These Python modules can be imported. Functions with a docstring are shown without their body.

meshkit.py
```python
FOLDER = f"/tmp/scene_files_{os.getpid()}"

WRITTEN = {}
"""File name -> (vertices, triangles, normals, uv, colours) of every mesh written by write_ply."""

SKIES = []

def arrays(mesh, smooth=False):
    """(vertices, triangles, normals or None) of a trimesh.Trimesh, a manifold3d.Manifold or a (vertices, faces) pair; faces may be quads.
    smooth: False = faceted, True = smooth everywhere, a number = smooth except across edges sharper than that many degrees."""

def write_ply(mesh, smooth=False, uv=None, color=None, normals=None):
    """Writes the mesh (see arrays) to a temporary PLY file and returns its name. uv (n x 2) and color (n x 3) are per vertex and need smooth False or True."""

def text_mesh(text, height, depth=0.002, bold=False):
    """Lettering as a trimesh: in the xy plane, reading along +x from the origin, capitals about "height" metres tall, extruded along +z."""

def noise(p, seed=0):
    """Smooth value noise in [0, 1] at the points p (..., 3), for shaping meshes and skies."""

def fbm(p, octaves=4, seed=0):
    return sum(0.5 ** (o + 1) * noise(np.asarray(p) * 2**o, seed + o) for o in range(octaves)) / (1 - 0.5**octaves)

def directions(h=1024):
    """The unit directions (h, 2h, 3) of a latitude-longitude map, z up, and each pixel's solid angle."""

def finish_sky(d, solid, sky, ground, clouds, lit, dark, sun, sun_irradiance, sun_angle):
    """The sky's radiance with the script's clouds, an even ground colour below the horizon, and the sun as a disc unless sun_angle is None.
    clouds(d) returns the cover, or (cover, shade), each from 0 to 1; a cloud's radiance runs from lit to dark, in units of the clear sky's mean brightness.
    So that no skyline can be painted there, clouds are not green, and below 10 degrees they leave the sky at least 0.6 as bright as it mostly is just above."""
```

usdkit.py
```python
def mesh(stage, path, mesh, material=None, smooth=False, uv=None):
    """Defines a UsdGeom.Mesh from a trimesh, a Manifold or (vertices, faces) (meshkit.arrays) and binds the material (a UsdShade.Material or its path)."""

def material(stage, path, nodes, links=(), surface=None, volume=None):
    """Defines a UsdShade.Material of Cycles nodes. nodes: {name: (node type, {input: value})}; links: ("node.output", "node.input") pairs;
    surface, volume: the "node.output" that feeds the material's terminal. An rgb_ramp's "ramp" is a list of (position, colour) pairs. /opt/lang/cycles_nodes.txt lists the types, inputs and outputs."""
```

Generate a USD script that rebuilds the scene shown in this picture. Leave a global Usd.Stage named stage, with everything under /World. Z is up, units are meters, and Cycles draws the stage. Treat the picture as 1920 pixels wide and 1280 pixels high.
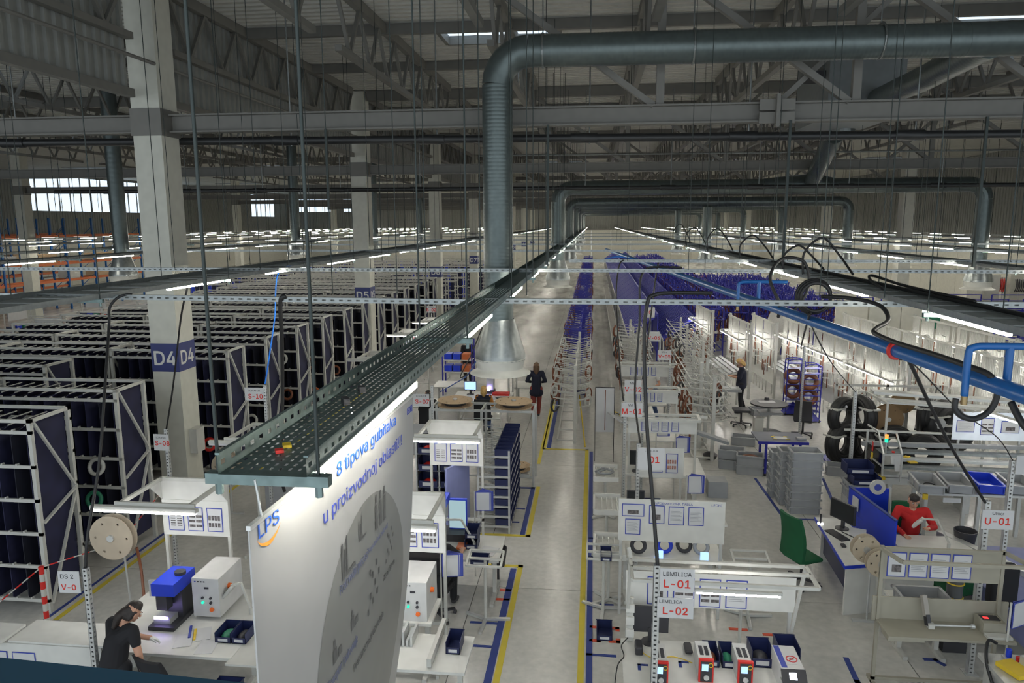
import math, random, numpy as np, trimesh, manifold3d as mf, usdkit, meshkit
from pxr import Usd, UsdGeom, UsdLux, Gf, Sdf, UsdShade
stage = Usd.Stage.CreateInMemory()
UsdGeom.SetStageUpAxis(stage, UsdGeom.Tokens.z); UsdGeom.SetStageMetersPerUnit(stage, 1.0)
UsdGeom.Xform.Define(stage, '/World'); UsdGeom.Scope.Define(stage, '/World/Looks')
# ---------------------------------------------------------------- camera, sky, exposure
FPX, PITCH, YAW, ROLL = 1380.8, .16046, .10954, -.00405
CAM = np.array([0, 0, 5.8])
_F = np.array([-math.sin(YAW)*math.cos(PITCH), math.cos(YAW)*math.cos(PITCH), -math.sin(PITCH)])
_r = np.array([math.cos(YAW), math.sin(YAW), 0]); _u = np.cross(_r, _F)
_R = math.cos(ROLL)*_r + math.sin(ROLL)*_u; _U = -math.sin(ROLL)*_r + math.cos(ROLL)*_u
cam = UsdGeom.Camera.Define(stage, '/World/camera')
cam.AddTransformOp().Set(Gf.Matrix4d(*_R, 0, *_U, 0, *(-_F), 0, *CAM, 1))
cam.CreateHorizontalApertureAttr(36.0); cam.CreateVerticalApertureAttr(24.0)
cam.CreateFocalLengthAttr(FPX/1920*36.0); cam.CreateClippingRangeAttr(Gf.Vec2f(.05, 600))
cam.CreateExposureAttr(0.58)
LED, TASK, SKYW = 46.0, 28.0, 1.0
dome = UsdLux.DomeLight.Define(stage, '/World/sky_light')
dome.CreateIntensityAttr(1.0)
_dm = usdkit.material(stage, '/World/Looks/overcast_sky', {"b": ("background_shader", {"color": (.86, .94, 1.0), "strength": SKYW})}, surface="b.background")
UsdShade.MaterialBindingAPI.Apply(dome.GetPrim()).Bind(_dm)
# ---------------------------------------------------------------- helpers
PI = math.pi; rnd = random.Random(7); used = {}
def numbered(parent, name):
    k = used.get((parent, name), 0); used[(parent, name)] = k+1
    return f'{parent}/{name}' if k == 0 else f'{parent}/{name}_{k:03d}'
def keys(path, label=None, cat=None, group=None, kind=None):
    p = stage.GetPrimAtPath(path)
    for k, v in (('label', label), ('category', cat), ('group', group), ('kind', kind)):
        if v: p.SetCustomDataByKey(k, v)
def thing(name, label, cat, loc=(0, 0, 0), rz=0, group=None, kind=None):
    path = numbered('/World', name)
    x = UsdGeom.Xform.Define(stage, path); x.AddTranslateOp().Set(Gf.Vec3d(*map(float, loc))); x.AddRotateZOp().Set(float(rz))
    keys(path, label, cat, group, kind); return path
def dup(src, loc, rz=0, label=None, group=None):
    was = stage.GetPrimAtPath(src).GetCustomData()
    base = src.split('/')[-1]; base = base[:-4] if base[-4] == '_' and base[-3:].isdigit() else base
    t = thing(base, label or was['label'], was['category'], loc, rz, group or was.get('group'))
    p = stage.GetPrimAtPath(t); p.GetReferences().AddInternalReference(Sdf.Path(src)); p.SetInstanceable(True); return t
def L(name, col, rough=.5, metal=0, em=0, spec=.5, var=.06, sc=6, bump=0, emcol=None, rnd_=0):
    c = np.array(col, float)
    if em: return usdkit.material(stage, '/World/Looks/'+name, {"e": ("emission", {"color": tuple(emcol or col), "strength": float(em)})}, surface="e.emission")
    nodes = {"t": ("texture_coordinate", {}), "n": ("noise_texture", {"scale": sc, "detail": 1.5}),
             "r": ("rgb_ramp", {"ramp": [(.25, tuple(c*(1-var))), (.75, tuple(np.minimum(c*(1+var), 1)))]}),
             "p": ("principled_bsdf", {"roughness": rough, "metallic": metal, "specular_ior_level": spec})}
    links = [("t.object", "n.vector"), ("n.fac", "r.fac"), ("r.color", "p.base_color")]
    if em: nodes["p"][1].update({"emission_color": tuple(emcol or col), "emission_strength": em})
    if bump:
        nodes["b"] = ("bump", {"strength": bump, "distance": .01}); links += [("n.fac", "b.height"), ("b.normal", "p.normal")]
    return usdkit.material(stage, '/World/Looks/'+name, nodes, links, surface="p.BSDF")
def tri_q(q): q = np.asarray(q); return np.vstack([q[:, [0, 1, 2]], q[:, [0, 2, 3]]])
BOXF = tri_q([[0, 3, 2, 1], [4, 5, 6, 7], [0, 1, 5, 4], [1, 2, 6, 5], [2, 3, 7, 6], [3, 0, 4, 7]])
BOXV = np.array([[-1, -1, -1], [1, -1, -1], [1, 1, -1], [-1, 1, -1], [-1, -1, 1], [1, -1, 1], [1, 1, 1], [-1, 1, 1]], float)/2
def unit(v): v = np.asarray(v, float); return v/(np.linalg.norm(v)+1e-12)
def cr(pts, n=8, closed=False):
    p = np.asarray(pts, float); out = []; m = len(p)
    for i in range(m if closed else m-1):
        g = lambda k: p[k % m] if closed else p[min(max(k, 0), m-1)]
        a, b, c, d = g(i-1), g(i), g(i+1), g(i+2)
        for t in np.arange(n)/n:
            out.append(.5*((2*b)+(-a+c)*t+(2*a-5*b+4*c-d)*t*t+(-a+3*b-3*c+d)*t**3))
    if not closed: out.append(p[-1])
    return np.array(out)
class B:
    def __init__(s): s.v, s.f, s.n = [], [], 0
    def add(s, v, f):
        v = np.asarray(v, float); s.v.append(v); s.f.append(np.asarray(f, int)+s.n); s.n += len(v); return s
    def b2(s, x0, x1, y0, y1, z0, z1):
        return s.add(BOXV*[x1-x0, y1-y0, z1-z0]+[(x0+x1)/2, (y0+y1)/2, (z0+z1)/2], BOXF)
    def box(s, c, d, rz=0, rx=0, ry=0):
        v = BOXV*np.asarray(d, float)
        for a, (i, j) in ((rx, (1, 2)), (ry, (2, 0)), (rz, (0, 1))):
            if a:
                a = math.radians(a); w = v.copy(); w[:, i] = math.cos(a)*v[:, i]-math.sin(a)*v[:, j]; w[:, j] = math.sin(a)*v[:, i]+math.cos(a)*v[:, j]; v = w
        return s.add(v+np.asarray(c, float), BOXF)
    def bar(s, p, q, w=.04, h=None, up=(0, 0, 1)):
        p, q = np.asarray(p, float), np.asarray(q, float); t = unit(q-p)
        if abs(np.dot(t, up)) > .95: up = (0, 1, 0)
        a = unit(np.cross(t, up)); b = np.cross(a, t)
        v = (p+q)/2 + BOXV[:, :1]*a*w + BOXV[:, 1:2]*(q-p) + BOXV[:, 2:]*b*(h or w)
        return s.add(v, BOXF)
    def tube(s, pts, r, n=8, closed=False, cap=True):
        p = np.asarray(pts, float); m = len(p); r = np.broadcast_to(r, (m,))
        T = (np.roll(p, -1, 0)-np.roll(p, 1, 0)) if closed else np.gradient(p, axis=0)
        T = T/(np.linalg.norm(T, axis=1, keepdims=True)+1e-12)
        a = unit(np.cross(T[0], [0, 0, 1] if abs(T[0][2]) < .9 else [1, 0, 0])); A = []
        for t in T: a = unit(a-np.dot(a, t)*t); A.append(a)
        A = np.array(A); Bn = np.cross(T, A); ang = np.arange(n)*2*PI/n
        v = p[:, None]+r[:, None, None]*(np.cos(ang)[None, :, None]*A[:, None]+np.sin(ang)[None, :, None]*Bn[:, None])
        k = m if closed else m-1; i, j = np.meshgrid(np.arange(k), np.arange(n), indexing='ij'); i2, j2 = (i+1) % m, (j+1) % n
        q = np.stack([i*n+j, i*n+j2, i2*n+j2, i2*n+j], -1).reshape(-1, 4); v = v.reshape(-1, 3); f = tri_q(q)
        if cap and not closed:
            for base, c, fl in ((0, p[0], 1), ((m-1)*n, p[-1], 0)):
                v = np.vstack([v, c]); ci = len(v)-1
                for jj in range(n):
                    t3 = [base+jj, base+(jj+1) % n, ci]; f = np.vstack([f, t3[::-1] if fl else t3])
        return s.add(v, f)
    def rod(s, p, q, r, n=8): return s.tube([p, q], r, n)
    def lathe(s, prof, n=24, c=(0, 0, 0), axis='z'):
        pr = np.asarray(prof, float); ang = np.arange(n)*2*PI/n; m = len(pr)
        v = np.stack([pr[:, :1]*np.cos(ang), pr[:, :1]*np.sin(ang), np.repeat(pr[:, 1:], n, 1)], -1).reshape(-1, 3)
        if axis == 'y': v = v[:, [0, 2, 1]]*[1, 1, -1]
        if axis == 'x': v = v[:, [2, 1, 0]]*[1, 1, -1]
        i, j = np.meshgrid(np.arange(m-1), np.arange(n), indexing='ij'); j2 = (j+1) % n
        q = np.stack([i*n+j, i*n+j2, (i+1)*n+j2, (i+1)*n+j], -1).reshape(-1, 4)
        return s.add(v+np.asarray(c, float), tri_q(q))
    def quad(s, a, b, c, d): return s.add([a, b, c, d], [[0, 1, 2], [0, 2, 3]])
    def plate(s, o, u, w, nu, nw, fu=.5, fw=.4, thick=None):
        """a perforated plate: nu x nw cells, each a frame of four quads around a real hole"""
        o, u, w = (np.asarray(x, float) for x in (o, u, w)); V, Fc = [], []
        a0, a1, b0, b1 = (1-fu)/2, (1+fu)/2, (1-fw)/2, (1+fw)/2
        loc = np.array([[0, 0], [1, 0], [1, 1], [0, 1], [a0, b0], [a1, b0], [a1, b1], [a0, b1]])
        cf = tri_q([[0, 1, 5, 4], [1, 2, 6, 5], [2, 3, 7, 6], [3, 0, 4, 7]])
        I, J = np.meshgrid(np.arange(nu), np.arange(nw), indexing='ij')
        uv = np.stack([(I.ravel()[:, None]+loc[:, 0])/nu, (J.ravel()[:, None]+loc[:, 1])/nw], -1).reshape(-1, 2)
        v = o+uv[:, :1]*u+uv[:, 1:]*w; f = (np.arange(nu*nw)[:, None, None]*8+cf).reshape(-1, 3)
        return s.add(v, f)
    def text(s, t, h, o, right=(1, 0, 0), up=(0, 0, 1), bold=False, center=False, fn=None, sx=1):
        m = meshkit.text_mesh(t, h, .0015, bold); v = np.array(m.vertices); v[:, 0] *= sx
        if center: v[:, 0] -= (v[:, 0].max()+v[:, 0].min())/2
        if fn is not None: return s.add(fn(v), m.faces)
        r, u = unit(right), unit(up); n = np.cross(r, u)
        return s.add(np.asarray(o, float)+v[:, :1]*r+v[:, 1:2]*u+v[:, 2:]*n, m.faces)
    def put(s, name, mat, parent=None, smooth=False, **k):
        path = numbered(parent or '/World', name)
        usdkit.mesh(stage, path, (np.vstack(s.v), np.vstack(s.f)), mat, smooth)
        if k: keys(path, **k)
        return path
def struct(b, name, mat, parent=None, smooth=False): return b.put(name, mat, parent, smooth, **({} if parent else {'kind': 'structure'}))
# ---------------------------------------------------------------- materials
white = L('white_powder_coat', (.46, .46, .43), .45); whiteb = L('white_laminate', (.56, .56, .53), .4)
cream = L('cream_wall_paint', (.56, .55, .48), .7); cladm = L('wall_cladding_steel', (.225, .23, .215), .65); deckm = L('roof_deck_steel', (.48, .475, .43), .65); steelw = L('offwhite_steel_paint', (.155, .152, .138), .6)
colm = L('column_paint', (.50, .50, .44), .6); conc_c = (.34, .335, .31)
galv = L('galvanised_steel', (.25, .27, .27), .36, .85, var=.12, sc=14); galvd = L('galvanised_tray', (.16, .215, .21), .45, .8, var=.18, sc=20); galvt = L('galvanised_grey_tray', (.30, .32, .315), .5, .5, var=.12, sc=20); rodm = L('dark_rod_steel', (.035, .045, .043), .5, .5)
duct = L('spiral_duct_steel', (.11, .135, .134), .36, .6, var=.1, sc=10); alum = L('aluminium_profile', (.55, .56, .55), .4, .6)
black = L('black_rubber', (.012, .012, .013), .5); dark = L('dark_plastic', (.03, .03, .035), .45); blackpipe = L('black_pipe', (.016, .017, .018), .45)
navy = L('navy_fabric', (.012, .013, .045), .8, var=.3, sc=3); ink = L('black_fabric', (.008, .009, .02), .85, var=.3); navyd = L('dark_navy_fabric', (.011, .012, .045), .85, var=.3)
navyp = L('navy_plastic', (.012, .018, .07), .4); bluef = L('blue_frame_paint', (.02, .022, .28), .45); bluep = L('blue_pipe_paint', (.008, .10, .33), .35)
blueb = L('bright_blue_plastic', (.01, .04, .50), .4); tapeb = L('blue_floor_tape', (.03, .05, .20), .5, spec=.2); tapey = L('yellow_floor_tape', (.52, .42, .05), .5, spec=.2)
orange = L('orange_beam_paint', (.50, .12, .03), .5); red = L('red_plastic', (.55, .02, .015), .45); redtxt = L('red_print', (.55, .03, .02), .6); tape_r = L('red_tape', (.55, .07, .03), .6)
inkp = L('black_print', (.03, .03, .035), .6); inkb = L('blue_print', (.04, .06, .32), .6); inkl = L('light_blue_print', (.012, .09, .46), .6)
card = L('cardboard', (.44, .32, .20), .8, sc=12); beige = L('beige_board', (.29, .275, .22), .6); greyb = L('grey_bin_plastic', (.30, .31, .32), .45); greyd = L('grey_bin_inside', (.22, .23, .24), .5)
paper = L('paper', (.50, .505, .515), .7, var=.03); photo = L('dark_photo_print', (.10, .09, .09), .5, var=.8, sc=30); photor = L('reddish_photo_print', (.35, .16, .12), .5, var=.6, sc=30)
green = L('green_fabric', (.008, .09, .035), .9); green2 = L('green_plastic', (.02, .18, .10), .5); brown = L('brown_cable', (.16, .05, .02), .5); lilac = L('periwinkle_cover', (.20, .22, .42), .6)
skin = L('skin', (.50, .27, .18), .55); hair_d = L('dark_hair', (.02, .014, .012), .6, sc=40, var=.4); hair_b = L('blonde_hair', (.48, .30, .10), .6, sc=40, var=.3); hair_br = L('brown_hair', (.13, .075, .04), .6, sc=40, var=.3)
clk = L('black_cloth', (.012, .012, .015), .9); cln = L('navy_cloth', (.012, .014, .03), .9); clr = L('red_cloth', (.48, .015, .015), .85); clrt = L('rust_red_trousers', (.22, .04, .03), .85); clo = L('orange_sleeve_cloth', (.50, .20, .03), .85)
clw = L('white_cloth', (.65, .65, .63), .8); jean = L('jeans_blue', (.05, .09, .20), .85); vestm = L('orange_vest', (.75, .14, .02), .8); yellow = L('yellow_plastic', (.60, .42, .02), .5)
ledm = L('led_diffuser', (1., .97, .90), .4, em=LED, emcol=(1., .95, .83)); taskm = L('task_light_diffuser', (1., .97, .92), .4, em=TASK, emcol=(1., .97, .92))
screen = L('lit_screen', (.3, .5, .9), .3, em=1.2, emcol=(.35, .55, 1.)); uv = L('violet_machine_light', (.6, .6, 1.), .3, em=9, emcol=(.45, .35, 1.)); lamp_o = L('orange_signal_lamp', (.9, .25, .05), .4, em=1.5); lamp_g = L('green_signal_lamp', (.02, .5, .3), .4, em=1.5)
# ---------------------------------------------------------------- setting
YF, XL, XR, ZR = 118., -50., 27.6, 10.45
fl = usdkit.material(stage, '/World/Looks/polished_concrete', {
    "g": ("geometry", {}), "n": ("noise_texture", {"scale": .55, "detail": 6.0, "roughness": .6}), "n2": ("noise_texture", {"scale": 9.0, "detail": 5.0}),
    "m": ("mapping", {"scale": (1.0, .25, 1.0)}), "n3": ("noise_texture", {"scale": 1.2, "detail": 3.0}),
    "r": ("rgb_ramp", {"ramp": [(.3, (.42, .415, .39)), (.7, (.52, .515, .485))]}), "r2": ("rgb_ramp", {"ramp": [(.3, (.9, .9, .9)), (.7, (1.06, 1.06, 1.05))]}),
    "x": ("mix_color", {"blend_type": "multiply", "fac": 1.0}), "rr": ("map_range", {"from_min": .3, "from_max": .7, "to_min": .15, "to_max": .32}),
    "p": ("principled_bsdf", {"specular_ior_level": .5})},
    [("g.position", "n.vector"), ("g.position", "n2.vector"), ("g.position", "m.vector"), ("m.vector", "n3.vector"), ("n.fac", "r.fac"), ("n2.fac", "r2.fac"), ("r.color", "x.a"), ("r2.color", "x.b"), ("x.result", "p.base_color"), ("n3.fac", "rr.value"), ("rr.result", "p.roughness")], surface="p.BSDF")
floor = UsdGeom.Xform.Define(stage, '/World/floor').GetPath().pathString; keys(floor, kind='structure')
far = B()
for i in range(14):
    for j in range(20):
        x0, y0 = XL-.2+i*6.05, -1.2+j*6.1
        if y0 > YF: continue
        b = far if y0 > 45 or x0 < -22 or x0 > 22 else B()
        b.b2(x0+.006, min(x0+6.044, XR+.3), y0+.006, y0+6.094, -.15, 0)
        if b is not far: b.put('slab', fl, floor)
p = far.put('slab', fl, floor); keys(p, kind='stuff')
B().b2(XL-.3, XR+.3, -1.5, YF+.3, -.3, -.012).put('joint_filler', L('joint_filler', (.10, .10, .095), .8), floor)
# roof deck: trapezoid ribs running across the hall, with rooflight gaps
ceil = UsdGeom.Xform.Define(stage, '/World/ceiling').GetPath().pathString; keys(ceil, kind='structure')
def deck(x0, x1, y0, y1, z=ZR):
    b = B(); n = max(1, int(round((y1-y0)/.3))); st = (y1-y0)/n; prof = []
    for k in range(n): prof += [(y0+k*st, 0), (y0+(k+.42)*st, 0), (y0+(k+.5)*st, .07), (y0+(k+.92)*st, .07)]
    prof.append((y1, 0)); pr = np.array(prof)
    v = np.vstack([np.c_[np.full(len(pr), x), pr[:, 0], z+pr[:, 1]] for x in (x0, x1)]); m = len(pr); i = np.arange(m-1)
    b.add(v, tri_q(np.stack([i, i+1, i+1+m, i+m], -1))); b.b2(x0, x1, y0, y1, z+.09, z+.2); return b
bx = [XL, -32.4, -20.4, -8.4, 3.6, 15.6, XR]
gaps = [(18.9, 20.2), (32.4, 33.6), (58.5, 59.6), (84, 85)]; wn = 0
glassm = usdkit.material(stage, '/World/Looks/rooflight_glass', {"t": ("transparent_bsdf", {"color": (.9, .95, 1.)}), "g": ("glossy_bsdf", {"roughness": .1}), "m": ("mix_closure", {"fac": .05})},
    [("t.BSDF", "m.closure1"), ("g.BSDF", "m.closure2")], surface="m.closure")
for i in range(len(bx)-1):
    x0, x1 = bx[i], bx[i+1]; y = -1.5
    for (g0, g1) in gaps+[(YF, YF)]:
        deck(x0, x1, y, g0).put('roof_sheet', deckm, ceil)
        if g1 > g0:
            xm = (x0+x1)/2; half = 1.5 if x0 > -32 else 3
            deck(x0, xm-half, g0, g1).put('roof_sheet', deckm, ceil); deck(xm+half, x1, g0, g1).put('roof_sheet', deckm, ceil)
            wn += 1; w = numbered('/World', f'window_{wn}'); UsdGeom.Xform.Define(stage, w); keys(w, kind='structure')
            B().b2(xm-half, xm+half, g0, g1, ZR+.12, ZR+.13).put('rooflight_pane', glassm, w)
            k = B(); [k.b2(a-.05, a+.05, g0, g1, ZR-.02, ZR+.2) for a in (xm-half, xm+half)]; [k.b2(xm-half, xm+half, a-.05, a+.05, ZR-.02, ZR+.2) for a in (g0, g1)]; k.put('rooflight_kerb', steelw, w)
        y = g1
def wall(name, p, q, up=4.6, added_wins=()):
    """cream panels below, ribbed cladding above"""
    w = numbered('/World', name); UsdGeom.Xform.Define(stage, w); keys(w, kind='structure')
    p, q = np.array([*p, 0.]), np.array([*q, 0.]); Ln = np.linalg.norm(q-p); t = (q-p)/Ln; n = np.array([-t[1], t[0], 0])
    k = int(Ln/3.0); s = Ln/k
    for i in range(k):
        a, c = p+t*(i*s+.01), p+t*((i+1)*s-.01); B().bar((a+c)/2-t*(s/2-.01)+[0, 0, up/2]+n*.1, (a+c)/2+t*(s/2-.01)+[0, 0, up/2]+n*.1, .2, up).put('wall_panel', cream, w)
    cuts = sorted({0., Ln, *[c for a, e, *_ in added_wins for c in (a, e)]})
    for a0, a1 in zip(cuts[:-1], cuts[1:]):
        wi = [q_ for q_ in added_wins if q_[0] <= a0 and a1 <= q_[1]]; spans = [(up, ZR+.2)] if not wi else [(up, wi[0][2]), (wi[0][3], ZR+.2)]
        m = max(1, int((a1-a0)/.35)); st = (a1-a0)/m; prof = []
        for i in range(m): prof += [(a0+i*st, 0), (a0+(i+.5)*st, 0), (a0+(i+.58)*st, -.045), (a0+(i+.92)*st, -.045)]
        prof.append((a1, 0)); pr = np.array(prof); mm = len(pr); i = np.arange(mm-1)
        for z0, z1 in spans:
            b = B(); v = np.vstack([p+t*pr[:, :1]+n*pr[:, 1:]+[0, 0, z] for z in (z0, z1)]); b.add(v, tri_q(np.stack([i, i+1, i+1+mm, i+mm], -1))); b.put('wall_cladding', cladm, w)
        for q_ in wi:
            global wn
            wn += 1; ww = numbered('/World', f'window_{wn}'); UsdGeom.Xform.Define(stage, ww); keys(ww, kind='structure'); B().bar(p+t*a0+[0, 0, (q_[2]+q_[3])/2], p+t*a1+[0, 0, (q_[2]+q_[3])/2], .01, q_[3]-q_[2]).put('window_pane', glassm, ww)  # added wall window, open to the sky dome as a bright patch
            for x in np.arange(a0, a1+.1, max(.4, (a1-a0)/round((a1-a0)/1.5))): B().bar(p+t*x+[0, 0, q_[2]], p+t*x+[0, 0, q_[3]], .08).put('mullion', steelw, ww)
    B().bar(p+[0, 0, up], q+[0, 0, up], .26, .16).put('wall_rail', steelw, w)
wall('wall_far', (XL, YF), (XR, YF), added_wins=[(1.5, 8, 7.6, 9.6), (9.5, 15, 7.6, 9.6)]); wall('wall_left', (XL, YF), (XL, -1.5), added_wins=[(5, 13, 6.8, 10), (33, 57, 7.0, 10.2)]); wall('wall_right', (XR, YF), (XR, -1.5))  # window bands added as bright patches, in place of reflections in a glass pane
for nx, y in enumerate((44, 62, 80, 95)):
    w = numbered('/World', f'door_{nx+1}'); UsdGeom.Xform.Define(stage, w); keys(w, kind='structure')
    B().b2(XL, XL+.12, y, y+2.2, 0, 2.6).put('door_leaf', white, w); k = B(); k.b2(XL, XL+.16, y-.1, y, 0, 2.7).b2(XL, XL+.16, y+2.2, y+2.3, 0, 2.7).b2(XL, XL+.16, y-.1, y+2.3, 2.6, 2.7); k.put('door_frame', alum, w)
    B().b2(XL+.1, XL+.16, y+.7, y+1.5, 3.0, 3.35).put('exit_sign', lamp_g, w)
# cladding apron along the left column line, above the racks
ap = numbered('/World', 'trim_1'); UsdGeom.Xform.Define(stage, ap); keys(ap, kind='structure')
for j, (y0, y1) in enumerate([(3, 13.4), (14.4, 26.2), (27.2, 39), (40, 52), (53, 78), (79, 117)]):
    b = B(); m = int((y1-y0)/.24); pr = []
    for k in range(m): pr += [(y0+k*.24, 0), (y0+(k+.5)*.24, 0), (y0+(k+.6)*.24, .05), (y0+(k+.9)*.24, .05)]
    pr = np.array(pr); mm = len(pr); i = np.arange(mm-1)
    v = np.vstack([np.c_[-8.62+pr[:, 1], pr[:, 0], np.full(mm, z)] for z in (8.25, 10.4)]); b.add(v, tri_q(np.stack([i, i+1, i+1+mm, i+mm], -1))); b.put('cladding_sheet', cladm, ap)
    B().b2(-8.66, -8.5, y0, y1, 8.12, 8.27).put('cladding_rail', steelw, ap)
# columns with blue number bands
colY = [13.6+12.8*k for k in range(8)]
bandm = L('column_band_blue', (.025, .035, .14), .5)
def column(x, y, no=None, side='left'):
    lab = {4: 'near square white column with D4 blue band among the left racks', 5: 'square white column with D5 blue band, second of the left row', 7: 'distant white column with D7 blue band in the left row'}.get(no) or (f'square white steel column without band, {side} row' if not no else f'distant white column with D{no} blue band in the {side} row')
    t = thing('column', lab, 'column', (x, y, 0), group=None if no in (4, 5, 6, 7) else f'far columns of the {side} row')
    B().b2(-.285, .285, -.3, .3, 0, 10.4).put('shaft', colm, t); B().b2(-.36, .36, -.36, .36, 0, .03).put('base_plate', steelw, t)
    B().b2(-.31, .31, -.325, .325, 7.45, 7.95).put('beam_bracket', steelw, t)
    if no:
        bd = B().b2(-.29, .29, -.305, .305, 2.88, 3.45).put('number_band', bandm, t); t_ = bd
        B().text(f'D{no}', .27, (0, -.306, 3.02), bold=True, center=True).text(f'D{no}', .27, (.291, 0, 3.02), (0, 1, 0), bold=True, center=True).put('lettering', whiteb, bd)
    return t
for k, y in enumerate(colY): column(-8.45, y+.3, 4+k)
for x, s in ((15.6, 'right'), (-32.4, 'far left')):
    c0 = None
    for y in colY:
        if x > 0 and y < 20: continue
        if c0 is None: c0 = column(x, y+.3, None, s)
        else: dup(c0, (x, y+.3, 0))
# fittings on the columns
B().b2(-8.16, -8.0, 13.75, 14.05, 1.15, 1.65).put('fuse_box', white, label='white box with red dot mounted on the D4 column side', cat='box')
t = thing('notice_board', 'green notice sheet with small photos on the D5 column', 'sign'); B().b2(-8.6, -8.25, 26.38, 26.395, 1.55, 2.05).put('board', green2, t); B().b2(-8.55, -8.3, 26.37, 26.38, 1.6, 1.75).put('photo_strip', photo, t)
# transverse girders on each column line
def girder(x0, x1, label, group=None, loc=(0, 0, 0)):
    t = thing('roof_girder', label, 'beam', loc, group=group)
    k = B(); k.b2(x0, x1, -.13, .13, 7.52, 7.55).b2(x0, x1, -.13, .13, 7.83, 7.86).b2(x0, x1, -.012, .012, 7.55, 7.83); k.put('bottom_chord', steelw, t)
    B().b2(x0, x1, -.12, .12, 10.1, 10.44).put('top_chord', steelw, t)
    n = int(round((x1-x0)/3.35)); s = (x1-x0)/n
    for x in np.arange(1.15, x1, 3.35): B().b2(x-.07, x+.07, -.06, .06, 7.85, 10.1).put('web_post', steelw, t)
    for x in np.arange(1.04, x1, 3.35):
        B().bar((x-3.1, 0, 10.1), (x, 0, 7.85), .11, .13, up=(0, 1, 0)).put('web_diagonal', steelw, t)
    for x in (5.6, 12.3):
        if x1 > x: B().bar((x, .14, 10.1), (x-2.4, .14, 7.85), .09, .11, up=(0, 1, 0)).put('counter_diagonal', steelw, t)
    return t
g0 = girder(-8.1, 15.3, 'offwhite roof girder crossing nearest behind the big vertical duct', loc=(0, 13.9, 0))
for k in range(1, 8): dup(g0, (0, colY[k]+.3, 0), 0, 'second offwhite roof girder in line with the D5 column' if k == 1 else 'distant offwhite roof girder across the middle hall', None if k == 1 else 'distant girders across the middle hall')
g1 = girder(-32.1, -8.8, 'nearest offwhite roof girder left of the D4 column', loc=(0, 13.9, 0))
for k in range(1, 8): dup(g1, (0, colY[k]+.3, 0), 0, 'distant offwhite roof girder across the left hall', 'distant girders across the left hall')
k = B()
for sx in (-1, 1):
    for sz in (-1, 1): k.box((3.15+sx*.16, 13.72, 7.69+sz*.11), (.28, .04, .19))
k.b2(3.12, 3.18, 13.62, 13.76, 7.42, 7.97); k.put('splice_plate', steelw, label='four-part splice plate joint on the nearest roof girder', cat='plate')
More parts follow.
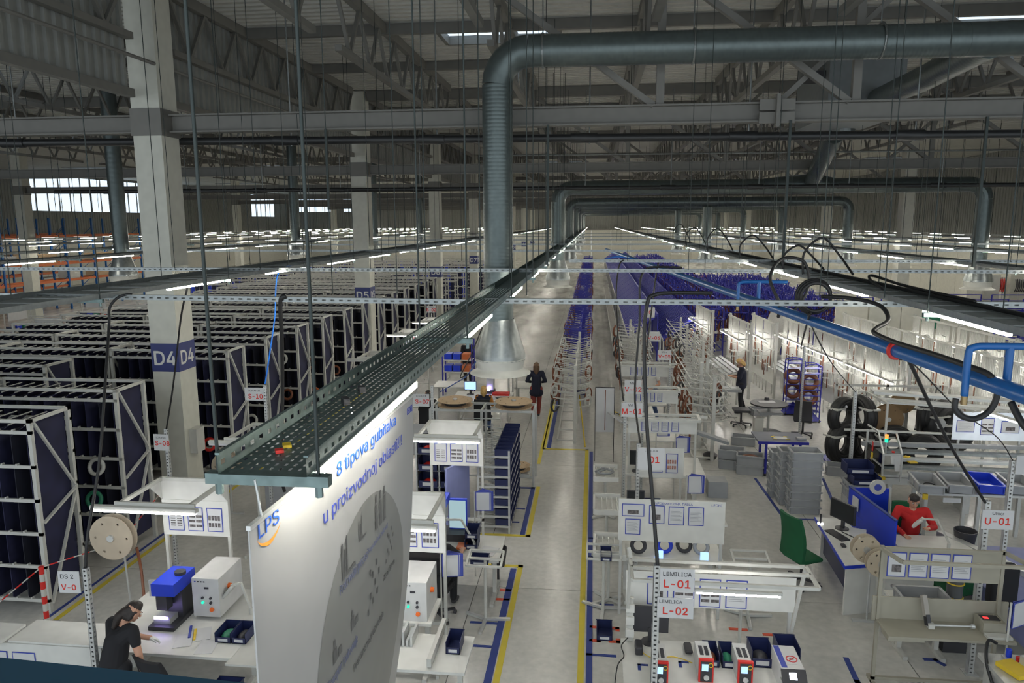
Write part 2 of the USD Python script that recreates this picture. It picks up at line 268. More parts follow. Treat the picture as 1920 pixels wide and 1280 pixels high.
# lengthwise lattice trusses, one per bay
def truss(x, label, group, loc):
    t = thing('lattice_truss', label, 'truss', loc, group=group); Lb = 11.3
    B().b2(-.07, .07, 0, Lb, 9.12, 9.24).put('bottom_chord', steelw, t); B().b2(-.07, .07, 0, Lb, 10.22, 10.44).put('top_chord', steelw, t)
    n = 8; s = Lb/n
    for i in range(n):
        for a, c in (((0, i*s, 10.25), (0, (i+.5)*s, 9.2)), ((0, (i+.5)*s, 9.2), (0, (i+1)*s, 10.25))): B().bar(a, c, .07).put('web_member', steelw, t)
    return t
t0 = None; tx = [-8.45, -5., -2., 1., 4., 7., 10., 13., -12., -16, -20, -24, -28]
for bay in range(7):
    y = 2.0 if bay == 0 else colY[bay-1]+1.05
    for x in tx:
        if bay > 4 and (x < -13) or (bay == 1 and x == 7): continue
        loc = (x, y, 0)
        if bay == 0: lab, gr = f'nearest lattice roof truss {"over the left racks" if x < -6 else "above the wide right tray" if x > 2 else "above the centre aisle"}', f'nearest lattice trusses, {"left" if x < -6 else "right" if x > 2 else "middle"}'
        elif bay == 1: lab, gr = 'white lattice roof truss in the bay behind the first girder', 'trusses of the second bay'
        else: lab, gr = 'distant lattice roof truss under the ribbed roof deck', 'distant lattice trusses'
        if t0 is None: t0 = truss(x, lab, gr, loc)
        else: dup(t0, loc, 0, lab, gr)
for j, y in enumerate((5.5, 9.7, 18, 22.2, 30.6, 35)):
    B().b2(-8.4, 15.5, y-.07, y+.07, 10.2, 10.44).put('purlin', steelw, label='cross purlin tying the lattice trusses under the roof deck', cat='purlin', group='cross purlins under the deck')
# floor tapes
def tape(pts, m, w, label, cat='floor marking', name='floor_tape', grp=None):
    b = B()
    for a, c in zip(pts[:-1], pts[1:]):
        a, c = np.array([*a, .004]), np.array([*c, .004]); d = unit(c-a)*w/2; b.bar(a-d, c+d, w, .006)
    b.put(name, m, label=label, cat=cat, group=grp)
tape([(-1.16, 6.5), (-1.16, 11.74), (-1.95, 11.74)], tapey, .085, 'yellow floor line at the near left side of the aisle'); tape([(-1.27, 6.5), (-1.27, 11.6)], tapeb, .1, 'blue floor line inside the near left yellow line')
tape([(-2.0, 12.98), (-1.14, 12.98), (-1.14, 15.55)], tapey, .085, 'yellow L-shaped floor line around the bin rack corner'); tape([(-1.25, 13.08), (-1.25, 15.5), (-1.5, 15.5)], tapeb, .09, 'blue floor line beside the bin rack corner')
tape([(-1.25, 17.2), (-1.25, 24)], tapey, .08, 'yellow floor line left of the walking woman')
tape([(-.09, 6.5), (-.09, 18.38), (-1.2, 18.38), (-1.2, 27)], tapey, .085, 'long yellow floor line bounding the aisle on the right'); tape([(.02, 6.5), (.02, 18.2)], tapeb, .085, 'long blue floor line on the right of the aisle'); tape([(-1.08, 18.5), (-1.08, 27)], tapeb, .1, 'blue floor line under the white cable stand')
tape([(-7.86, 8), (-7.86, 24)], tapey, .08, 'yellow floor line along the front of the left racks'); tape([(-8.02, 8), (-8.02, 22)], tapeb, .05, 'thin blue floor line at the left rack feet')
tape([(3.75, 16.6), (3.82, 14.3), (4.9, 14.3), (5.3, 16.9)], tapeb, .06, 'blue floor line around the stack of grey crates')
for j, (x, y) in enumerate([(.2, 9.25), (.2, 10.6), (.2, 12.2), (.22, 13.0), (-1.5, 9.9), (-1.5, 9.3), (-1.55, 13.6), (-1.5, 14.3)]): tape([(x-.2, y), (x+.16, y)], tapeb, .05, 'short blue tape tick beside the aisle line', grp='short blue tape ticks')
for j, (a, c, d) in enumerate([((.05, 9.95), (.15, 9.95), (.15, 9.9)), ((.05, 9.6), (.15, 9.6), (.15, 9.65)), ((.32, 9.95), (.42, 9.95), (.42, 9.9)), ((.32, 9.6), (.42, 9.6), (.42, 9.65))]): tape([a, c, d], tape_r, .06, 'red corner mark under the navy floor bin', grp='red corner marks by the floor bin')
for j, pts in enumerate([[(2.05, 10.1), (2.25, 10.1)], [(2.5, 10.0), (2.72, 10.0), (2.76, 9.85)], [(-1.38, 10.9), (-1.25, 10.9)], [(-1.4, 10.6), (-1.25, 10.6)]]): tape(pts, tape_r, .06, 'red corner mark on the floor ' + ('behind the front measuring table' if j < 2 else 'under the tilted white tray stand'), grp='red marks, right' if j < 2 else 'red marks, left')
tape([(3.45, 9.5), (3.42, 9.0), (3.42, 8.8)], tapeb, .07, 'blue floor corner at the foot of the beige bench'); tape([(4.5, 9.6), (4.62, 9.6), (4.68, 9.5)], tapeb, .06, 'small blue tick seen under the beige bench')
# ---------------------------------------------------------------- ducts
def spiral(b, pts, r, pitch=.09, n=20):
    p = np.asarray(pts, float); d = np.r_[0, np.cumsum(np.linalg.norm(np.diff(p, axis=0), axis=1))]; m = max(3, int(d[-1]/(pitch/3)))
    s = np.linspace(0, d[-1], m); q = np.stack([np.interp(s, d, p[:, k]) for k in range(3)], -1)
    rr = np.where(np.arange(m) % 3 == 0, r*1.012, r); b.tube(q, rr, n); return b
def arc(c, r, a0, a1, u, w, n=8):
    a = np.radians(np.linspace(a0, a1, n)); return np.asarray(c, float)+r*(np.cos(a)[:, None]*np.asarray(u, float)+np.sin(a)[:, None]*np.asarray(w, float))
def diffuser(x, y, z, top, label, group=None):
    t = thing('air_diffuser', label, 'air diffuser', (x, y, z), group=group)
    B().lathe([(.26, 1.0), (.27, .98), (.46, .36), (.465, .26), (.44, .26)], 32).put('cone', galv, t, 35)
    B().lathe([(.44, .30), (.47, .28), (.44, .20), (.42, .10), (.46, .05), (.555, .012), (.56, 0), (.54, 0), (.40, .05), (.2, .09), (0.001, .1)], 36).put('bell', bellm, t, 40)
    return t
bellm = L('bell_white_paint', (.52, .52, .48), .35)
R1 = .265; z1 = 8.69
d1 = thing('ventilation_duct', 'big galvanised spiral duct that bends down beside the aisle', 'duct', (0, 13.2, 0))
pts = np.vstack([[(-1.69, 0, 4.05), (-1.69, 0, z1-.55)]]); spiral(B(), pts, R1, .065, 24).put('vertical_run', duct, d1, 50)
B().tube(arc((-1.69+.55, 0, z1-.55), .55, 180, 90, (1, 0, 0), (0, 0, 1), 7), R1*1.01, 24).put('elbow', duct, d1, 20)
spiral(B(), [(-1.14, 0, z1), (5.9, 0, z1-.02)], R1, .065, 24).put('horizontal_run', duct, d1, 50)
spiral(B(), [(5.9, 0, z1-.02), (14, 0, z1)], R1, .16, 24).put('reducer_run', duct, d1, 50)
for x in (-.9, 1.62, 4.6):
    k = B().tube(arc((x, 0, z1), R1+.015, 0, 350, (0, 1, 0), (0, 0, 1), 25), .018, 6); k.rod((x, 0, z1+R1), (x, 0, 10.3), .012, 6).put('hanging_clamp', galv, d1)
spiral(B(), [(6.35, .1, z1-.05), (6.6, 3.0, z1-.05), (6.9, 6.6, 8.75)], R1*.95, .12, 20).put('branch', duct, d1, 50)
df = diffuser(-1.67, 13.2, 3.07, 0, 'near white bell air diffuser hanging beside the aisle')
pl = thing('plenum_box', 'dark rectangular air handling box high up behind the first girder', 'air handling unit')
B().b2(5.7, 7.5, 19.6, 22.6, 8.35, 10.2).put('casing', L('plenum_grey', (.20, .22, .23), .5, .4), pl); B().b2(5.3, 5.7, 19.9, 20.6, 9.3, 9.5).put('side_stub', dark, pl); B().lathe([(.3, 0), (.3, .4)], 20, (7.0, 22.4, 8.1)).put('outlet_collar', galv, pl)
def duct2(y, xl, xr, z, label, grp=None, drop=True):
    t = thing('ventilation_duct', label, 'duct', (0, y, 0), group=grp)
    spiral(B(), [(xl+.5, 0, z), (xr-.5, 0, z)], .26, .14, 16).put('horizontal_run', duct, t, 50)
    for x, s in ((xl, 1), (xr, -1)):
        B().tube(arc((x+s*.5, 0, z-.5), .5, 180 if s > 0 else 0, 90, (1, 0, 0), (0, 0, 1), 7), .262, 16).put('elbow', duct, t, 20)
        spiral(B(), [(x, 0, 4.1), (x, 0, z-.5)], .26, .14, 16).put('vertical_run', duct, t, 50)
    return t
d2 = duct2(27.6, -1.3, 13.45, 7.03, 'galvanised duct with two down bends under the second girder')
spiral(B(), [(7.0, -4.4, 8.3), (7.45, -1.4, 7.55), (7.6, -.1, 7.12)], .27, .14, 18).put('inlet_branch', duct, d2, 50)
B().tube([(6.0, -.02, 7.03), (7.7, -.02, 7.1), (8.4, 0, 7.03)], [.27, .36, .27], 16).put('junction', duct, d2, 40)
duct2(41.8, -1.35, 13.6, 6.85, 'third galvanised duct with down bends, farther down the hall')
for y in (56, 70, 84, 98): duct2(y, -1.35, 13.6, 6.85, 'far galvanised duct with down bends towards the end wall', 'far ducts towards the end wall')
for x, y, lab, g in [(13.5, 27.6, 'white bell air diffuser on the right under the second duct', None), (-1.3, 27.6, 'second white bell air diffuser along the aisle', None), (-1.35, 41.8, 'far white bell air diffuser along the aisle', 'far aisle diffusers'), (-1.35, 56, 'far white bell air diffuser along the aisle', 'far aisle diffusers'), (-1.35, 70, 'far white bell air diffuser along the aisle', 'far aisle diffusers'), (-1.35, 84, 'far white bell air diffuser along the aisle', 'far aisle diffusers'),
                     (-16.2, 24, 'white bell air diffuser in front of the orange pallet racks', None), (-15.3, 37, 'white bell air diffuser above the middle of the left racks', None), (13.6, 41.8, 'distant white bell air diffuser in the right half of the hall', 'distant right diffusers'), (13.6, 56, 'distant white bell air diffuser in the right half of the hall', 'distant right diffusers'), (-15.3, 51, 'distant white bell air diffuser in the left half of the hall', 'distant left diffusers'), (-15.3, 65, 'distant white bell air diffuser in the left half of the hall', 'distant left diffusers'), (6.2, 41.8, 'distant white bell air diffuser in the right half of the hall', 'distant right diffusers'), (6.2, 56, 'distant white bell air diffuser in the right half of the hall', 'distant right diffusers')]:
    z = {24: 3.75, 37: 3.9}.get(y, 3.4); dup(df, (x, y, z), 0, lab, g)
    if x < -10 or 6 < x < 7: spiral(B(), [(x, y, z+.95), (x, y, 10.44 if x < 0 else 6.6)], .25, .16, 14).put('down_duct', duct, smooth=50, label='vertical galvanised down duct above a bell diffuser, away from the aisle', cat='duct', group='plain vertical down ducts')
# black pipes
def bpipe(y, z0, z1_, x0, x1, r, label):
    t = thing('black_pipe', label, 'pipe', (0, y, 0)); f = lambda x: z0+(z1_-z0)*(x-x0)/(x1-x0)
    B().rod((x0, 0, f(x0)), (x1, 0, f(x1)), r, 14).put('pipe', blackpipe, t, True)
    for x in np.arange(x0+2.2, x1, 2.9): B().rod((x-.25, 0, f(x)), (x+.25, 0, f(x+.1)), r*1.25, 12).put('coupling', blackpipe, t, 40); B().rod((x+.1, 0, f(x)-r-.03), (x+.1, 0, 10.2), .015, 6).put('hanger', galv, t)
bpipe(14.3, 7.45, 7.29, -14, 9, .075, 'black drain pipe crossing below the nearest roof girder'); bpipe(26, 6.98, 6.93, -20, 16, .07, 'black drain pipe crossing below the second roof girder')
B().rod((-4.0, 26.2, 8.1), (15, 26.2, 8.05), .03, 8).put('thin_conduit', galv, label='thin grey conduit above the second roof girder', cat='pipe')
B().tube([(-8.2, 3.0, 8.75), (-8.2, 30, 8.75)], .035, 8).put('sprinkler_pipe', steelw, label='thin pipe running along the cladding above the left racks', cat='pipe')
# ---------------------------------------------------------------- trays, lights, hangers
HL = 4.93
rows = [-36, -31.5, -27, -22.5, -16.5, -12.7, -5.65, -.965, 3.2, 7.2, 11., 14.5, 18.5, 22.5]
leds = sorted([(math.hypot(x, y), x, y, x) for x in rows for y in np.arange(2.36+(x % 1.3 if x != -.965 else 0), 115, 3.03) if abs(x/y+.1095) < .78 and y > 2])
lt = None; ex = B(); exh = B()
for k, (dd, x, y, _) in enumerate(leds):
    if k < 280:
        nm = 'strip_light'
        rowname = {-.965: 'tray beside the banner and aisle', 3.2: 'wide right tray', -5.65: 'tray crossing the D4 column'}.get(x)
        if x == -.965 and y < 3: lab, g = 'nearest lit strip light, right above the white banner', None
        elif x == -.965 and y < 6: lab, g = 'lit strip light crossing in front of the diffuser cone', None
        elif rowname: lab, g = f'lit strip light under the {rowname}', f'strip lights under the {rowname}'
        else: lab, g = f'lit strip light in the far {"left" if x < 0 else "right"} ceiling rows', f'strip lights of the {"left" if x < 0 else "right"} rows'
        if lt is None:
            lt = thing(nm, lab, 'light', (x, y, HL), group=g)
            B().b2(-.018, .018, 0, 1.5, .012, .02).put('housing', white, lt); B().b2(-.022, .022, .01, 1.49, -.014, .012).put('diffuser', ledm, lt)
        else: dup(lt, (x, y, HL), 0, lab, g)
    else: ex.b2(x-.022, x+.022, y, y+1.5, HL-.014, HL+.02)
ex.put('far_strip_lights', ledm, label='hundreds of tiny lit strip lights receding to the end wall', cat='light', kind='stuff')
# the tray above the banner: perforated, with real slots near the camera
t = thing('cable_tray', 'perforated metal cable tray running away above the white banner', 'cable tray')
xa, xb, ya, ym = -1.27, -.955, 2.3, 9.5
B().plate((xa, ya, 4.95), (xb-xa, 0, 0), (0, ym-ya, 0), 9, 150, .28, .5).put('tray_bottom', galvd, t)
B().b2(xa, xb, ym, 115, 4.945, 4.95).put('tray_bottom', galvd, t)
for x, n in ((xa, 'side_rail'), (xb, 'side_rail')):
    B().plate((x, ya, 4.95), (0, ym-ya, 0), (0, 0, .07), 96, 1, .4, .25).b2(x-.008, x+.008, ya, ym, 5.018, 5.026).b2(x-.002, x+.002, ym, 115, 4.95, 5.024).put(n, galvd, t)
for (y, w, m, h) in ((2.62, .02, yellow, .012), (2.55, .012, red, .012), (3.3, .05, dark, .03), (3.55, .03, dark, .03)): B().box((-1.16, y, 4.952+h/2), (.03, w+.02, h), 30).put('debris', m, t)
def tray(x0, x1, y0, label, z=4.95, rail=.06):
    t = thing('cable_tray', label, 'cable tray'); B().b2(x0, x1, y0, 115, z, z+.004).put('tray_bottom', galvt, t)
    for x in (x0, x1): B().b2(x-.003, x+.003, y0, 115, z, z+rail).put('side_rail', galvt, t)
    b = B(); n = 0
    for y in np.arange(y0+.3, min(y0+40, 60), .5): b.b2(x0+.06, x1-.06, y, y+.03, z+.004, z+.012)
    p = b.put('ladder_rungs', galvt, t); keys(p, kind='stuff')
tray(3.17, 3.73, 3, 'wide metal cable tray on the right carrying black hoses'); tray(-6.6, -5.62, 3, 'cable tray passing in front of the D4 column')
nth = ['first', 'second', 'third', 'fourth', 'fifth', 'sixth', 'seventh']
for q_, x in enumerate((-12.7, -16.5, -22.5, -27, -31.5, -36)): tray(x-.45, x+.03, 8, f'distant cable tray with lamps, {nth[q_]} one left of the D4 column')
for q_, x in enumerate((7.2, 11., 14.5, 18.5, 22.5)): tray(x-.03, x+.4, 8, f'distant cable tray with lamps, {nth[q_]} one right of the wide tray')
hs = None
for x0, x1, ys in [(-1.285, -.925, np.arange(2.33, 60, 3.03)), (3.12, 3.78, np.arange(4.2, 60, 3.03)), (-6.7, -5.6, np.arange(4.8, 60, 3.03)), (-13.1, -12.6, np.arange(9, 60, 4)), (7.2, 7.65, np.arange(9.5, 60, 4)), (11, 11.45, np.arange(12, 60, 4)), (14.5, 14.95, np.arange(14, 60, 4)), (-16.9, -16.4, np.arange(14, 60, 5)), (18.5, 18.95, np.arange(18, 60, 5))]:
    pr = None; w = x1-x0
    for y in ys:
        nm = 'above the banner tray' if x0 == -1.285 else 'of the wide right tray' if x0 == 3.12 else 'of the tray by D4' if x0 == -6.7 else f'of the outer {"left" if x0 < 0 else "right"} trays'
        lab, g = f'threaded rod hanger {nm}', f'rod hangers {nm}'
        if x0 == -1.285 and y < 3: lab, g = 'nearest trapeze hanger with two dark rods at the end of the banner tray', None
        if pr is None:
            pr = thing('trapeze_hanger', lab, 'hanger', (x0, y, 0), group=g)
            for x in (0, w): B().rod((x, 0, 4.88), (x, 0, 10.3), .0065 if x0 == -1.285 else .006, 8).put('hanger_rod', rodm, pr, True); B().rod((x, 0, 4.87), (x, 0, 4.93), .014, 6).put('nut', galvd, pr)
            B().b2(-.04, w+.04, -.02, .02, 4.91, 4.948).put('strut', galvd, pr)
        else: dup(pr, (x0, y, 0), 0, lab, g)
# thin vertical rods all over the upper hall
hr = None
for k in range(70):
    x = rnd.uniform(-14, 14); y = rnd.choice([8.1, 12.6, 15.4, 23.5, 31]); 
    if hr is None: hr = thing('ceiling_rod', 'thin dark hanging rod in the upper hall', 'rod', (x, y, 0), group='thin hanging rods'); B().rod((0, 0, 5.0), (0, 0, 10.45), .0055, 6).put('rod', rodm, hr)
    else: dup(hr, (x, y, 0))
for (px, y, z0) in ((-.84, 13.7, 5), (3.38, 13.7, 5), (-4.98, 13.7, 6.05), (6.6, 13.7, 5)):
    B().b2(px-.022, px+.022, y-.02, y+.02, z0, 7.53).put('hanging_strut', rodm, label='dark square strut hanging below the nearest roof girder', cat='strut', group='square hanging struts')
def channel(x0, x1, y, z, label, grp=None, real=True, dz=0):
    t = thing('strut_channel', label, 'channel', group=grp)
    n = int((x1-x0)/.1)
    B().plate((x0, y, z), (x1-x0, 0, dz), (0, 0, .055), n, 1, .45, .32).put('slotted_face', galv, t)
    k = B(); k.bar((x0, y+.02, z+.0575), (x1, y+.02, z+dz+.0575), .05, .005); k.bar((x0, y+.042, z+.03), (x1, y+.042, z+dz+.03), .004, .055); k.put('channel_body', galvt, t)
channel(-1.2, 13, 8.15, 4.90, 'nearest slotted strut channel crossing the aisle, right part'); channel(-9, -1.3, 8.1, 4.94, 'nearest slotted strut channel crossing over the left racks', dz=-.05)
channel(-13, 13, 12.7, 4.95, 'second slotted strut channel crossing in front of the big duct'); channel(-.5, 14, 15.5, 4.97, 'third slotted strut channel starting above the aisle')
for y in (21, 27, 34, 42, 52): channel(-14, 20, y, 4.97, 'distant slotted strut channel crossing the hall', 'distant strut channels')
# blue compressed-air pipe with hoses
bp = thing('air_pipe', 'blue compressed air pipe running diagonally at the upper right', 'pipe')
fx = lambda y: 2.78+(y-4.5)*(1.86-2.78)/(14.9-4.5)
B().rod((fx(3.6), 3.6, 4.7), (fx(30), 30, 4.7), .058, 18).put('pipe', bluep, bp, True)
def bracket(y, ln):
    x = fx(y); B().tube(cr([(x-.05-ln*.35, y, 4.62), (x-.05-ln*.35, y, 4.9), (x-.02-ln*.35, y, 4.955), (x+.1-ln*.35, y, 4.965), (x+ln, y, 4.965)], 6), .024, 10).put('outlet_bend', bluep, bp, True); B().rod((x+.07, y, 4.7), (x+.07, y, 4.965), .026, 10).put('riser', bluep, bp, True)
    B().rod((x-.05-ln*.35, y, 4.56), (x-.05-ln*.35, y, 4.72), .021, 10).put('brass_valve', L('brass%d' % int(y), (.35, .25, .12), .4, .5), bp, True)
bracket(5.2, .4); bracket(10.6, .45)
k = B(); k.lathe([(.075, 0), (.085, .03), (.075, .06), (.06, .06), (.06, 0), (.075, 0)], 14, (fx(6.55), 6.52, 4.7), 'y'); k.put('red_clamp', red, bp, 40)
def hose(pts, r, label, m=None, name='hose', grp=None, n=8): B().tube(cr(pts, n), r, 8).put(name, m or black, smooth=True, label=label, cat='hose' if r > .009 else 'cable', group=grp)
x5 = 2.5
hose([(2.475, 5.2, 4.60), (2.475, 5.2, 4.53), (2.53, 5.2, 4.475), (2.62, 5.2, 4.465), (2.705, 5.2, 4.53), (2.735, 5.2, 4.65), (2.69, 5.22, 4.76), (2.63, 5.4, 4.79), (2.6, 5.9, 4.79), (2.54, 6.4, 4.79), (2.56, 6.95, 4.79), (2.63, 7.12, 4.81), (2.8, 7.3, 4.87), (2.83, 7.6, 4.97), (2.67, 7.9, 5.01), (2.45, 8.2, 5.0)], .021, 'thick black hose lying along the blue pipe with a hanging loop')
hose([(2.72, 5.0, 4.63), (2.76, 4.9, 4.5), (2.86, 4.85, 4.42), (3.0, 4.8, 4.4)], .022, 'short black hose end at the right picture edge below the pipe')
hose([(2.35, 9.6, 4.6), (2.3, 9.4, 4.8), (2.2, 9.5, 5.1), (2.35, 9.6, 5.33), (2.62, 9.6, 5.3), (2.7, 9.6, 5.0), (2.55, 9.6, 4.7), (2.38, 9.7, 4.62)], .02, 'black ring of hose hung over the blue pipe')
th = thing('hose_coil', 'coil of thick black hose hung on the nearest channel at centre right', 'hose'); 
for q in range(3): B().tube(arc((2.42, 8.32+q*.04, 4.98), .155+.014*q, 0, 360, (1, 0, 0), (0, 0, 1), 28)[:-1], .02, 8, True).put('hose_turn', black, th, True)
for (x, y, w, h) in ((3.42, 11.6, .5, .55), (3.4, 12.8, .45, .4), (3.42, 16.5, .5, .5), (3.4, 21, .5, .6), (3.42, 26, .5, .6), (3.4, 30, .5, .7)):
    hose([(x-w/2, y, 5.0), (x-w/2, y, 5.0+h*.6), (x, y, 5.0+h), (x+w/2, y, 5.0+h*.55), (x+w*.75, y-.3, 5.02)], .017, 'black hose arching up from the wide right tray', grp='hose arches over the right tray')
hose([(3.22, 8.6, 5.05), (3.4, 9.5, 5.08), (3.6, 10, 5.1), (3.68, 9.2, 5.04), (3.66, 7.5, 5.03)], .017, 'black hose snaking across the wide right tray'); hose([(3.6, 20, 5.0), (3.62, 12.5, 5.0), (3.64, 9.6, 5.0), (3.66, 6, 5.0), (3.66, 3.5, 5.0)], .02, 'black cable bundle along the right side of the wide tray', name='cable_bundle')
hose([(2.65, 8.4, 4.9), (2.7, 8.8, 4.8), (2.5, 9, 4.72)], .012, 'thin hose below the coil at the channel')
# drop cables
def drop(pts, r, label, m=None): hose(pts, r, label, m, 'drop_cable')
drop([(1.3, 8.2, 5.03), (.87, 8.2, 5.03), (.68, 8.17, 5.01), (.6, 8.13, 4.93), (.57, 8.1, 4.5), (.61, 7.9, 3.59), (.68, 7.65, 2.77), (.725, 7.48, 2.2)], .021, 'thick black cable dropping to the front measuring station post')
drop([(1.5, 12.75, 5.03), (1.05, 12.75, 5.04), (.89, 12.75, 4.99), (.8, 12.7, 4.77), (.8, 12.6, 4.1), (.74, 12.4, 2.9), (.78, 11.4, 2.35)], .018, 'black cable dropping to the post with red zero sign'); drop([(.75, 15.55, 5.03), (.6, 15.5, 5.0), (.52, 15.45, 4.8), (.49, 15.4, 4.2), (.56, 14.3, 2.9), (.62, 13.95, 2.4)], .016, 'black cable dropping to the M-01 post')
drop([(1.45, 16, 5), (1.35, 15.9, 4.8), (1.2, 15.6, 3.6), (1.08, 15.5, 2.5)], .016, 'black cable dropping to the V-02 post')
drop([(-5.4, 8.12, 4.98), (-5.55, 8.1, 4.95), (-5.68, 8.1, 4.82), (-5.71, 8.1, 4.6), (-5.54, 7.7, 4.0), (-5.41, 7.3, 3.2), (-5.4, 7.0, 2.5), (-5.43, 6.95, 2.12)], .016, 'black cable dropping to the V-0 sign post at lower left'); drop([(-5.66, 9.8, 4.95), (-5.72, 9.85, 4.85), (-6.05, 10.2, 4.39), (-6.61, 10.8, 3.28), (-7.04, 11.2, 2.42)], .014, 'black cable running down in front of the D4 column')
drop([(-3.5, 8.1, 4.97), (-3.58, 8.12, 4.9), (-3.8, 8.6, 4.36), (-4.24, 9.5, 3.31), (-4.77, 10.5, 2.03), (-4.82, 10.7, 1.6)], .026, 'thick black cable bundle dropping behind the near tray'); drop([(-5.7, 14.1, 4.95), (-6.17, 14.0, 4.85), (-6.09, 13.5, 3.96), (-5.93, 12.6, 2.9)], .014, 'bright blue hose dropping to the S-10 post', L('blue_hose', (.01, .18, .75), .4))
drop([(2.62, 6.5, 4.64), (2.75, 6.7, 4.62), (3.38, 7.6, 3.97), (4.14, 8.6, 3.17), (4.9, 9.33, 2.33)], .018, 'thick black cable dropping to the U-01 post'); drop([(2.6, 6.6, 4.65), (2.86, 6.8, 4.53), (4.1, 8.5, 3.7), (5.32, 10.0, 2.98), (5.76, 10.4, 2.55)], .007, 'thin black cable dropping to the rear right post')
drop([(2.42, 8.4, 4.8), (2.45, 8.6, 4.68), (3.64, 11.5, 3.66), (5.29, 15.15, 2.4)], .009, 'thin cable stretched from coil to the grey post by the crates'); drop([(2.4, 8.4, 4.8), (2.43, 8.6, 4.68), (4.14, 15.0, 3.3), (5.5, 19.6, 2.6)], .012, 'black cable running to the tall grey post behind')
drop([(-3.5, 16.5, 1.9), (-3.0, 15.6, 2.3), (-2.5, 14.4, 2.75), (-2.15, 13.5, 3.25)], .012, 'blue hose running from the diffuser down to the S-07 post', L('blue_hose_dark', (.02, .10, .40), .4)); drop([(-2.0, 13.2, 3.9), (-2.2, 13.1, 3.4), (-2.4, 13.1, 3.0), (-2.3, 13.3, 3.0)], .01, 'thin black cable at the side of the diffuser cone')
hose([(-.4, 15.6, 5.0), (.2, 15.6, 5.02), (.5, 15.6, 5.08), (.9, 15.6, 5.02), (1.3, 15.6, 5.0)], .014, 'bright blue hose lying along the third channel', L('blue_hose2', (.01, .14, .6), .4))
# ---------------------------------------------------------------- left storage racks
navys = L('navy_sheen_fabric', (.022, .022, .075), .45, var=.3, sc=3)
def rack(label, loc, group, end=True):
    """white frame, six levels of rails, hanging navy dividers; local x runs left from 0 to -2.83, y from 0 (front) to .84"""
    t = thing('cable_rack', label, 'rack', loc, group=group); w, d, h = 2.83, .84, 3.0
    for x in (-.03, -w+.03):
        for y in (.03, d-.03): B().b2(x-.03, x+.03, y-.03, y+.03, 0, h).put('post', white, t)
    for k, z in enumerate((.16, .7, 1.22, 1.74, 2.26, 2.78)):
        b = B(); b.b2(-w, 0, 0, .035, z, z+.05); b.b2(-w, 0, d-.035, d, z, z+.05)
        for x in np.arange(-w+.2, -.1, .235): b.b2(x-.012, x+.012, -.015, .035, z+.05, z+.075)
        b.put('shelf_rail', white, t)
    b = B(); b.b2(-w, 0, 0, .04, h-.05, h).b2(-w, 0, d-.04, d, h-.05, h).b2(-.04, 0, 0, d, h-.05, h).b2(-w, -w+.04, 0, d, h-.05, h); b.put('top_frame', white, t)
    for k, (z0, z1) in enumerate(((.2, 1.0), (1.0, 2.0), (2.0, 2.96))): B().b2(-.075, -.065, .07, d-.07, z0, z1).put('end_panel', navy, t)
    for a, c in (((-.0, .06, 2.95), (0, d-.06, 1.75)), ((0, d-.06, 1.7), (0, .06, 1.4)), ((0, d-.06, 1.65), (0, .06, .12))): B().bar(a, c, .03, .045, up=(1, 0, 0)).put('end_brace', white, t)
    xs = np.linspace(-w+.16, -.12, 11)
    for i, x in enumerate(xs):
        B().b2(x-.006, x+.006, .05, d-.05, .18, 2.82).put('fabric_divider', navyd if i % 3 else ink, t)
        B().b2(x-.007, x+.007, .03, d-.03, 2.9, 2.915).put('divider_rod', white, t)
        if i: x_ = xs[i-1]; B().add([(x_+.01, .05, 2.74), (x-.005, .05, 2.9), (x-.005, d-.05, 2.9), (x_+.01, d-.05, 2.74), (x_+.01, .05, 2.735), (x-.005, .05, 2.895), (x-.005, d-.05, 2.895), (x_+.01, d-.05, 2.735)], BOXF).put('fabric_sling', navys, t)
    B().b2(-w+.06, -.09, d*.55, d*.57, .2, 2.6).put('back_curtain', ink, t)
    return t
rows_y = [9.52+1.96*k for k in range(16)]; r0 = None
rank = ['nearest', 'second', 'third', 'fourth', 'fifth', 'sixth', 'seventh']; vis = 0
for k, y in enumerate(rows_y):
    for b in range(3 if k < 18 else 2):
        x = -8.08-2.86*b
        if b == 0 and any(cy-1.1 < y < cy+.75 for cy in colY): continue
        if k > 22 and b > 0 and k % 2: continue
        if b == 0 and k < 8: lab, g = f'{rank[vis]} white cable rack with navy end panel along the left yellow line', None; vis += 1
        elif k < 8: lab, g = 'white cable rack bay with navy dividers behind the front racks', 'inner rack bays, near rows'
        else: lab, g = 'distant white cable rack with navy dividers on the left', 'distant cable racks'
        if r0 is None: r0 = rack(lab, (x, y, 0), g)
        else: dup(r0, (x, y, 0), 0, lab, g)
# odd coils, bottles and tools hung in the front racks
k = 0
for (y, x, z, m, nm) in [(11.4, -8.5, 1.55, white, 'white'), (11.4, -8.6, .95, green2, 'green'), (15.3, -8.6, .75, red, 'red'), (15.3, -8.95, 1.0, orange, 'orange'), (17.2, -8.5, .8, white, 'white'), (19.2, -8.4, 1.0, brown, 'brown'), (19.2, -8.5, 2.0, white, 'white'), (21.2, -8.4, .6, orange, 'orange'), (21.2, -8.5, 1.5, brown, 'brown'), (23.1, -8.4, .9, brown, 'brown')]:
    B().tube(arc((x, y-.015, z+.1), .13, 0, 360, (1, 0, 0), (.0, .25, .97), 20)[:-1], .035, 8, True).put('wire_coil', m, smooth=True, label=f'{nm} coil hung on the front of a left rack', cat='wire coil', group=f'{nm} coils on the left racks')
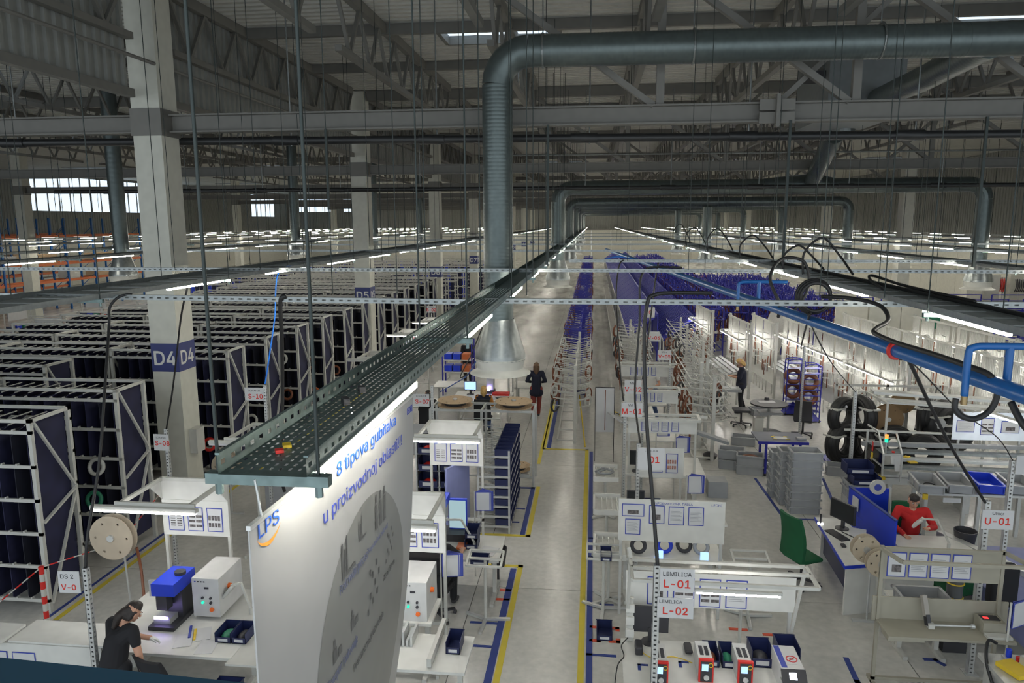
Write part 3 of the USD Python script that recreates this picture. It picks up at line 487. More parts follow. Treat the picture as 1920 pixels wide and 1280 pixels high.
# flow racks with blue curtains farther left and behind
fr = None
def blue_rack(loc, lab, g):
    t = thing('curtain_rack', lab, 'rack', loc, group=g); w, d, h = 2.6, .9, 2.6
    for x in (.03, w-.03):
        for y in (.03, d-.03): B().b2(x-.03, x+.03, y-.03, y+.03, 0, h).put('post', white, t)
    for z in (.5, 1.05, 1.6, 2.15, 2.58): B().b2(0, w, 0, .05, z-.03, z+.03).b2(0, w, d-.05, d, z-.03, z+.03).put('shelf_rail', white, t)
    for i in range(9): B().b2(.1+i*.27, .1+i*.27+.22, .05, .09, .3, 2.1).put('curtain_strip', blueb if i % 4 == 1 else navy, t)
    return t
for k, y in enumerate((42.2, 45.2, 48.2, 53.8, 57, 61, 66.8, 71)):
    for b in range(6):
        x = -2.7*(b+1)-8.4
        lab, g = 'distant rack with navy curtain strips beyond the left racks', 'distant curtain racks'
        if fr is None: fr = blue_rack((x, y, 0), lab, g)
        else: dup(fr, (x, y, 0))
# orange and blue pallet racking at far left
pr = None
for j, (x, lab) in enumerate(((-37, 'front row'), (-43.5, 'back row'))):
    t = thing('pallet_rack', f'orange beamed pallet racking with blue uprights at far left, {lab}', 'pallet rack', (x, 36, 0))
    for i in range(8):
        for dx in (0, 1.1): B().b2(dx-.05, dx+.05, i*2.8-.05, i*2.8+.05, 0, 6.2).put('upright', bluep, t)
        b = B(); [b.bar((0, i*2.8, z), (1.1, i*2.8, z+.9), .03) for z in (.3, 1.4, 2.5, 3.6, 4.7)]; b.put('lattice_brace', bluep, t)
    for z in (.9, 2.0, 3.15, 5.0):
        for i in range(7):
            for dx in (0, 1.1): B().b2(dx-.03, dx+.03, i*2.8+.06, i*2.8+2.74, z-.08, z+.08).put('beam', orange, t)
    for i, z in [(q, zz) for q in range(7) for zz in (.98, 2.08, 3.23)]:
        r = rnd.random()
        if r < .55: B().b2(x+.1, x+1.0, 36+i*2.8+.3, 36+i*2.8+.3+rnd.uniform(.8, 2.1), z, z+rnd.uniform(.35, .8)).put('pallet_load', rnd.choice([white, card, paper, greyb]), label=f'boxed load on the far left pallet racking, {lab}', cat='box', group=f'loads on the pallet racking, {lab}')
# assembly clutter left of the racks (far background tables)
ct = None
for k in range(12):
    x, y = rnd.choice([(-20.5, 0), (-24, 0), (-27.5, 0)])[0], 20+k*1.6+rnd.uniform(0, .8)
    if ct is None:
        ct = thing('assembly_table', 'distant white assembly table with blue bins beyond the left racks', 'table', (x, y, 0), group='distant assembly tables at left')
        B().b2(-.9, .9, -.4, .4, .74, .78).put('tabletop', whiteb, ct); b = B(); [b.b2(a*.85-.02, a*.85+.02, c*.35-.02, c*.35+.02, 0, 1.8 if c > 0 else .74) for a in (-1, 1) for c in (-1, 1)]; b.b2(-.87, .87, .33, .37, 1.75, 1.8); b.put('frame', white, ct)
        for i in range(4): B().b2(-.8+i*.4, -.5+i*.4, .1, .35, .78, .95).put('bin', [navyp, blueb, green2, red][i], ct)
        B().b2(-.6, .6, .345, .36, 1.2, 1.7).put('board', paper, ct)
    else: dup(ct, (x, y, 0), rnd.choice([0, 90, 180]))
# ---------------------------------------------------------------- right half: harness racks and boards
def stand(label, loc, n, group=None, col=white, cable=True, L6=6.0, tilt=1):
    """long wheeled cable stand: ladder base on the floor, posts, rows of arms, hanging brown cables"""
    t = thing('cable_stand', label, 'cable stand', loc, group=group)
    b = B(); b.b2(-.02, .02, 0, L6, .06, .1).b2(.44, .48, 0, L6, .06, .1); b.put('base_rail', col, t)
    for i in range(7): B().b2(0, .46, i*L6/6-.02, i*L6/6+.02, .06, .1).put('base_rung', col, t)
    for i in range(4): B().b2(.42, .5, i*L6/3-.035, i*L6/3+.035, 0, 2.1).put('post', col, t)
    for z in np.arange(.95, 2.1, .2):
        b = B(); b.bar((.46, 0, z), (.46, L6, z), .03)
        b.bar((-.1, 0, z+.08), (-.1, L6, z+.08), .022); b.bar((.84, 0, z+.08), (.84, L6, z+.08), .018)
        for y in np.arange(.05, L6, .75): b.bar((.46, y, z), (-.12, y-.05, z+.09), .022); b.bar((.46, y, z), (.86, y, z+.09), .018)
        b.put('arm_row', col, t)
    if cable:
        for i in range(n):
            y, z = rnd.uniform(.1, L6), rnd.uniform(1.0, 1.9); r = rnd.uniform(.12, .2); s = rnd.choice([-1, 1, -1]); x = -.1 if s < 0 else .8
            B().tube(arc((x, y, z-r*.8), r, 0, 360, (.5, .86, 0), (0, .1, 1), 14)[:-1], rnd.uniform(.018, .035), 6, True).put('cable_loop', rnd.choice([brown, brown, brown, dark, white]), t, True)
        for i in range(n//3):
            y = rnd.uniform(.1, L6); B().tube(cr([(-.05, y, 1.3), (-.1, y+.03, 1.0), (-.07, y, rnd.uniform(.45, .7))], 4), .025, 6).put('hanging_cable', brown, t, True)
    return t
rnd.seed(11)
s1 = stand('white cable stand with brown cable loops standing in the aisle', (-.88, 18.95, 0), 30)
stand('second white cable stand with brown loops, right of the aisle gap', (1.0, 22.4, 0), 34, L6=6)
sb = stand('blue cable stand with cables down the aisle', (-.88, 26.2, 0), 30, 'blue cable stands down the aisle', bluef, L6=7)
for y in (34.5, 42.8, 51, 59.5, 68, 77): dup(sb, (-.88, y, 0))
stand('white cable stand with loops behind the assembly benches', (2.5, 17.8, 0), 26, L6=3.8); s3 = stand('farther white cable stand with loops, right of the benches', (3.0, 23.2, 0), 26, L6=6)
# blue slanted flow racks in the middle distance
def flow(label, loc, g):
    t = thing('flow_rack', label, 'rack', loc, group=g)
    for y in (0, 2.4):
        B().b2(-.02, .02, y-.02, y+.02, 0, 1.0).put('post', white, t); B().b2(1.2, 1.25, y-.02, y+.02, 0, 2.0).put('post', bluef, t); B().bar((0, y, 1.0), (1.22, y, 1.95), .05).put('slanted_rail', bluef, t)
    B().b2(-.03, .02, 0, 2.4, 1.0, 1.05).put('edge_rail', white, t); B().b2(1.18, 1.24, 0, 2.4, 1.95, 2.0).put('top_rail', bluef, t)
    for i in range(8):
        y = .15+i*.3; B().bar((0, y, 1.02), (1.22, y, 1.97), .13, .04).put('cross_slat', bluef, t)
        if i % 4 == 2: B().bar((.05, y+.15, .85), (1.2, y+.15, 1.75), .05, .02).put('white_strip', paper, t)
    B().b2(1.22, 1.24, 0, 2.4, .3, 1.9).put('back_panel', bluef, t)
    return t
f0 = None
for x in (1.5, 2.9):
    for k in range(26):
        y = 31+k*2.6 if x < 2 else 30.2+k*2.6
        if f0 is None: f0 = flow('blue slanted flow rack in the long row right of the aisle', (x, y, 0), 'blue slanted flow racks')
        else: dup(f0, (x, y, 0))
def hooks(label, loc, g, n=60, hi=2.2):
    t = thing('hook_rack', label, 'rack', loc, group=g)
    for x in (0, 1.1):
        for y in (0, 2.0): B().b2(x-.02, x+.02, y-.02, y+.02, 0, hi).put('post', bluef, t)
    for z in (.4, hi-.5, hi-.05): B().b2(0, 1.1, -.02, .02, z, z+.04).b2(0, 1.1, 1.98, 2.02, z, z+.04).b2(-.02, .02, 0, 2, z, z+.04).b2(1.08, 1.12, 0, 2, z, z+.04).put('cross_rail', bluef, t)
    b = B()
    for i in range(n):
        x, y, z = rnd.uniform(0, 1.1), rnd.uniform(0, 2), rnd.uniform(1.2, hi); b.bar((x, y, z), (x+rnd.uniform(-.12, .12), y+rnd.uniform(-.12, .12), z+rnd.uniform(.15, .35)), .035)
    p = b.put('hook_arms', bluef, t); keys(p, kind='stuff')
    b = B()
    for i in range(14):
        x, y = rnd.uniform(0, 1.1), rnd.uniform(0, 2); b.tube([(x, y, 2.0), (x+.03, y, 1.2), (x, y, rnd.uniform(.4, .8))], .02, 5)
    p = b.put('hung_cables', brown, t); keys(p, kind='stuff'); return t
h0 = hooks('blue hook rack hung with cables in the middle distance', (4.4, 31.5, 0), 'blue hook racks, middle distance')
for k in range(20):
    for x in (4.4, 5.9):
        if (k, x) != (0, 4.4): dup(h0, (x, (31.5 if x < 5 else 34)+k*2.5, 0))
h1 = hooks('dense blue hook rack behind the white wiring boards', (7.15, 33, 0), 'dense blue hook racks behind the boards', 150)
for k in range(1, 24): dup(h1, (7.15+1.35*(k % 3), 33+2.3*(k//3), 0))
def barrack(label, loc, g):
    t = thing('bar_rack', label, 'rack', loc, group=g)
    for x in (0, 2.6): B().b2(x-.025, x+.025, -.025, .025, 0, 2.1).put('post', bluef, t)
    for z in (.5, .95, 1.4, 1.8, 2.1): B().b2(0, 2.6, -.02, .02, z-.02, z+.02).put('cross_bar', bluef, t)
    for i in range(6): B().bar((.2+i*.44, 0, 2.1), (.2+i*.44, -.45, 2.15), .025).put('arm', bluef, t)
    B().b2(-.03, .03, -.4, .4, 0, .05).b2(2.57, 2.63, -.4, .4, 0, .05).put('foot', bluef, t); return t
br = None
for k in range(36):
    x, y = 14.1+(k % 4)*3.0+rnd.uniform(-.3, .3), 21+(k//4)*2.3
    if abs(x-14.3) < 1.9 and min(abs(y-cy-.3) for cy in colY) < .8: continue
    if br is None: br = barrack('blue bar rack among many on the right side of the hall', (x, y, 0), 'blue bar racks at right')
    else: dup(br, (x, y, 0))
# red and brown cable bundles hanging near the right wall
for k in range(14):
    x, y, z = 22+rnd.uniform(-.6, 3.5), 38+rnd.uniform(-2, 6), rnd.uniform(1.7, 2.3)
    t = thing('cable_bundle', 'red-brown cable bundle hanging near the right wall', 'cable bundle', (x, y, 0), 0, 'cable bundles near the right wall'); m_ = rnd.choice([brown, red, brown, dark])
    for i in range(6): B().tube(cr([(i*.09, 0, z+.4), (i*.09+.05, -.05, z), (i*.09, 0, z-.3)], 3), .03, 5).put('cable', m_, t, True)
    B().b2(-.05, .55, -.02, .02, z+.36, z+.4).put('rail', white, t); B().b2(.2, .26, .0, .04, 0, z+.4).put('post', white, t)
for k in range(5): B().b2(20.5+k*1.1, 21.3+k*1.1, 43+(k % 2)*.4, 43.6, 0, 2.5+.3*(k % 3)).put('tall_cabinet', [cream, white, colm][k % 3], label='pale tall cabinet standing near the right wall', cat='cabinet', group='pale cabinets near the right wall')
# white wiring boards with tubes and light bars
def wboard(label, loc, rz, group, w=2.6, base='solid'):
    """local x along the board, faces -y"""
    t = thing('wiring_board', label, 'wiring board', loc, rz, group)
    for x in (.03, w-.03): B().b2(x-.04, x+.04, .0, .08, 0, 2.55).put('post', white, t)
    for i in range(int((w-.15)/.062)):
        x = .1+i*.062
        if i % 14 in (6, 7): continue
        B().rod((x, -.02, 1.0), (x, -.02, 2.5), .021, 6).put('tube', white, t, True)
    B().b2(0, w, -.06, -.01, .95, 1.0).put('rail', white, t); B().b2(0, w, -.04, 0, 2.46, 2.52).put('rail', white, t); B().b2(0, w, -.04, 0, 1.6, 1.64).put('rail', white, t)
    B().b2(.08, w-.08, 0, .03, .45, .95).put('lower_panel', whiteb, t)
    B().b2(.05, w-.05, -.34, -.29, 1.93, 1.97).put('lamp_housing', white, t); [B().b2(x, x+.04, -.3, 0, 1.97, 2.0).put('lamp_bracket', white, t) for x in (.1, w-.14)]; B().b2(.08, w-.08, -.335, -.295, 1.905, 1.93).put('light_bar', taskm, t)
    for i in range(16):
        x, z = rnd.uniform(.1, w-.1), rnd.uniform(1.1, 2.1); B().bar((x, -.05, z), (x+rnd.uniform(-.12, .12), -.25, z+rnd.uniform(-.1, .15)), .028).put('fork', white, t)
    for i in range(10):
        x, z = rnd.uniform(.1, w-.1), rnd.uniform(1.1, 1.9); B().tube(cr([(x, -.08, z), (x+.03, -.1, z-.2), (x+rnd.uniform(-.05, .05), -.08, z-rnd.uniform(.35, .6))], 3), .016, 5).put('hung_cable', rnd.choice([brown, brown, dark]), t, True)
    b = B(); [b.b2(.15+i*.35, .18+i*.35, -.03, 0, .05, .45) for i in range(int((w-.2)/.35))]; b.put('lower_grille', white, t)
    return t
rz = -83.
w0 = wboard('white wiring board with vertical tubes and light bar, first of the right row', (6.6, 26.2, 0), rz, None)
for k in range(1, 3): dup(w0, (6.6+.32*k, 26.2-2.68*k, 0), rz, [0, 'white wiring board second along the right row, behind the blue cart', 'white wiring board third along the right row, above the black coils', 'white wiring board nearest in the right row, behind the bright display board'][k])
for k in range(4): dup(w0, (9.0+.25*k, 27.5-2.75*k, 0), rz, 'white wiring board in the second row behind the right row', 'second row of wiring boards')
for k in range(4): dup(w0, (11.2+.25*k, 27.0-2.75*k, 0), rz, 'white wiring board in the rear row at the right edge', 'rear row of wiring boards')
dup(w0, (4.9, 27.0, 0), -85, 'white wiring board left of the blonde woman, in the middle of the floor'); dup(w0, (5.75, 27.2, 0), -85, 'white wiring board right of the blonde woman'); dup(w0, (4.2, 30.4, 0), -85, 'white wiring board farthest back in the middle of the floor')
# tilted grey slatted tables between the boards
def slat_table(label, loc, rz, n=5):
    t = thing('slatted_table', label, 'table', loc, rz)
    for i in range(n): B().box((.1+i*.13, 1.3, 1.0+i*.05), (.1, 2.6, .025), ry=-20).put('slat', greyb, t)
    for y in (.2, 2.4): B().bar((.12, y, 0), (.12, y, 1.0), .05).put('leg', white, t); B().bar((.1+.13*(n-1), y, 0), (.1+.13*(n-1), y, .95+.05*n), .05).put('leg', white, t)
    return t
slat_table('grey slatted tilted table behind the blonde woman', (6.15, 22.9, 0), 4, 4); slat_table('second grey slatted tilted table farther back', (5.7, 29.0, 0), 4); slat_table('grey slatted tilted table left of the small work table', (4.15, 23.4, 0), 4, 4)
t = thing('leaning_board', 'tilted white wiring panel leaning behind the right boards', 'panel', (7.3, 30.2, 0), 4); B().box((0, 0, 1.5), (.04, 2.6, 1.5), ry=20).put('panel', L('grey_white_panel', (.45, .45, .43), .5, var=.15, sc=25), t); [B().b2(-.04, .0, y, y+.05, 0, 1.4).put('leg', white, t) for y in (-1.2, 1.15)]
t = thing('small_table', 'small bright white table before the blue hook racks', 'table', (5.6, 32.6, 0)); B().b2(-.5, .5, -.3, .3, 1.0, 1.03).put('tabletop', whiteb, t); [B().b2(x-.02, x+.02, -.02, .02, 0, 1.0).put('leg', white, t) for x in (-.4, .4)]
pw = thing('partition_wall', 'cream partition wall with green notice behind the white wiring boards', 'partition')
for i in range(5): B().b2(9.3+i*1.2, 10.48+i*1.2, 29.3, 29.4, 0, 2.6).put('panel', cream, pw)
B().b2(12.45, 13.1, 29.26, 29.3, 1.75, 2.4).put('green_notice', green2, pw); B().b2(10.5, 11.2, 29.2, 29.3, 2.0, 2.55).put('wall_box', colm, pw)
for k in range(5): dup(br, (11.05, 31+k*2.2, 0))
# ---------------------------------------------------------------- work stations
def sheets(t, x0, x1, z0, z1, y, n, frame=inkb, cols=None, gap=.06):
    """framed sheets on a board: frame, paper and printed blocks, each its own part"""
    w = (x1-x0-gap*(n+1))/n
    for i in range(n):
        a = x0+gap+i*(w+gap); sf = B().b2(a, a+w, y-.006, y, z0, z1).put('sheet_frame', frame, t); B().b2(a+.012, a+w-.012, y-.008, y-.005, z0+.012, z1-.012).put('sheet', paper, sf)
        b = B(); h = z1-z0
        kind = (cols or 'abc')[i % len(cols or 'abc')]
        if kind == 'a': [b.b2(a+w*(.15+.42*c), a+w*(.45+.42*c), y-.01, y-.007, z0+h*(.2+.1*r), z0+h*(.24+.1*r)) for r in range(5) for c in (0, 1)]
        elif kind == 'b': [b.b2(a+w*(.1+.45*c), a+w*(.48+.45*c), y-.01, y-.007, z0+h*(.18+.2*r), z0+h*(.28+.2*r)) for r in range(3) for c in (0, 1)]
        elif kind == 'c': [b.b2(a+w*(.1+.2*c), a+w*(.25+.2*c), y-.01, y-.007, z0+h*(.2+.28*r), z0+h*(.38+.3*r)) for r in range(2) for c in range(4)]
        elif kind == 'd': [b.b2(a+w*.12, a+w*(.85-.1*(r % 3)), y-.01, y-.007, z0+h*(.25+.07*r), z0+h*(.27+.07*r)) for r in range(8)]
        elif kind == 'p': b.b2(a+w*.25, a+w*.75, y-.01, y-.007, z0+h*.2, z0+h*.5)
        b.put('print', photor if kind == 'c' and i % 2 else photo if kind != 'd' else greyb, sf)
def station(label, loc, w=1.0, panel=True, led=True, table=None, cols='abc', over=.3, lit=True, group=None):
    t = thing('work_station', label, 'work station', loc, group=group); x1 = w
    for x in (.02, w-.02): B().b2(x-.02, x+.02, .0, .045, 0, 2.25).put('post', white, t)
    if panel:
        B().b2(0, w, -.012, 0, 1.45, 1.97).put('back_panel', whiteb, t); sheets(t, .03, w-.03, 1.52, 1.87, -.013, 3, cols=cols)
        for x in (0, w-.012): B().add([(x, 0, 1.97), (x, -.0, 2.25), (x, -.28, 2.25), (x+.012, 0, 1.97), (x+.012, 0, 2.25), (x+.012, -.28, 2.25)], [[0, 1, 2], [5, 4, 3], [0, 3, 4], [0, 4, 1], [1, 4, 5], [1, 5, 2], [2, 5, 3], [2, 3, 0]]).put('gusset', whiteb, t)
        B().add([(0, 0, 1.97), (w, 0, 1.97), (w, -.02, 2.25), (0, -.02, 2.25)], [[0, 1, 2], [0, 2, 3]]).put('upper_panel', whiteb, t)
    for a, c in (((0, 0, 2.27), (w, 0, 2.27)), ((0.02, 0, 2.27), (.02, -.92, 2.27)), ((w-.02, 0, 2.27), (w-.02, -.92, 2.27)), ((-.05, -.92, 2.27), (w+.05, -.92, 2.27))): B().bar(a, c, .04, .05).put('top_frame', white, t)
    if led:
        B().b2(-over, w+.1, -1.0, -.93, 2.2, 2.25).put('lamp_housing', white, t); B().b2(-over+.02, w+.08, -1.005, -.935, 2.175, 2.2).put('lamp_tube', taskm if lit else paper, t)
    for x in (.02, w-.02): B().b2(x-.02, x+.02, -.6, .1, 0, .05).put('foot', white, t)
    B().b2(0, w, 0, .04, .4, .45).put('cross_rail', white, t)
    return t
def table(label, x0, x1, y0, y1, z=.78, corner=True, name='work_table', m=None):
    t = thing(name, label, 'table', ((x0+x1)/2, (y0+y1)/2, 0)); a, c = (x1-x0)/2, (y1-y0)/2
    B().b2(-a, a, -c, c, z-.035, z).put('tabletop', m or whiteb, t)
    for sx in (-1, 1):
        B().b2(sx*(a-.12)-.03, sx*(a-.12)+.03, -.03, .03, .05, z-.03).put('leg', white, t); B().b2(sx*(a-.12)-.03, sx*(a-.12)+.03, -c+.05, c-.05, 0, .05).put('foot', white, t)
    B().b2(-a+.1, a-.1, -.02, .02, z-.1, z-.04).put('apron', white, t); return t
def bin_(label, x, y, z, w=.15, d=.24, h=.12, m=None, rz=0, group=None, fill=None, lab=True):
    t = thing('storage_bin', label, 'bin', (x, y, z), rz, group); m = m or navyp
    B().b2(-w/2, w/2, -d/2, d/2, 0, .008).put('base', m, t); B().b2(-w/2, -w/2+.006, -d/2, d/2, 0, h).b2(w/2-.006, w/2, -d/2, d/2, 0, h).b2(-w/2, w/2, d/2-.006, d/2, 0, h).put('walls', m, t); B().b2(-w/2, w/2, -d/2, -d/2+.006, 0, h*.55).put('front_lip', m, t); B().b2(-w/2-.006, w/2+.006, d/2-.004, d/2+.008, h-.012, h).put('rear_lip', m, t)
    if lab: B().b2(-w*.3, w*.3, -d/2-.003, -d/2, h*.15, h*.42).put('label_strip', paper, t)
    if fill: B().add(np.array(trimesh.creation.icosphere(1).vertices)*[w*.38, d*.38, h*.35]+[0, 0, h*.2], trimesh.creation.icosphere(1).faces).put('contents', fill, t, True)
    return t
def post(label, x, y, h, z0=0, w=.055, name='sign_post', m=None):
    t = thing(name, label, 'post', (x, y, z0)); n = int((h-z0)/.055); m = m or alum
    B().plate((-w/2, -w/2, 0), (0, 0, h-z0), (w, 0, 0), n, 1, .35, .4).plate((w/2, -w/2, 0), (0, 0, h-z0), (0, w, 0), n, 1, .35, .4).put('slotted_angle', m, t); B().b2(-w/2+.006, w/2-.006, w/2-.006, w/2, 0, h-z0).b2(-w/2, -w/2+.004, -w/2, w/2, 0, h-z0).put('web', greyb, t); B().b2(-.08, .08, -.08, .08, 0, .01).put('base_plate', m, t); return t
def sign(label, x, y, z, w, h, lines, rx=0):
    t = thing('station_sign', label, 'sign', (x, y, z), rx); pl_ = B().b2(-w/2, w/2, -.004, .004, -h/2, h/2).put('plate', paper, t)
    for (s, th, m, dz, dx) in lines: B().text(s, th, (dx, -.0045, dz), bold=m is redtxt, center=True).put('lettering', m, pl_)
    return t
def drum(label, x, y, z, r, w=.18, axis='y', m=None, grp=None, core=None):
    """a reel: two flanges with holes round a hub, wound with cable"""
    t = thing('cable_reel', label, 'cable reel', (x, y, z), 0, grp); pl = mf.Manifold.cylinder(.012, r, r, 40)
    for k in range(6): pl -= mf.Manifold.cylinder(.05, .018, .018, 10).translate((r*.72*math.cos(k*PI/3), r*.72*math.sin(k*PI/3), -.01))
    pl -= mf.Manifold.cylinder(.05, .05, .05, 16).translate((0, 0, -.01)); mm = pl.to_mesh(); v0 = np.array(mm.vert_properties[:, :3], float); f0 = mm.tri_verts
    for s in (-w/2, w/2-.012):
        v = v0+[0, 0, s]
        if axis == 'y': v = np.c_[v[:, 0], -v[:, 2], v[:, 1]]
        if axis == 'x': v = np.c_[v[:, 2], v[:, 0], v[:, 1]]
        B().add(v, f0).put('flange', m or card, t)
    B().lathe([(r*.6, -w/2+.014), (r*.63, 0), (r*.6, w/2-.014)], 28, axis=axis).put('wound_cable', core or dark, t, True); B().lathe([(.001, -w/2-.03), (.05, -w/2-.03), (.05, w/2+.03), (.001, w/2+.03)], 14, axis=axis).put('hub', alum, t, 30)
    return t
def crate(label, x, y, z, w=.6, d=.4, h=.22, rz=0, m=None, group=None, fill=None):
    t = thing('plastic_crate', label, 'crate', (x, y, z), rz, group); m = m or greyb
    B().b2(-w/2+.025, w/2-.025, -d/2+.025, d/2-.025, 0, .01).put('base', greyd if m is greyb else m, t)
    B().b2(-w/2+.022, w/2-.022, -d/2+.02, -d/2+.028, 0, h).b2(-w/2+.022, w/2-.022, d/2-.028, d/2-.02, 0, h).b2(-w/2+.02, -w/2+.028, -d/2+.022, d/2-.022, 0, h).b2(w/2-.028, w/2-.02, -d/2+.022, d/2-.022, 0, h).put('walls', m, t)
    B().b2(-w/2-.012, w/2+.012, -d/2-.012, -d/2+.02, h-.03, h).b2(-w/2-.012, w/2+.012, d/2-.02, d/2+.012, h-.03, h).b2(-w/2-.012, -w/2+.02, -d/2, d/2, h-.03, h).b2(w/2-.02, w/2+.012, -d/2, d/2, h-.03, h).put('rim', m, t)
    b = B(); [b.b2(a-.008, a+.008, s*(d/2-.014)-.012, s*(d/2-.014)+.012, .01, h-.02) for a in np.linspace(-w/2+.03, w/2-.03, 2) for s in (-1, 1)]; [b.b2(s*(w/2-.014)-.012, s*(w/2-.014)+.012, a-.008, a+.008, .01, h-.02) for a in np.linspace(-d/2+.06, d/2-.06, 3) for s in (-1, 1)]; b.put('ribs', m, t)
    if fill: B().add(np.array(trimesh.creation.icosphere(2).vertices)*[w*.4, d*.38, h*.5]+[0, 0, h*.45], trimesh.creation.icosphere(2).faces).put('contents', fill, t, True)
    return t
def flipbook(label, x, y, z, rz=0, n=5, grp=None):
    """swivel document holder: blue-framed pages fanned on a post"""
    t = thing('document_holder', label, 'document holder', (x, y, z), rz, grp)
    for i in range(n):
        b = B(); a = math.radians(-8+i*11); u = np.array([math.cos(a), -math.sin(a)*.6, 0]); o = np.array([i*.02, .03*i, 0]); b.quad(o+[0, 0, 0], o+u*.24, o+u*.24+[0, 0, .33], o+[0, 0, .33])
        b2 = B().bar(o+u*.12+[0, 0, 0], o+u*.12+[0, 0, .33], .24, .006, up=np.cross(u, [0, 0, 1])); b2.put('page_frame', inkb, t)
        nn = unit(np.cross(u, [0, 0, 1])); B().add((BOXV*[.215, .012, .30])@np.array([u, nn, [0, 0, 1]])+o+u*.12+[0, 0, .165], BOXF).put('page', paper, t)
    B().rod((-.02, .02, -z), (-.02, .02, .33), .012, 8).put('pole', white, t); return t
def monitor(label, x, y, z, rz=0, w=.44, h=.28, lit=None):
    t = thing('monitor', label, 'monitor', (x, y, z), rz); hs_ = B().b2(-w/2, w/2, -.02, .02, .14, .14+h).put('housing', dark, t); B().b2(-w/2+.015, w/2-.015, -.023, -.019, .155, .125+h).put('display', lit or SO, hs_); B().b2(-.03, .03, .0, .03, .01, .2).put('neck', dark, t); B().lathe([(.001, 0), (.11, 0), (.11, .012), (.001, .02)], 20).put('stand', dark, t, 30); return t
SO = L('screen_dark', (.02, .022, .025), .2); used['so'] = 1
def office_chair(label, x, y, rz, m=clk, back=True, base=dark, bh=.56):
    t = thing('office_chair', label, 'chair', (x, y, 0), rz)
    B().add(*rbox(.46, .44, .07, .03, (0, 0, .47))).put('seat', m, t, 40); B().rod((0, 0, .1), (0, 0, .45), .028, 10).put('gas_lift', base, t)
    for k in range(5):
        a = 2*PI*k/5; B().bar((0, 0, .1), (.29*math.cos(a), .29*math.sin(a), .075), .045, .03).put('base_arm', base, t); B().lathe([(.001, -.02), (.03, -.02), (.03, .02), (.001, .02)], 10, (.29*math.cos(a), .29*math.sin(a), .03), 'x').put('caster', dark, t)
    if back:
        g = np.linspace(-1, 1, 9); V = []; 
        for s in (0, 1):
            for w_ in np.linspace(0, 1, 8):
                for u_ in g: V.append((u_*(.235-.03*w_**3)*(1+(bh-.56)*.8), .24-.05*u_*u_+.05*s+.07*w_-.05*math.sin(w_*PI), .5+bh*w_))
        m_ = 9*8; f = []
        for i in range(7):
            for j in range(8): a = i*9+j; f += [[a, a+1, a+10, a+9], [m_+a, m_+a+9, m_+a+10, m_+a+1]]
        for j in range(8): f += [[j, m_+j, m_+j+1, j+1], [63+j, 64+j, m_+64+j, m_+63+j]]
        for i in range(7): f += [[i*9, i*9+9, m_+i*9+9, m_+i*9], [i*9+8, m_+i*9+8, m_+i*9+17, i*9+17]]
        B().add(V, tri_q(f)).put('backrest', m, t, 50); B().bar((0, .1, .44), (0, .27, .6), .06, .03).put('back_bracket', base, t)
    return t
def rbox(w, d, h, r, c=(0, 0, 0)):
    s = [mf.Manifold.sphere(r, 12).translate((a*(w/2-r), b*(d/2-r), e*(h/2-min(r, h/2-.001)))) for a in (-1, 1) for b in (-1, 1) for e in (-1, 1)]
    m = mf.Manifold.batch_hull(s).to_mesh(); return np.array(m.vert_properties[:, :3], float)+np.asarray(c, float), m.tri_verts
def lamp(label, x, y, z, rz=0, s=1.0):
    """white magnifier task lamp on a jointed arm"""
    t = thing('magnifier_lamp', label, 'lamp', (x, y, z), rz); B().rod((0, 0, 0), (0, 0, .08), .025, 10).put('clamp', white, t); B().bar((0, 0, .08), (.22*s, 0, .42), .025).bar((.22*s, 0, .42), (.5*s, 0, .38), .025).put('arm', white, t)
    v, f = rbox(.2, .17, .045, .02, (0, 0, 0)); a = math.radians(50); R_ = np.array([[math.cos(a), 0, math.sin(a)], [0, 1, 0], [-math.sin(a), 0, math.cos(a)]]); B().add(v@R_.T+[.55*s, 0, .31], f).put('lamp_head', white, t, 40); return t
def control_box(label, x, y, z, w, d, h, rz=0):
    t = thing('control_cabinet', label, 'machine', (x, y, z), rz); hs_ = B().b2(-w/2, w/2, -d/2, d/2, 0, h).put('housing', LGS, t)
    B().b2(-w*.05, w*.12, -d/2-.004, -d/2, h*.73, h*.78).put('display', dark, hs_)
    for (u, v_, m, r) in ((-.12, .5, dark, .016), (.18, .5, dark, .016), (-.12, .38, lamp_g, .018), (.18, .38, dark, .018), (.2, .2, vestm, .028)): B().lathe([(.001, -.02), (r, -.02), (r, .012), (.001, .012)], 12, (u*w, -d/2, v_*h), 'y').put('button', m, hs_)
    for i in range(4): B().b2(-w*.4+i*.04, -w*.4+i*.04+.02, -d/2-.003, -d/2, h*.9, h*.93).put('mark', inkp if i else inkb, hs_)
    B().lathe([(.001, 0), (.035, 0), (.03, .04), (.001, .04)], 14, (w/2, -d*.1, h*.6), 'x').put('main_switch', vestm, t); return t
LGS = L('light_grey_enamel', (.50, .50, .49), .45); used['lgs'] = 1
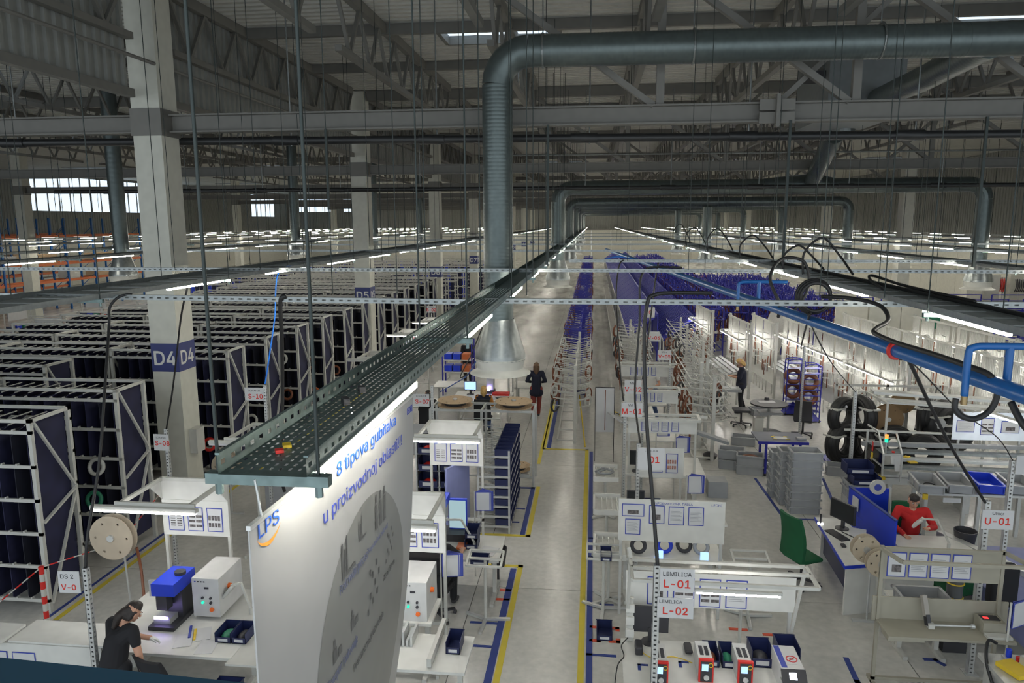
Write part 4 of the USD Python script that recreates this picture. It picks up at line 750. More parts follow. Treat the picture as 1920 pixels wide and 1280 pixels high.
# --- station A, lower left
station('work station with three sheets at lower left, behind the press', (-6.0, 9.3, 0), .98, over=.35)
table('white work table of the dark-haired worker at lower left', -6.05, -4.15, 7.5, 9.1); 
pr_ = thing('crimp_press', 'black crimping press with blue hood and violet light on the left table', 'machine', (-5.3, 8.25, .78))
B().b2(-.17, .17, -.28, .25, 0, .05).put('bed', dark, pr_); B().b2(-.05, .15, -.02, .25, .05, .42).put('column', dark, pr_); B().b2(-.14, .16, -.2, .3, .42, .58).put('blue_hood', blueb, pr_); B().lathe([(.001, 0), (.07, 0), (.07, .04), (.001, .05)], 16, (.08, .1, .58)).put('top_knob', dark, pr_, 30); B().b2(-.1, .04, -.18, -.05, .22, .42).put('ram', dark, pr_); B().b2(-.12, .06, -.22, -.2, .12, .15).put('work_light', uv, pr_); B().b2(-.14, .08, -.2, -.02, .05, .12).put('die_block', alum, pr_); B().b2(-.3, -.2, .0, .03, .3, .52).put('guard', alum, pr_)
control_box('grey control cabinet beside the blue-hooded press', -4.86, 8.6, .82, .36, .62, .52)
lamp('white magnifier lamp in front of the grey left cabinet', -4.35, 8.45, .80, 180, .5); bin_('navy twin bin with green parts on the left work table', -4.4, 7.95, .78, .2, .3, .13, fill=green2); bin_('right-hand navy bin with black parts on the left work table', -4.2, 7.95, .78, .18, .3, .13, fill=dark)
for j, (x, y, r_, l) in enumerate(((-4.9, 7.8, 20, 'white sheet in front of the press'), (-4.75, 7.95, 25, 'sheet with blue bar near the press'), (-4.55, 7.7, 10, 'white sheet at the table front edge'))): B().box((x, y, .783), (.21, .3, .004), r_).put('paper_sheet', paper, label=l+' on the left work table', cat='paper')
B().box((-4.83, 7.93, .79), (.03, .26, .012), 25).put('ruler', yellow, label='yellow ruler on the left work table', cat='ruler'); B().box((-4.92, 7.98, .79), (.03, .28, .012), 25).put('pen_tray', inkb, label='blue strip beside the yellow ruler on the left table', cat='ruler')
flipbook('blue document holder right of the left control cabinet', -4.32, 8.75, 1.05, 70, 4); bin_('dark bin with red edge under the left table', -4.15, 7.3, .35, .3, .4, .2, fill=None)
B().b2(-4.17, -3.75, 7.4, 8.1, .75, .775).put('side_tray', white, label='white tray edge at the right of the left table', cat='tray')
lb = thing('white_counter', 'low white counter with framed sheets at the bottom left corner', 'counter', (-6.2, 7.1, 0)); B().b2(-.75, .75, -.02, .0, .55, 1.08).put('front_board', whiteb, lb); B().b2(-.4, .8, 0, .45, 1.07, 1.1).put('top_shelf', whiteb, lb); B().b2(-1.0, -.42, -.1, .3, 1.1, 1.13).put('raised_shelf', whiteb, lb); sheets(lb, -.75, 0, .6, .98, -.021, 2, cols='dd'); [B().b2(x-.02, x+.02, 0, .04, 0, .6).put('leg', white, lb) for x in (-.7, .7)]
post('grey slotted post carrying the V-0 sign at lower left', -5.43, 6.95, 2.12); sign('white sign DS 2 and V-0 in red at lower left', -5.6, 6.9, 1.97, .24, .25, [('DS 2', .05, inkp, .04, -.02), ('V-0', .062, redtxt, -.09, -.01)], 3)
drum('big tan cable reel standing left of the front station', -6.82, 9.35, 1.35, .33, .12, 'y', L('tan_board', (.40, .34, .26), .8)); rs = thing('reel_stand', 'thin stand with brown strip under the big tan reel', 'stand', (-6.75, 9.5, 0)); B().rod((0, 0, 0), (-.05, 0, 1.35), .015, 8).bar((-.3, 0, .01), (.3, 0, .01), .04).put('stand_leg', alum, rs); B().tube(cr([(.2, -.05, 1.15), (.24, -.05, .8), (.42, -.3, .35)], 6), .02, 6).put('paper_strip', brown, rs)
ba = thing('barrier_post', 'red and white barrier post on a round grey base', 'barrier post', (-7.8, 9.1, 0)); B().lathe([(.001, 0), (.2, 0), (.19, .03), (.05, .06), (.001, .06)], 28).put('base', L('rubber_grey', (.16, .155, .15), .8), ba, 40)
for i in range(8): B().rod((0, 0, .06+i*.113), (0, 0, .06+(i+1)*.113), .035, 14).put('band', red if i % 2 else white, ba, 40)
b = B()
for i in range(24):
    pass
tp = thing('barrier_tape', 'red and white chain strung from the barrier post', 'chain')
for (p, q, sg) in (((-7.8, 9.1, .95), (-8.4, 8.3, .35), 12), ((-7.8, 9.1, .95), (-7.05, 9.8, 1.05), 10), ((-7.05, 9.8, 1.05), (-7.9, 12.6, 1.0), 16)):
    p, q = np.array(p), np.array(q)
    for i in range(sg): B().bar(p+(q-p)*i/sg, p+(q-p)*(i+1)/sg, .014).put('link', red if i % 2 else white, tp)
# --- posts and signs on the left
post('slotted post with S-08 sign in front of the D4 column', -7.05, 11.2, 2.42); sign('white sign with red S-08 before the D4 column', -7.12, 11.15, 2.2, .26, .28, [('SCHAFER', .028, inkp, .07, 0), ('S-08', .075, redtxt, -.05, .02)])
post('slotted post with S-10 sign behind the near tray', -5.9, 12.52, 2.9); sign('white sign with red S-10', -6.1, 12.5, 2.73, .36, .24, [('SCHAFER', .035, inkp, .05, 0), ('S-10', .08, redtxt, -.08, .02)])
post('slotted post with the S-07 sign', -3.25, 14.5, 2.5); sign('white sign with red S-07 above the reels', -3.47, 14.45, 2.2, .34, .26, [('SCHAFER', .035, inkp, .07, 0), ('S-07', .085, redtxt, -.07, .02)])
sign('small sign with red 03 above a white frame', -4.98, 11.1, 2.3, .2, .2, [('03', .07, redtxt, -.03, 0)]); post('post of the small 03 sign', -4.85, 11.15, 2.35)
sign('white sign with red S-03', -6.0, 23.9, 2.06, .38, .28, [('S-03', .12, redtxt, -.08, 0), ('SCHAFER', .04, inkp, .07, 0)]); post('post of the S-03 sign', -5.9, 23.95, 1.9); sign('far white sign with red S-02', -6.24, 28, 2.47, .34, .26, [('S-02', .11, redtxt, -.08, 0), ('SCHAFER', .04, inkp, .06, 0)]); post('post of the far S-02 sign', -6.24, 28.05, 2.3)
station('white station frame with tilted top behind the S-10 sign', (-6.0, 12.15, 0), .95, panel=False, lit=False); station('plain white station frame with blank panel before the D5 column', (-6.15, 19.6, 0), .95, lit=False); B().b2(-6.1, -5.2, 18.6, 18.63, 1.45, 2.15).put('blank_board', whiteb, label='blank white board below the D5 column', cat='board')
station('distant white station with lit lamp beside the S-03 sign', (-6.3, 23.9, 0), .85); station('farther white station with bluish lit lamp near the S-02 sign', (-6.2, 26.95, 0), .85)
drum('tan reel half hidden behind the left end of the banner tray', -7.2, 13.4, 1.02, .3, .12, 'y', L('tan_board2', (.40, .34, .26), .8)); drum('cardboard reel at the tray edge below the D5 racks', -5.4, 19.0, 1.0, .35, .12, 'y'); drum('cardboard reel behind the diffuser cone', -3.05, 22.4, 1.35, .36, .12, 'x')
for j, (x, y, z) in enumerate(((-7.2, 13.48, 1.02), (-5.4, 19.08, 1.0), (-3.05, 22.5, 1.35))): B().rod((x, y, 0), (x, y, z), .02, 8).b2(x-.25, x+.25, y-.03, y+.03, 0, .03).put('reel_stand', alum, label=['thin stand of the tan reel behind the tray end', 'thin stand of the cardboard reel below the D5 racks', 'thin stand of the cardboard reel behind the cone'][j], cat='stand')
table('white table right of the left work table, behind the banner', -4.6, -3.9, 9.6, 10.6); B().lathe([(.001, 0), (.25, 0), (.27, .1), (.2, .25), (.001, .3)], 20, (-4.5, 10.1, .78)).put('black_cover', clk, smooth=40, label='black covered object on the table left of the banner', cat='cover'); B().b2(-6.2, -5.1, 12.9, 13.7, 0, 1.35).put('steel_cabinet', greyb, label='grey metal cabinet behind the S-10 station', cat='cabinet')
# --- station B: the bin racks
station('white station with lit lamp and three sheets beside the bin racks', (-2.9, 12.65, 0), .98)
bk = thing('bin_shelf', 'grey shelf rack filled with navy bins along the aisle side', 'shelf', (-2.08, 13.05, 0))
for x in (0, .58):
    for y in (0, 1.9): B().b2(x-.018, x+.018, y-.018, y+.018, 0, 1.62).put('upright', alum, bk)
for i, z in enumerate(np.linspace(.14, 1.5, 8)):
    B().b2(-.02, .6, -.02, .01, z-.02, z+.02).put('cross_bar', alum, bk); B().b2(-.02, .6, 1.89, 1.92, z-.02, z+.02).put('cross_bar', alum, bk); b = B(); [b.box((.28, .12+.24*q, z), (.56, .03, .012), ry=6) for q in range(8)]; b.put('roller_rail', alum, bk)
q0 = None
for i, z in enumerate(np.linspace(.15, 1.51, 8)):
    for j in range(8):
        x, y = -1.62, 13.15+j*.235
        if q0 is None: q0 = bin_('navy bin in the tall bin shelf at the aisle', x, y, z+.0, .17, .3, .13, rz=90, group='navy bins in the aisle shelf')
        else: dup(q0, (x, y, z), 90)
fb = thing('bin_cabinet', 'dark shelf of open navy bins facing the camera, left of the station', 'shelf', (-3.3, 13.3, 0))
for x in (-.02, .42, .86): B().b2(x-.015, x+.015, 0, .35, 0, 1.75).put('upright', alum, fb)
for z in (.45, .78, 1.11, 1.44): B().b2(0, .85, 0, .38, z-.02, z).put('shelf', alum, fb); B().b2(.02, .82, .36, .38, z, z+.3).put('back', ink, fb)
q1 = None
for z in (.45, .78, 1.11, 1.44):
    for x in (-3.09, -2.66):
        q1 = bin_('navy bin with parts in the dark shelf left of the station', x, 13.42, z, .36, .34, .24, group='bins in the dark shelf', fill=rnd.choice([orange, white, red, dark])) if q1 is None else q1
        if (x, z) != (-3.09, .45): dup(q1, (x, 13.42, z))
rf = thing('reel_rack', 'grey tube frame carrying two flat reels above the bins', 'frame', (-3.55, 15.6, 0))
for x in (0, 1.15, 2.3): B().b2(x-.025, x+.025, -.025, .025, 0, 1.72).put('post', alum, rf); B().b2(x-.025, x+.025, .65, .7, 0, 1.72).put('post', alum, rf); B().b2(x-.02, x+.02, 0, .68, 1.68, 1.72).put('cross_bar', alum, rf)
for y in (0, .67): B().b2(0, 2.3, y-.02, y+.02, 1.68, 1.73).put('long_bar', alum, rf); B().b2(0, 2.3, y-.015, y+.015, .2, .24).put('lower_bar', alum, rf)
for z in (1.15, 1.3, 1.45, 1.6): B().b2(.75, 1.6, -.3, -.28, z, z+.015).bar((.75, -.29, z), (.75, .1, z+.12), .012).bar((1.6, -.29, z), (1.6, .1, z+.12), .012).put('wire_shelf', alum, rf)
drum('tan flat reel lying on the left of the grey tube frame', -3.05, 15.95, 1.80, .4, .12, 'z'); drum('tan flat reel lying on the right of the grey tube frame', -1.72, 15.95, 1.80, .42, .12, 'z'); drum('tan reel lying low at the foot of the tube frame', -1.55, 15.3, .55, .25, .1, 'z')
B().b2(-1.8, -1.3, 15.05, 15.55, .4, .48).put('low_shelf', alum, label='low grey shelf under the small tan reel', cat='shelf')
B().box((-3.2, 14.2, 1.45), (1.0, .9, .03), rx=25).put('grey_chute', greyb, label='sloping grey sheet metal chute left of the bin racks', cat='chute'); B().box((-2.42, 12.75, .85), (.05, .7, 1.2), rz=-25).put('blue_grey_board', lilac, label='leaning blue-grey board under the sheet station', cat='board')
table('white table of the worker hidden by the banner', -2.6, -1.35, 10.3, 11.2); bin_('upper navy bin on the white table by the document pages', -1.83, 10.85, .93, .2, .3, .14); bin_('lower navy bin on the white table by the document pages', -1.83, 10.8, .78, .2, .3, .14); B().box((-1.98, 10.72, .80), (.14, .2, .04)).put('orange_box', orange, label='small orange box left of the navy bins', cat='box'); B().box((-1.55, 10.62, .785), (.26, .3, .01), -15).put('open_folder', paper, label='open white folder on the right of the table by the aisle', cat='folder')
mp = thing('test_machine', 'machine with blue hood and bluish lit screens behind the banner', 'machine', (-2.35, 11.0, .78)); B().b2(-.3, .4, -.1, .25, 0, .12).put('bed', dark, mp); B().b2(.1, .36, .1, .14, .15, .6).put('lit_panel', L('pale_lit_panel', (.5, .7, .75), .3, em=.5), mp); B().b2(-.3, .05, -.1, .25, .3, .55).put('head', alum, mp); B().b2(-.35, .08, -.15, .28, .55, .68).put('blue_hood', blueb, mp); B().b2(-.25, .02, -.13, -.1, .18, .24).put('light_bar', screen, mp); B().lathe([(.001, 0), (.08, 0), (.08, .04), (.001, .05)], 16, (-.1, .1, .68)).put('top_knob', dark, mp, 30); B().b2(.1, .38, .14, .2, .1, .62).put('blue_back', blueb, mp)
lamp('white round-headed lamp before the screens behind the banner', -1.78, 10.7, .8, 165, 1.0); flipbook('blue document holder beside the navy bin shelf', -1.85, 11.3, 1.15, 0, 6)
wb = thing('waste_basket', 'black mesh waste basket under the white table edge', 'basket', (-1.48, 11.25, .25)); B().lathe([(.001, 0), (.11, 0), (.15, .3), (.14, .3), (.1, .02)], 20).put('mesh_body', dark, wb, 40); B().rod((0, 0, -.25), (0, 0, 0), .02, 8).put('stem', dark, wb)
def tray_stand(label, x, y, h=.95):
    t = thing('tray_stand', label, 'stand', (x, y, 0)); B().rod((0, 0, .03), (0, 0, h), .022, 10).put('column', white, t)
    for a in (10, 150, 265): B().bar((0, 0, .04), (.36*math.cos(math.radians(a)), .36*math.sin(math.radians(a)), .02), .05, .035).put('foot', alum, t)
    for (p, q) in (((-.25, -.18, h), (.25, -.18, h)), ((-.25, .2, h+.06), (.25, .2, h+.06)), ((-.25, -.18, h), (-.25, .2, h+.06)), ((.25, -.18, h), (.25, .2, h+.06)), ((-.25, 0, h+.03), (.25, 0, h+.03))): B().bar(p, q, .03).put('frame_bar', white, t)
    return t
tray_stand('white tilted tray stand on a three-footed column by the aisle, left', -1.5, 9.95); bin_('navy bin hanging in the left white tray stand', -1.6, 10.1, .85, .26, .2, .1)
# station C
station('white station partly hidden by the banner, sheets at its right end', (-2.9, 9.1, 0), 1.0); table('white table at the bottom, left of the aisle', -2.5, -1.38, 7.5, 8.25); control_box('grey control cabinet on the table right of the banner', -2.2, 8.7, .85, .38, .6, .52); table('narrow table carrying the grey cabinet right of the banner', -2.8, -1.95, 8.35, 9.0, .85)
bin_('navy bin alone on the bottom table left of the aisle', -1.58, 8.0, .78, .17, .3, .15); flipbook('blue document holder above the bottom left table', -2.0, 9.3, 1.0, 5, 5)
B().box((-1.8, 8.0, .84), (.05, .9, .1)).put('white_bar', white, label='white profile lying across the bottom left table', cat='bar'); tl = thing('metal_tooling', 'grey metal tooling block beside the banner edge', 'tool', (-2.2, 8.05, .78)); [B().b2(-.12+i*.05, -.09+i*.05, -.1, .1+.03*i, 0, .08+.05*(i % 3)).put('block', alum, tl) for i in range(5)]
B().add(*rbox(.7, .4, .25, .08, (-2.3, 9.75, 1.0))).put('covered_machine', clk, smooth=40, label='black covered machine behind the right grey cabinet', cat='cover')
# far left stations: seated woman's desk etc.
table('white desk of the woman in the navy vest', -4.0, -2.3, 20.2, 21.4); table('white desk of the seated dark-haired worker', -5.2, -4.3, 19.4, 20.4); monitor('small lit monitor on the desk of the vest woman', -3.55, 21.0, .78, 0, .36, .26, screen); B().b2(-2.9, -2.4, 20.9, 21.2, .78, .84).put('red_tray', red, label='dark red tray on the desk of the vest woman', cat='tray'); [B().box((-2.75+.12*i, 20.5+.1*i, .784), (.22, .3, .006), 20*i).put('paper_sheet', paper, label='loose white papers on the desk of the vest woman', cat='paper', group='papers on the vest woman desk') for i in range(3)]
mc = thing('bench_machine', 'bench machine with violet light before the vest woman', 'machine', (-3.0, 21.1, .78)); B().b2(-.15, .15, 0, .3, 0, .1).put('bed', dark, mc); B().b2(-.1, .1, .1, .3, .1, .5).put('column', alum, mc); B().b2(-.08, .02, -.02, 0, .1, .2).put('violet_lamp', uv, mc)
for i in range(3): B().b2(-2.55+i*.12, -2.5+i*.12, 22.0, 22.05, 0, 1.5).put('white_post', white, label='thin white frame posts right of the diffuser bell', cat='post', group='thin posts behind the bell')
table('white side table below the bell diffuser', -2.4, -1.7, 22, 23); cs = thing('blue_crate_shelf', 'white and blue shelf with blue crates left of the diffuser', 'shelf', (-5.0, 24, 0)); [B().b2(x-.02, x+.02, y-.02, y+.02, 0, 1.9).put('post', bluef, cs) for x in (0, 1.0) for y in (0, .5)]; [B().b2(0, 1, 0, .5, z, z+.03).put('shelf', white, cs) for z in (.8, 1.2)]; [B().b2(.05+i*.3, .3+i*.3, .05, .45, z, z+.2).put('crate', [blueb, blueb, orange][i], cs) for i in range(3) for z in (.83, 1.23)]; table('white table with orange box at the foot of the blue shelf', -4.9, -3.8, 21.9, 22.8)
# --- right column of stations
post('tall slotted post of the front measuring station', .72, 7.48, 2.2, w=.07); sign('white sign LEMILICA with red L-01', .93, 7.43, 2.06, .36, .25, [('LEMILICA', .045, inkp, .045, 0), ('L-01', .085, redtxt, -.085, 0)]); sign('white sign LEMILICA with red L-02, below the other', .92, 7.43, 1.74, .38, .23, [('LEMILICA', .036, inkp, .055, -.05), ('L-02', .08, redtxt, -.07, 0)])
table('front white measuring table with blue tape marks', .4, 2.42, 6.6, 8.4)
mb = thing('station_board', 'wide white board with four framed sheets of the front station', 'board', (.45, 8.5, 0)); B().b2(0, 2.0, -.012, 0, 1.18, 1.62).put('board', whiteb, mb); sheets(mb, .2, 1.5, 1.2, 1.56, -.013, 4, cols='pbbd'); [B().b2(x-.02, x+.02, 0, .04, 0, 1.2).put('leg', alum, mb) for x in (.05, 1.95)]; B().b2(0, 2.0, 0, .04, .3, .34).put('rail', alum, mb)
lf = thing('lamp_frame', 'white tubular lamp frame over the front station with lit tube', 'light', (.47, 7.5, 0))
for a, c in (((0, .5, 2.0), (1.93, .5, 2.0)), ((0, .3, 2.0), (1.93, .3, 2.0)), ((0, 0, 2.0), (1.93, 0, 2.0)), ((0, 0, 2.0), (0, .5, 2.0)), ((1.93, 0, 2.0), (1.93, .5, 2.0)), ((0, .5, 2.0), (-.02, .55, 2.12)), ((0, 1.0, .75), (0, .5, 2.0)), ((1.93, 1.0, .75), (1.93, .5, 2.0))): B().bar(a, c, .035).put('tube', white, lf)
B().b2(.65, 1.55, -.06, -.02, 1.93, 1.96).put('lamp_housing', white, lf); B().b2(.67, 1.53, -.058, -.022, 1.905, 1.93).put('lamp_tube', taskm, lf)
def meter(label, x, y):
    t = thing('measuring_device', label, 'measuring device', (x, y, .78)); B().b2(-.075, .075, -.1, .28, 0, .24).put('body', LGS, t); B().b2(-.08, .08, -.14, -.1, 0, .27).put('red_front', red, t); fp_ = B().b2(-.062, .062, -.146, -.14, .01, .25).put('black_face', dark, t); B().b2(-.05, .02, -.15, -.146, .14, .22).put('display', screen, fp_); B().lathe([(.001, -.02), (.03, -.02), (.026, .006), (.001, .006)], 18, (0, -.15, .07), 'y').put('dial', alum, fp_, 30); B().lathe([(.02, -.004), (.026, -.004), (.026, .004), (.02, .004), (.02, -.004)], 16, (.045, -.148, .21), 'y').put('yellow_ring', yellow, fp_)
    for i in range(2): B().b2(-.05+i*.06, -.01+i*.06, .0, .18, .24, .245).put('top_slot', dark, t)
    return t
meter('red-fronted measuring device half hidden behind the front post', .8, 7.65); meter('red-fronted measuring device in the middle of the front table', 1.3, 7.75); meter('right red-fronted measuring device on the front table', 1.72, 7.75)
gd = thing('grey_tester', 'grey tester with white display and round prohibition sticker on the front table', 'measuring device', (2.2, 7.65, .78)); B().b2(-.12, .12, -.1, .35, 0, .26).put('body', LGS, gd); B().b2(-.13, .13, -.22, -.1, 0, .16).put('front_block', alum, gd); B().add([(-.13, -.22, .16), (.13, -.22, .16), (.13, -.1, .26), (-.13, -.1, .26)], [[0, 1, 2], [0, 2, 3]]).put('sloped_face', dark, gd); B().add([(-.05, -.19, .187), (.03, -.19, .187), (.03, -.13, .237), (-.05, -.13, .237)], [[0, 1, 2], [0, 2, 3]]).put('display', L('white_lit_display', (.8, .85, 1.), .3, em=1.6, emcol=(.8, .85, 1.)), gd); B().b2(-.11, -.05, -.08, .34, .261, .263).put('blue_label', inkb, gd); B().b2(-.05, .1, -.02, .2, .261, .263).put('white_label', paper, gd); B().lathe([(.05, 0), (.062, 0), (.062, .003), (.05, .003), (.05, 0)], 24, (.03, .08, .264)).box((.03, .08, .266), (.1, .011, .002), 45).put('prohibition_ring', red, gd); B().box((.03, .08, .265), (.05, .025, .002), 20).put('pictogram', inkp, gd); B().lathe([(.001, -.02), (.03, -.02), (.03, .01), (.001, .01)], 14, (0, -.23, .06), 'y').put('orange_button', lamp_o, gd)
for j, (x, y, f, l) in enumerate(((1.42, 8.05, brown, 'navy bin with brown parts between the devices'), (1.6, 8.05, green2, 'navy bin with green parts between the devices'), (1.98, 8.1, dark, 'tall navy bin with a crimping tool right of the devices'), (2.3, 8.2, None, 'navy bin behind the grey tester'))): bin_(l, x, y, .78, .15 if j < 2 else .24, .3, .15 if j < 2 else .2, fill=f)
for j, (x, y) in enumerate(((.65, 7.85), (1.12, 7.95), (.7, 7.3), (1.5, 7.55), (2.0, 7.55))): B().b2(x-.08, x+.04, y-.0, y+.035, .78, .783).b2(x-.08, x-.045, y-.09, y+.035, .78, .783).put('table_tape_mark', tapeb, label='blue tape corner on the front measuring table', cat='tape mark', group='blue tape corners on the front table')
for j, (x, y, l) in enumerate(((.6, 8.15, 'black tool standing at the left of the front table'), (1.18, 8.2, 'black computer mouse on the front table'))): B().add(*rbox(.09, .2, .05+.06*(1-j), .02, (x, y, .82))).put('black_tool', dark, smooth=40, label=l, cat='tool')
hose([(.6, 8.15, .8), (.75, 8.0, .79), (1.0, 8.05, .79), (1.2, 7.95, .79)], .005, 'thin yellow cable on the front measuring table', yellow, 'thin_cable'); hose([(1.75, 7.3, .79), (1.85, 7.38, .8), (1.95, 7.3, .79)], .006, 'coloured wire ends at the front table edge', orange, 'thin_cable')
monitor('black monitor seen from behind at the left of the front table', .75, 8.35, .78, 180, .42, .32); st = thing('power_strip', 'white upright power strip with plugs at the front post', 'power strip', (.5, 8.35, .8)); B().b2(-.04, .04, -.03, .03, 0, .55).put('strip', white, st); [B().b2(-.05, .05, -.06, -.03, .06+i*.16, .16+i*.16).put('plug', whiteb, st) for i in range(3)]
hose([(.48, 8.3, .85), (.4, 8.2, .8), (.42, 8.0, .79), (.34, 7.8, .79), (.3, 7.7, .5)], .007, 'tangle of black cable at the left edge of the front table', black, 'thin_cable')
bin_('navy floor bin between red corner marks right of the aisle', .23, 9.77, 0, .22, .32, .14); tray_stand('white stand with grey tray behind the front board', 2.0, 9.3, .9); B().b2(1.75, 2.3, 9.15, 9.5, .97, .99).put('grey_tray', greyb, label='grey tray on the white stand behind the front board', cat='tray')
ib = thing('information_board', 'big white information board with framed sheets in the right row', 'board', (.42, 10.35, 0)); B().b2(0, 1.52, -.014, 0, 1.18, 1.82).put('board', whiteb, ib); B().text('INFORMACIONA TABLA', .035, (.78, -.015, 1.75), center=True).text('LEONI', .036, (1.4, -.015, 1.75), center=True).put('lettering', inkb, ib)
for (x0, z0, w, h, k) in ((.05, 1.56, .32, .19, 'p'), (.1, 1.28, .22, .24, 'd'), (.44, 1.46, .22, .28, 'p'), (.72, 1.45, .22, .28, 'd'), (1.0, 1.45, .22, .28, 'd')): sheets(ib, x0, x0+w, z0, z0+h, -.015, 1, cols=k, gap=0)
[B().b2(x-.02, x+.02, 0, .04, 0, 1.2).put('leg', alum, ib) for x in (.04, 1.48)]
table('white table behind the information board with cables and reels', .45, 2.0, 10.6, 11.5); tray_stand('white tilted tray frame left of the information board foot', .22, 10.45, .9); tray_stand('white tilted tray frame right of the information board', 2.35, 10.45, .9); bin_('navy bin in the left tilted frame under the information board', .25, 10.4, .88, .16, .3, .1)
for j, (x, y, m) in enumerate(((.75, 10.8, dark), (1.15, 10.85, blueb), (1.45, 10.9, dark), (1.7, 10.85, greyb))): B().tube(arc((x, y, .9), .1, 0, 360, (1, 0, 0), (0, .5, .85), 18)[:-1], .03, 6, True).put('cable_ring', m, smooth=True, label=f'{["black", "blue", "second black", "grey"][j]} cable ring on the table behind the information board', cat='cable')
for j, x in enumerate((1.05, 1.72)): B().b2(x-.06, x+.06, 10.62, 10.66, .775, .9).put('lit_meter', screen, label=f'{["left", "right"][j]} small blue lit display below the information board', cat='display')
for j, (y, l) in enumerate(((10.75, 'white moulded tray by the aisle, nearest the information board'), (12.45, 'white moulded tray with five grooves beside the aisle'), (14.1, 'white moulded tray holding grey rings'))):
    mt = thing('moulded_tray', l, 'tray', (.3, y, .86)); B().b2(-.22, .25, -.35, .35, -.02, 0).put('base', whiteb, mt); B().b2(-.22, .25, -.37, -.33, -.02, .07).b2(-.22, .25, .33, .37, -.02, .1).b2(-.24, -.2, -.35, .35, -.02, .08).put('rim', whiteb, mt); [B().b2(-.19+i*.09, -.17+i*.09, -.3, .3, 0, .05).put('groove_rib', whiteb, mt) for i in range(5)]; B().rod((0, 0, -.84), (0, 0, -.02), .025, 8).bar((-.25, -.2, -.83), (.2, .1, -.83), .04).bar((-.2, .2, -.83), (.2, -.15, -.83), .04).put('stand', white, mt)
hose([(.1, 14.0, .95), (.25, 14.15, .97), (.45, 14.05, .95), (.35, 13.9, .95), (.15, 13.95, .95), (.3, 14.1, .97)], .022, 'grey hose rings in the far moulded tray', greyd, 'hose_ring')
nb = thing('standing_notice_panel', 'tall white panel with black edge standing beside the aisle', 'panel', (.33, 17.5, 0)); B().b2(-.22, .22, -.015, 0, .75, 1.85).put('panel', paper, nb); B().b2(-.235, -.22, -.02, .01, 0, 1.87).b2(.22, .235, -.02, .01, 0, 1.87).b2(-.235, .235, -.02, .01, 1.85, 1.87).put('frame', dark, nb); B().b2(.0, .02, -.02, -.015, .8, 1.8).put('brown_stripe', brown, nb)
post('slotted post with the M-01 sign', .65, 13.95, 2.4, w=.06); sign('white sign with red M-01', .78, 13.9, 2.24, .4, .28, [('MA', .05, inkp, .07, -.03), ('M-01', .1, redtxt, -.08, 0)]); post('slotted post with the red zero sign', .75, 11.35, 2.35, w=.06); sign('white sign with a red 0 before the sheet board', .95, 11.3, 2.12, .42, .36, [('01', .1, redtxt, -.06, .05), ('LEMILICA', .03, inkp, .12, 0)])
b0 = thing('station_board', 'white board with two framed sheets behind the red zero sign', 'board', (.85, 13.2, 0)); B().b2(0, .85, -.012, 0, 1.15, 1.72).put('board', whiteb, b0); sheets(b0, .2, .8, 1.25, 1.62, -.013, 2, cols='pc'); [B().b2(x-.02, x+.02, 0, .04, 0, 1.2).put('leg', white, b0) for x in (.04, .8)]
flipbook('blue document holder right of the two-sheet board', 1.72, 12.7, 1.05, 0, 5); flipbook('blue document holder farther back in the right row', 1.75, 14.9, 1.1, 0, 5); flipbook('blue document holder in front of the V-02 station', 1.5, 16.4, 1.0, 0, 4)
table('white table with dark monitors in front of the two-sheet board', .55, 2.3, 12.0, 13.1); monitor('black monitor beside the red zero post', .78, 12.2, .78, 0, .3, .34); monitor('black monitor behind the M-01 post', .95, 14.6, .78, 0, .36, .3); bin_('navy bins behind the two-sheet board, left', 1.1, 12.5, .78, .28, .3, .18, group=None); bin_('navy bin behind the information board centre', 1.4, 12.4, .78, .26, .3, .18); bin_('green bin behind the information board', 1.62, 12.4, .78, .18, .28, .14, m=green2)
table('white table of the M-01 station', .7, 2.3, 14.4, 15.6); bin_('big navy bin on the M-01 table', 1.2, 14.9, .78, .5, .35, .25); bin_('small green bin on the M-01 table', 1.6, 14.8, .78, .2, .2, .1, m=green2)
def top_rail(label, y, x0, x1):
    t = thing('station_canopy', label, 'frame', (x0, y, 0)); w = x1-x0
    for a, c in (((0, 0, 2.0), (w, 0, 2.0)), ((0, -.35, 1.98), (w, -.35, 1.98)), ((0, 0, 2), (0, -.35, 1.98)), ((w, 0, 2), (w, -.35, 1.98)), ((w, -.1, 2), (w+.18, -.1, 2))): B().bar(a, c, .05).put('rail', white, t)
    B().b2(0, w, -.01, 0, 1.62, 1.95).put('upper_board', whiteb, t); [B().b2(x-.02, x+.02, 0, .04, 0, 2.0).put('post', white, t) for x in (.02, w-.02)]; sheets(t, .2, w-.3, 1.66, 1.9, -.012, 4, cols='dd'); B().b2(.05, w-.05, -.3, -.26, 1.94, 1.97).put('lamp', paper, t); return t
top_rail('white canopy frame over the M-01 station', 14.5, .75, 2.1); top_rail('white canopy frame over the V-02 station', 17.0, .78, 2.0); top_rail('white canopy frame over the V-05 station', 20.0, .8, 2.1)
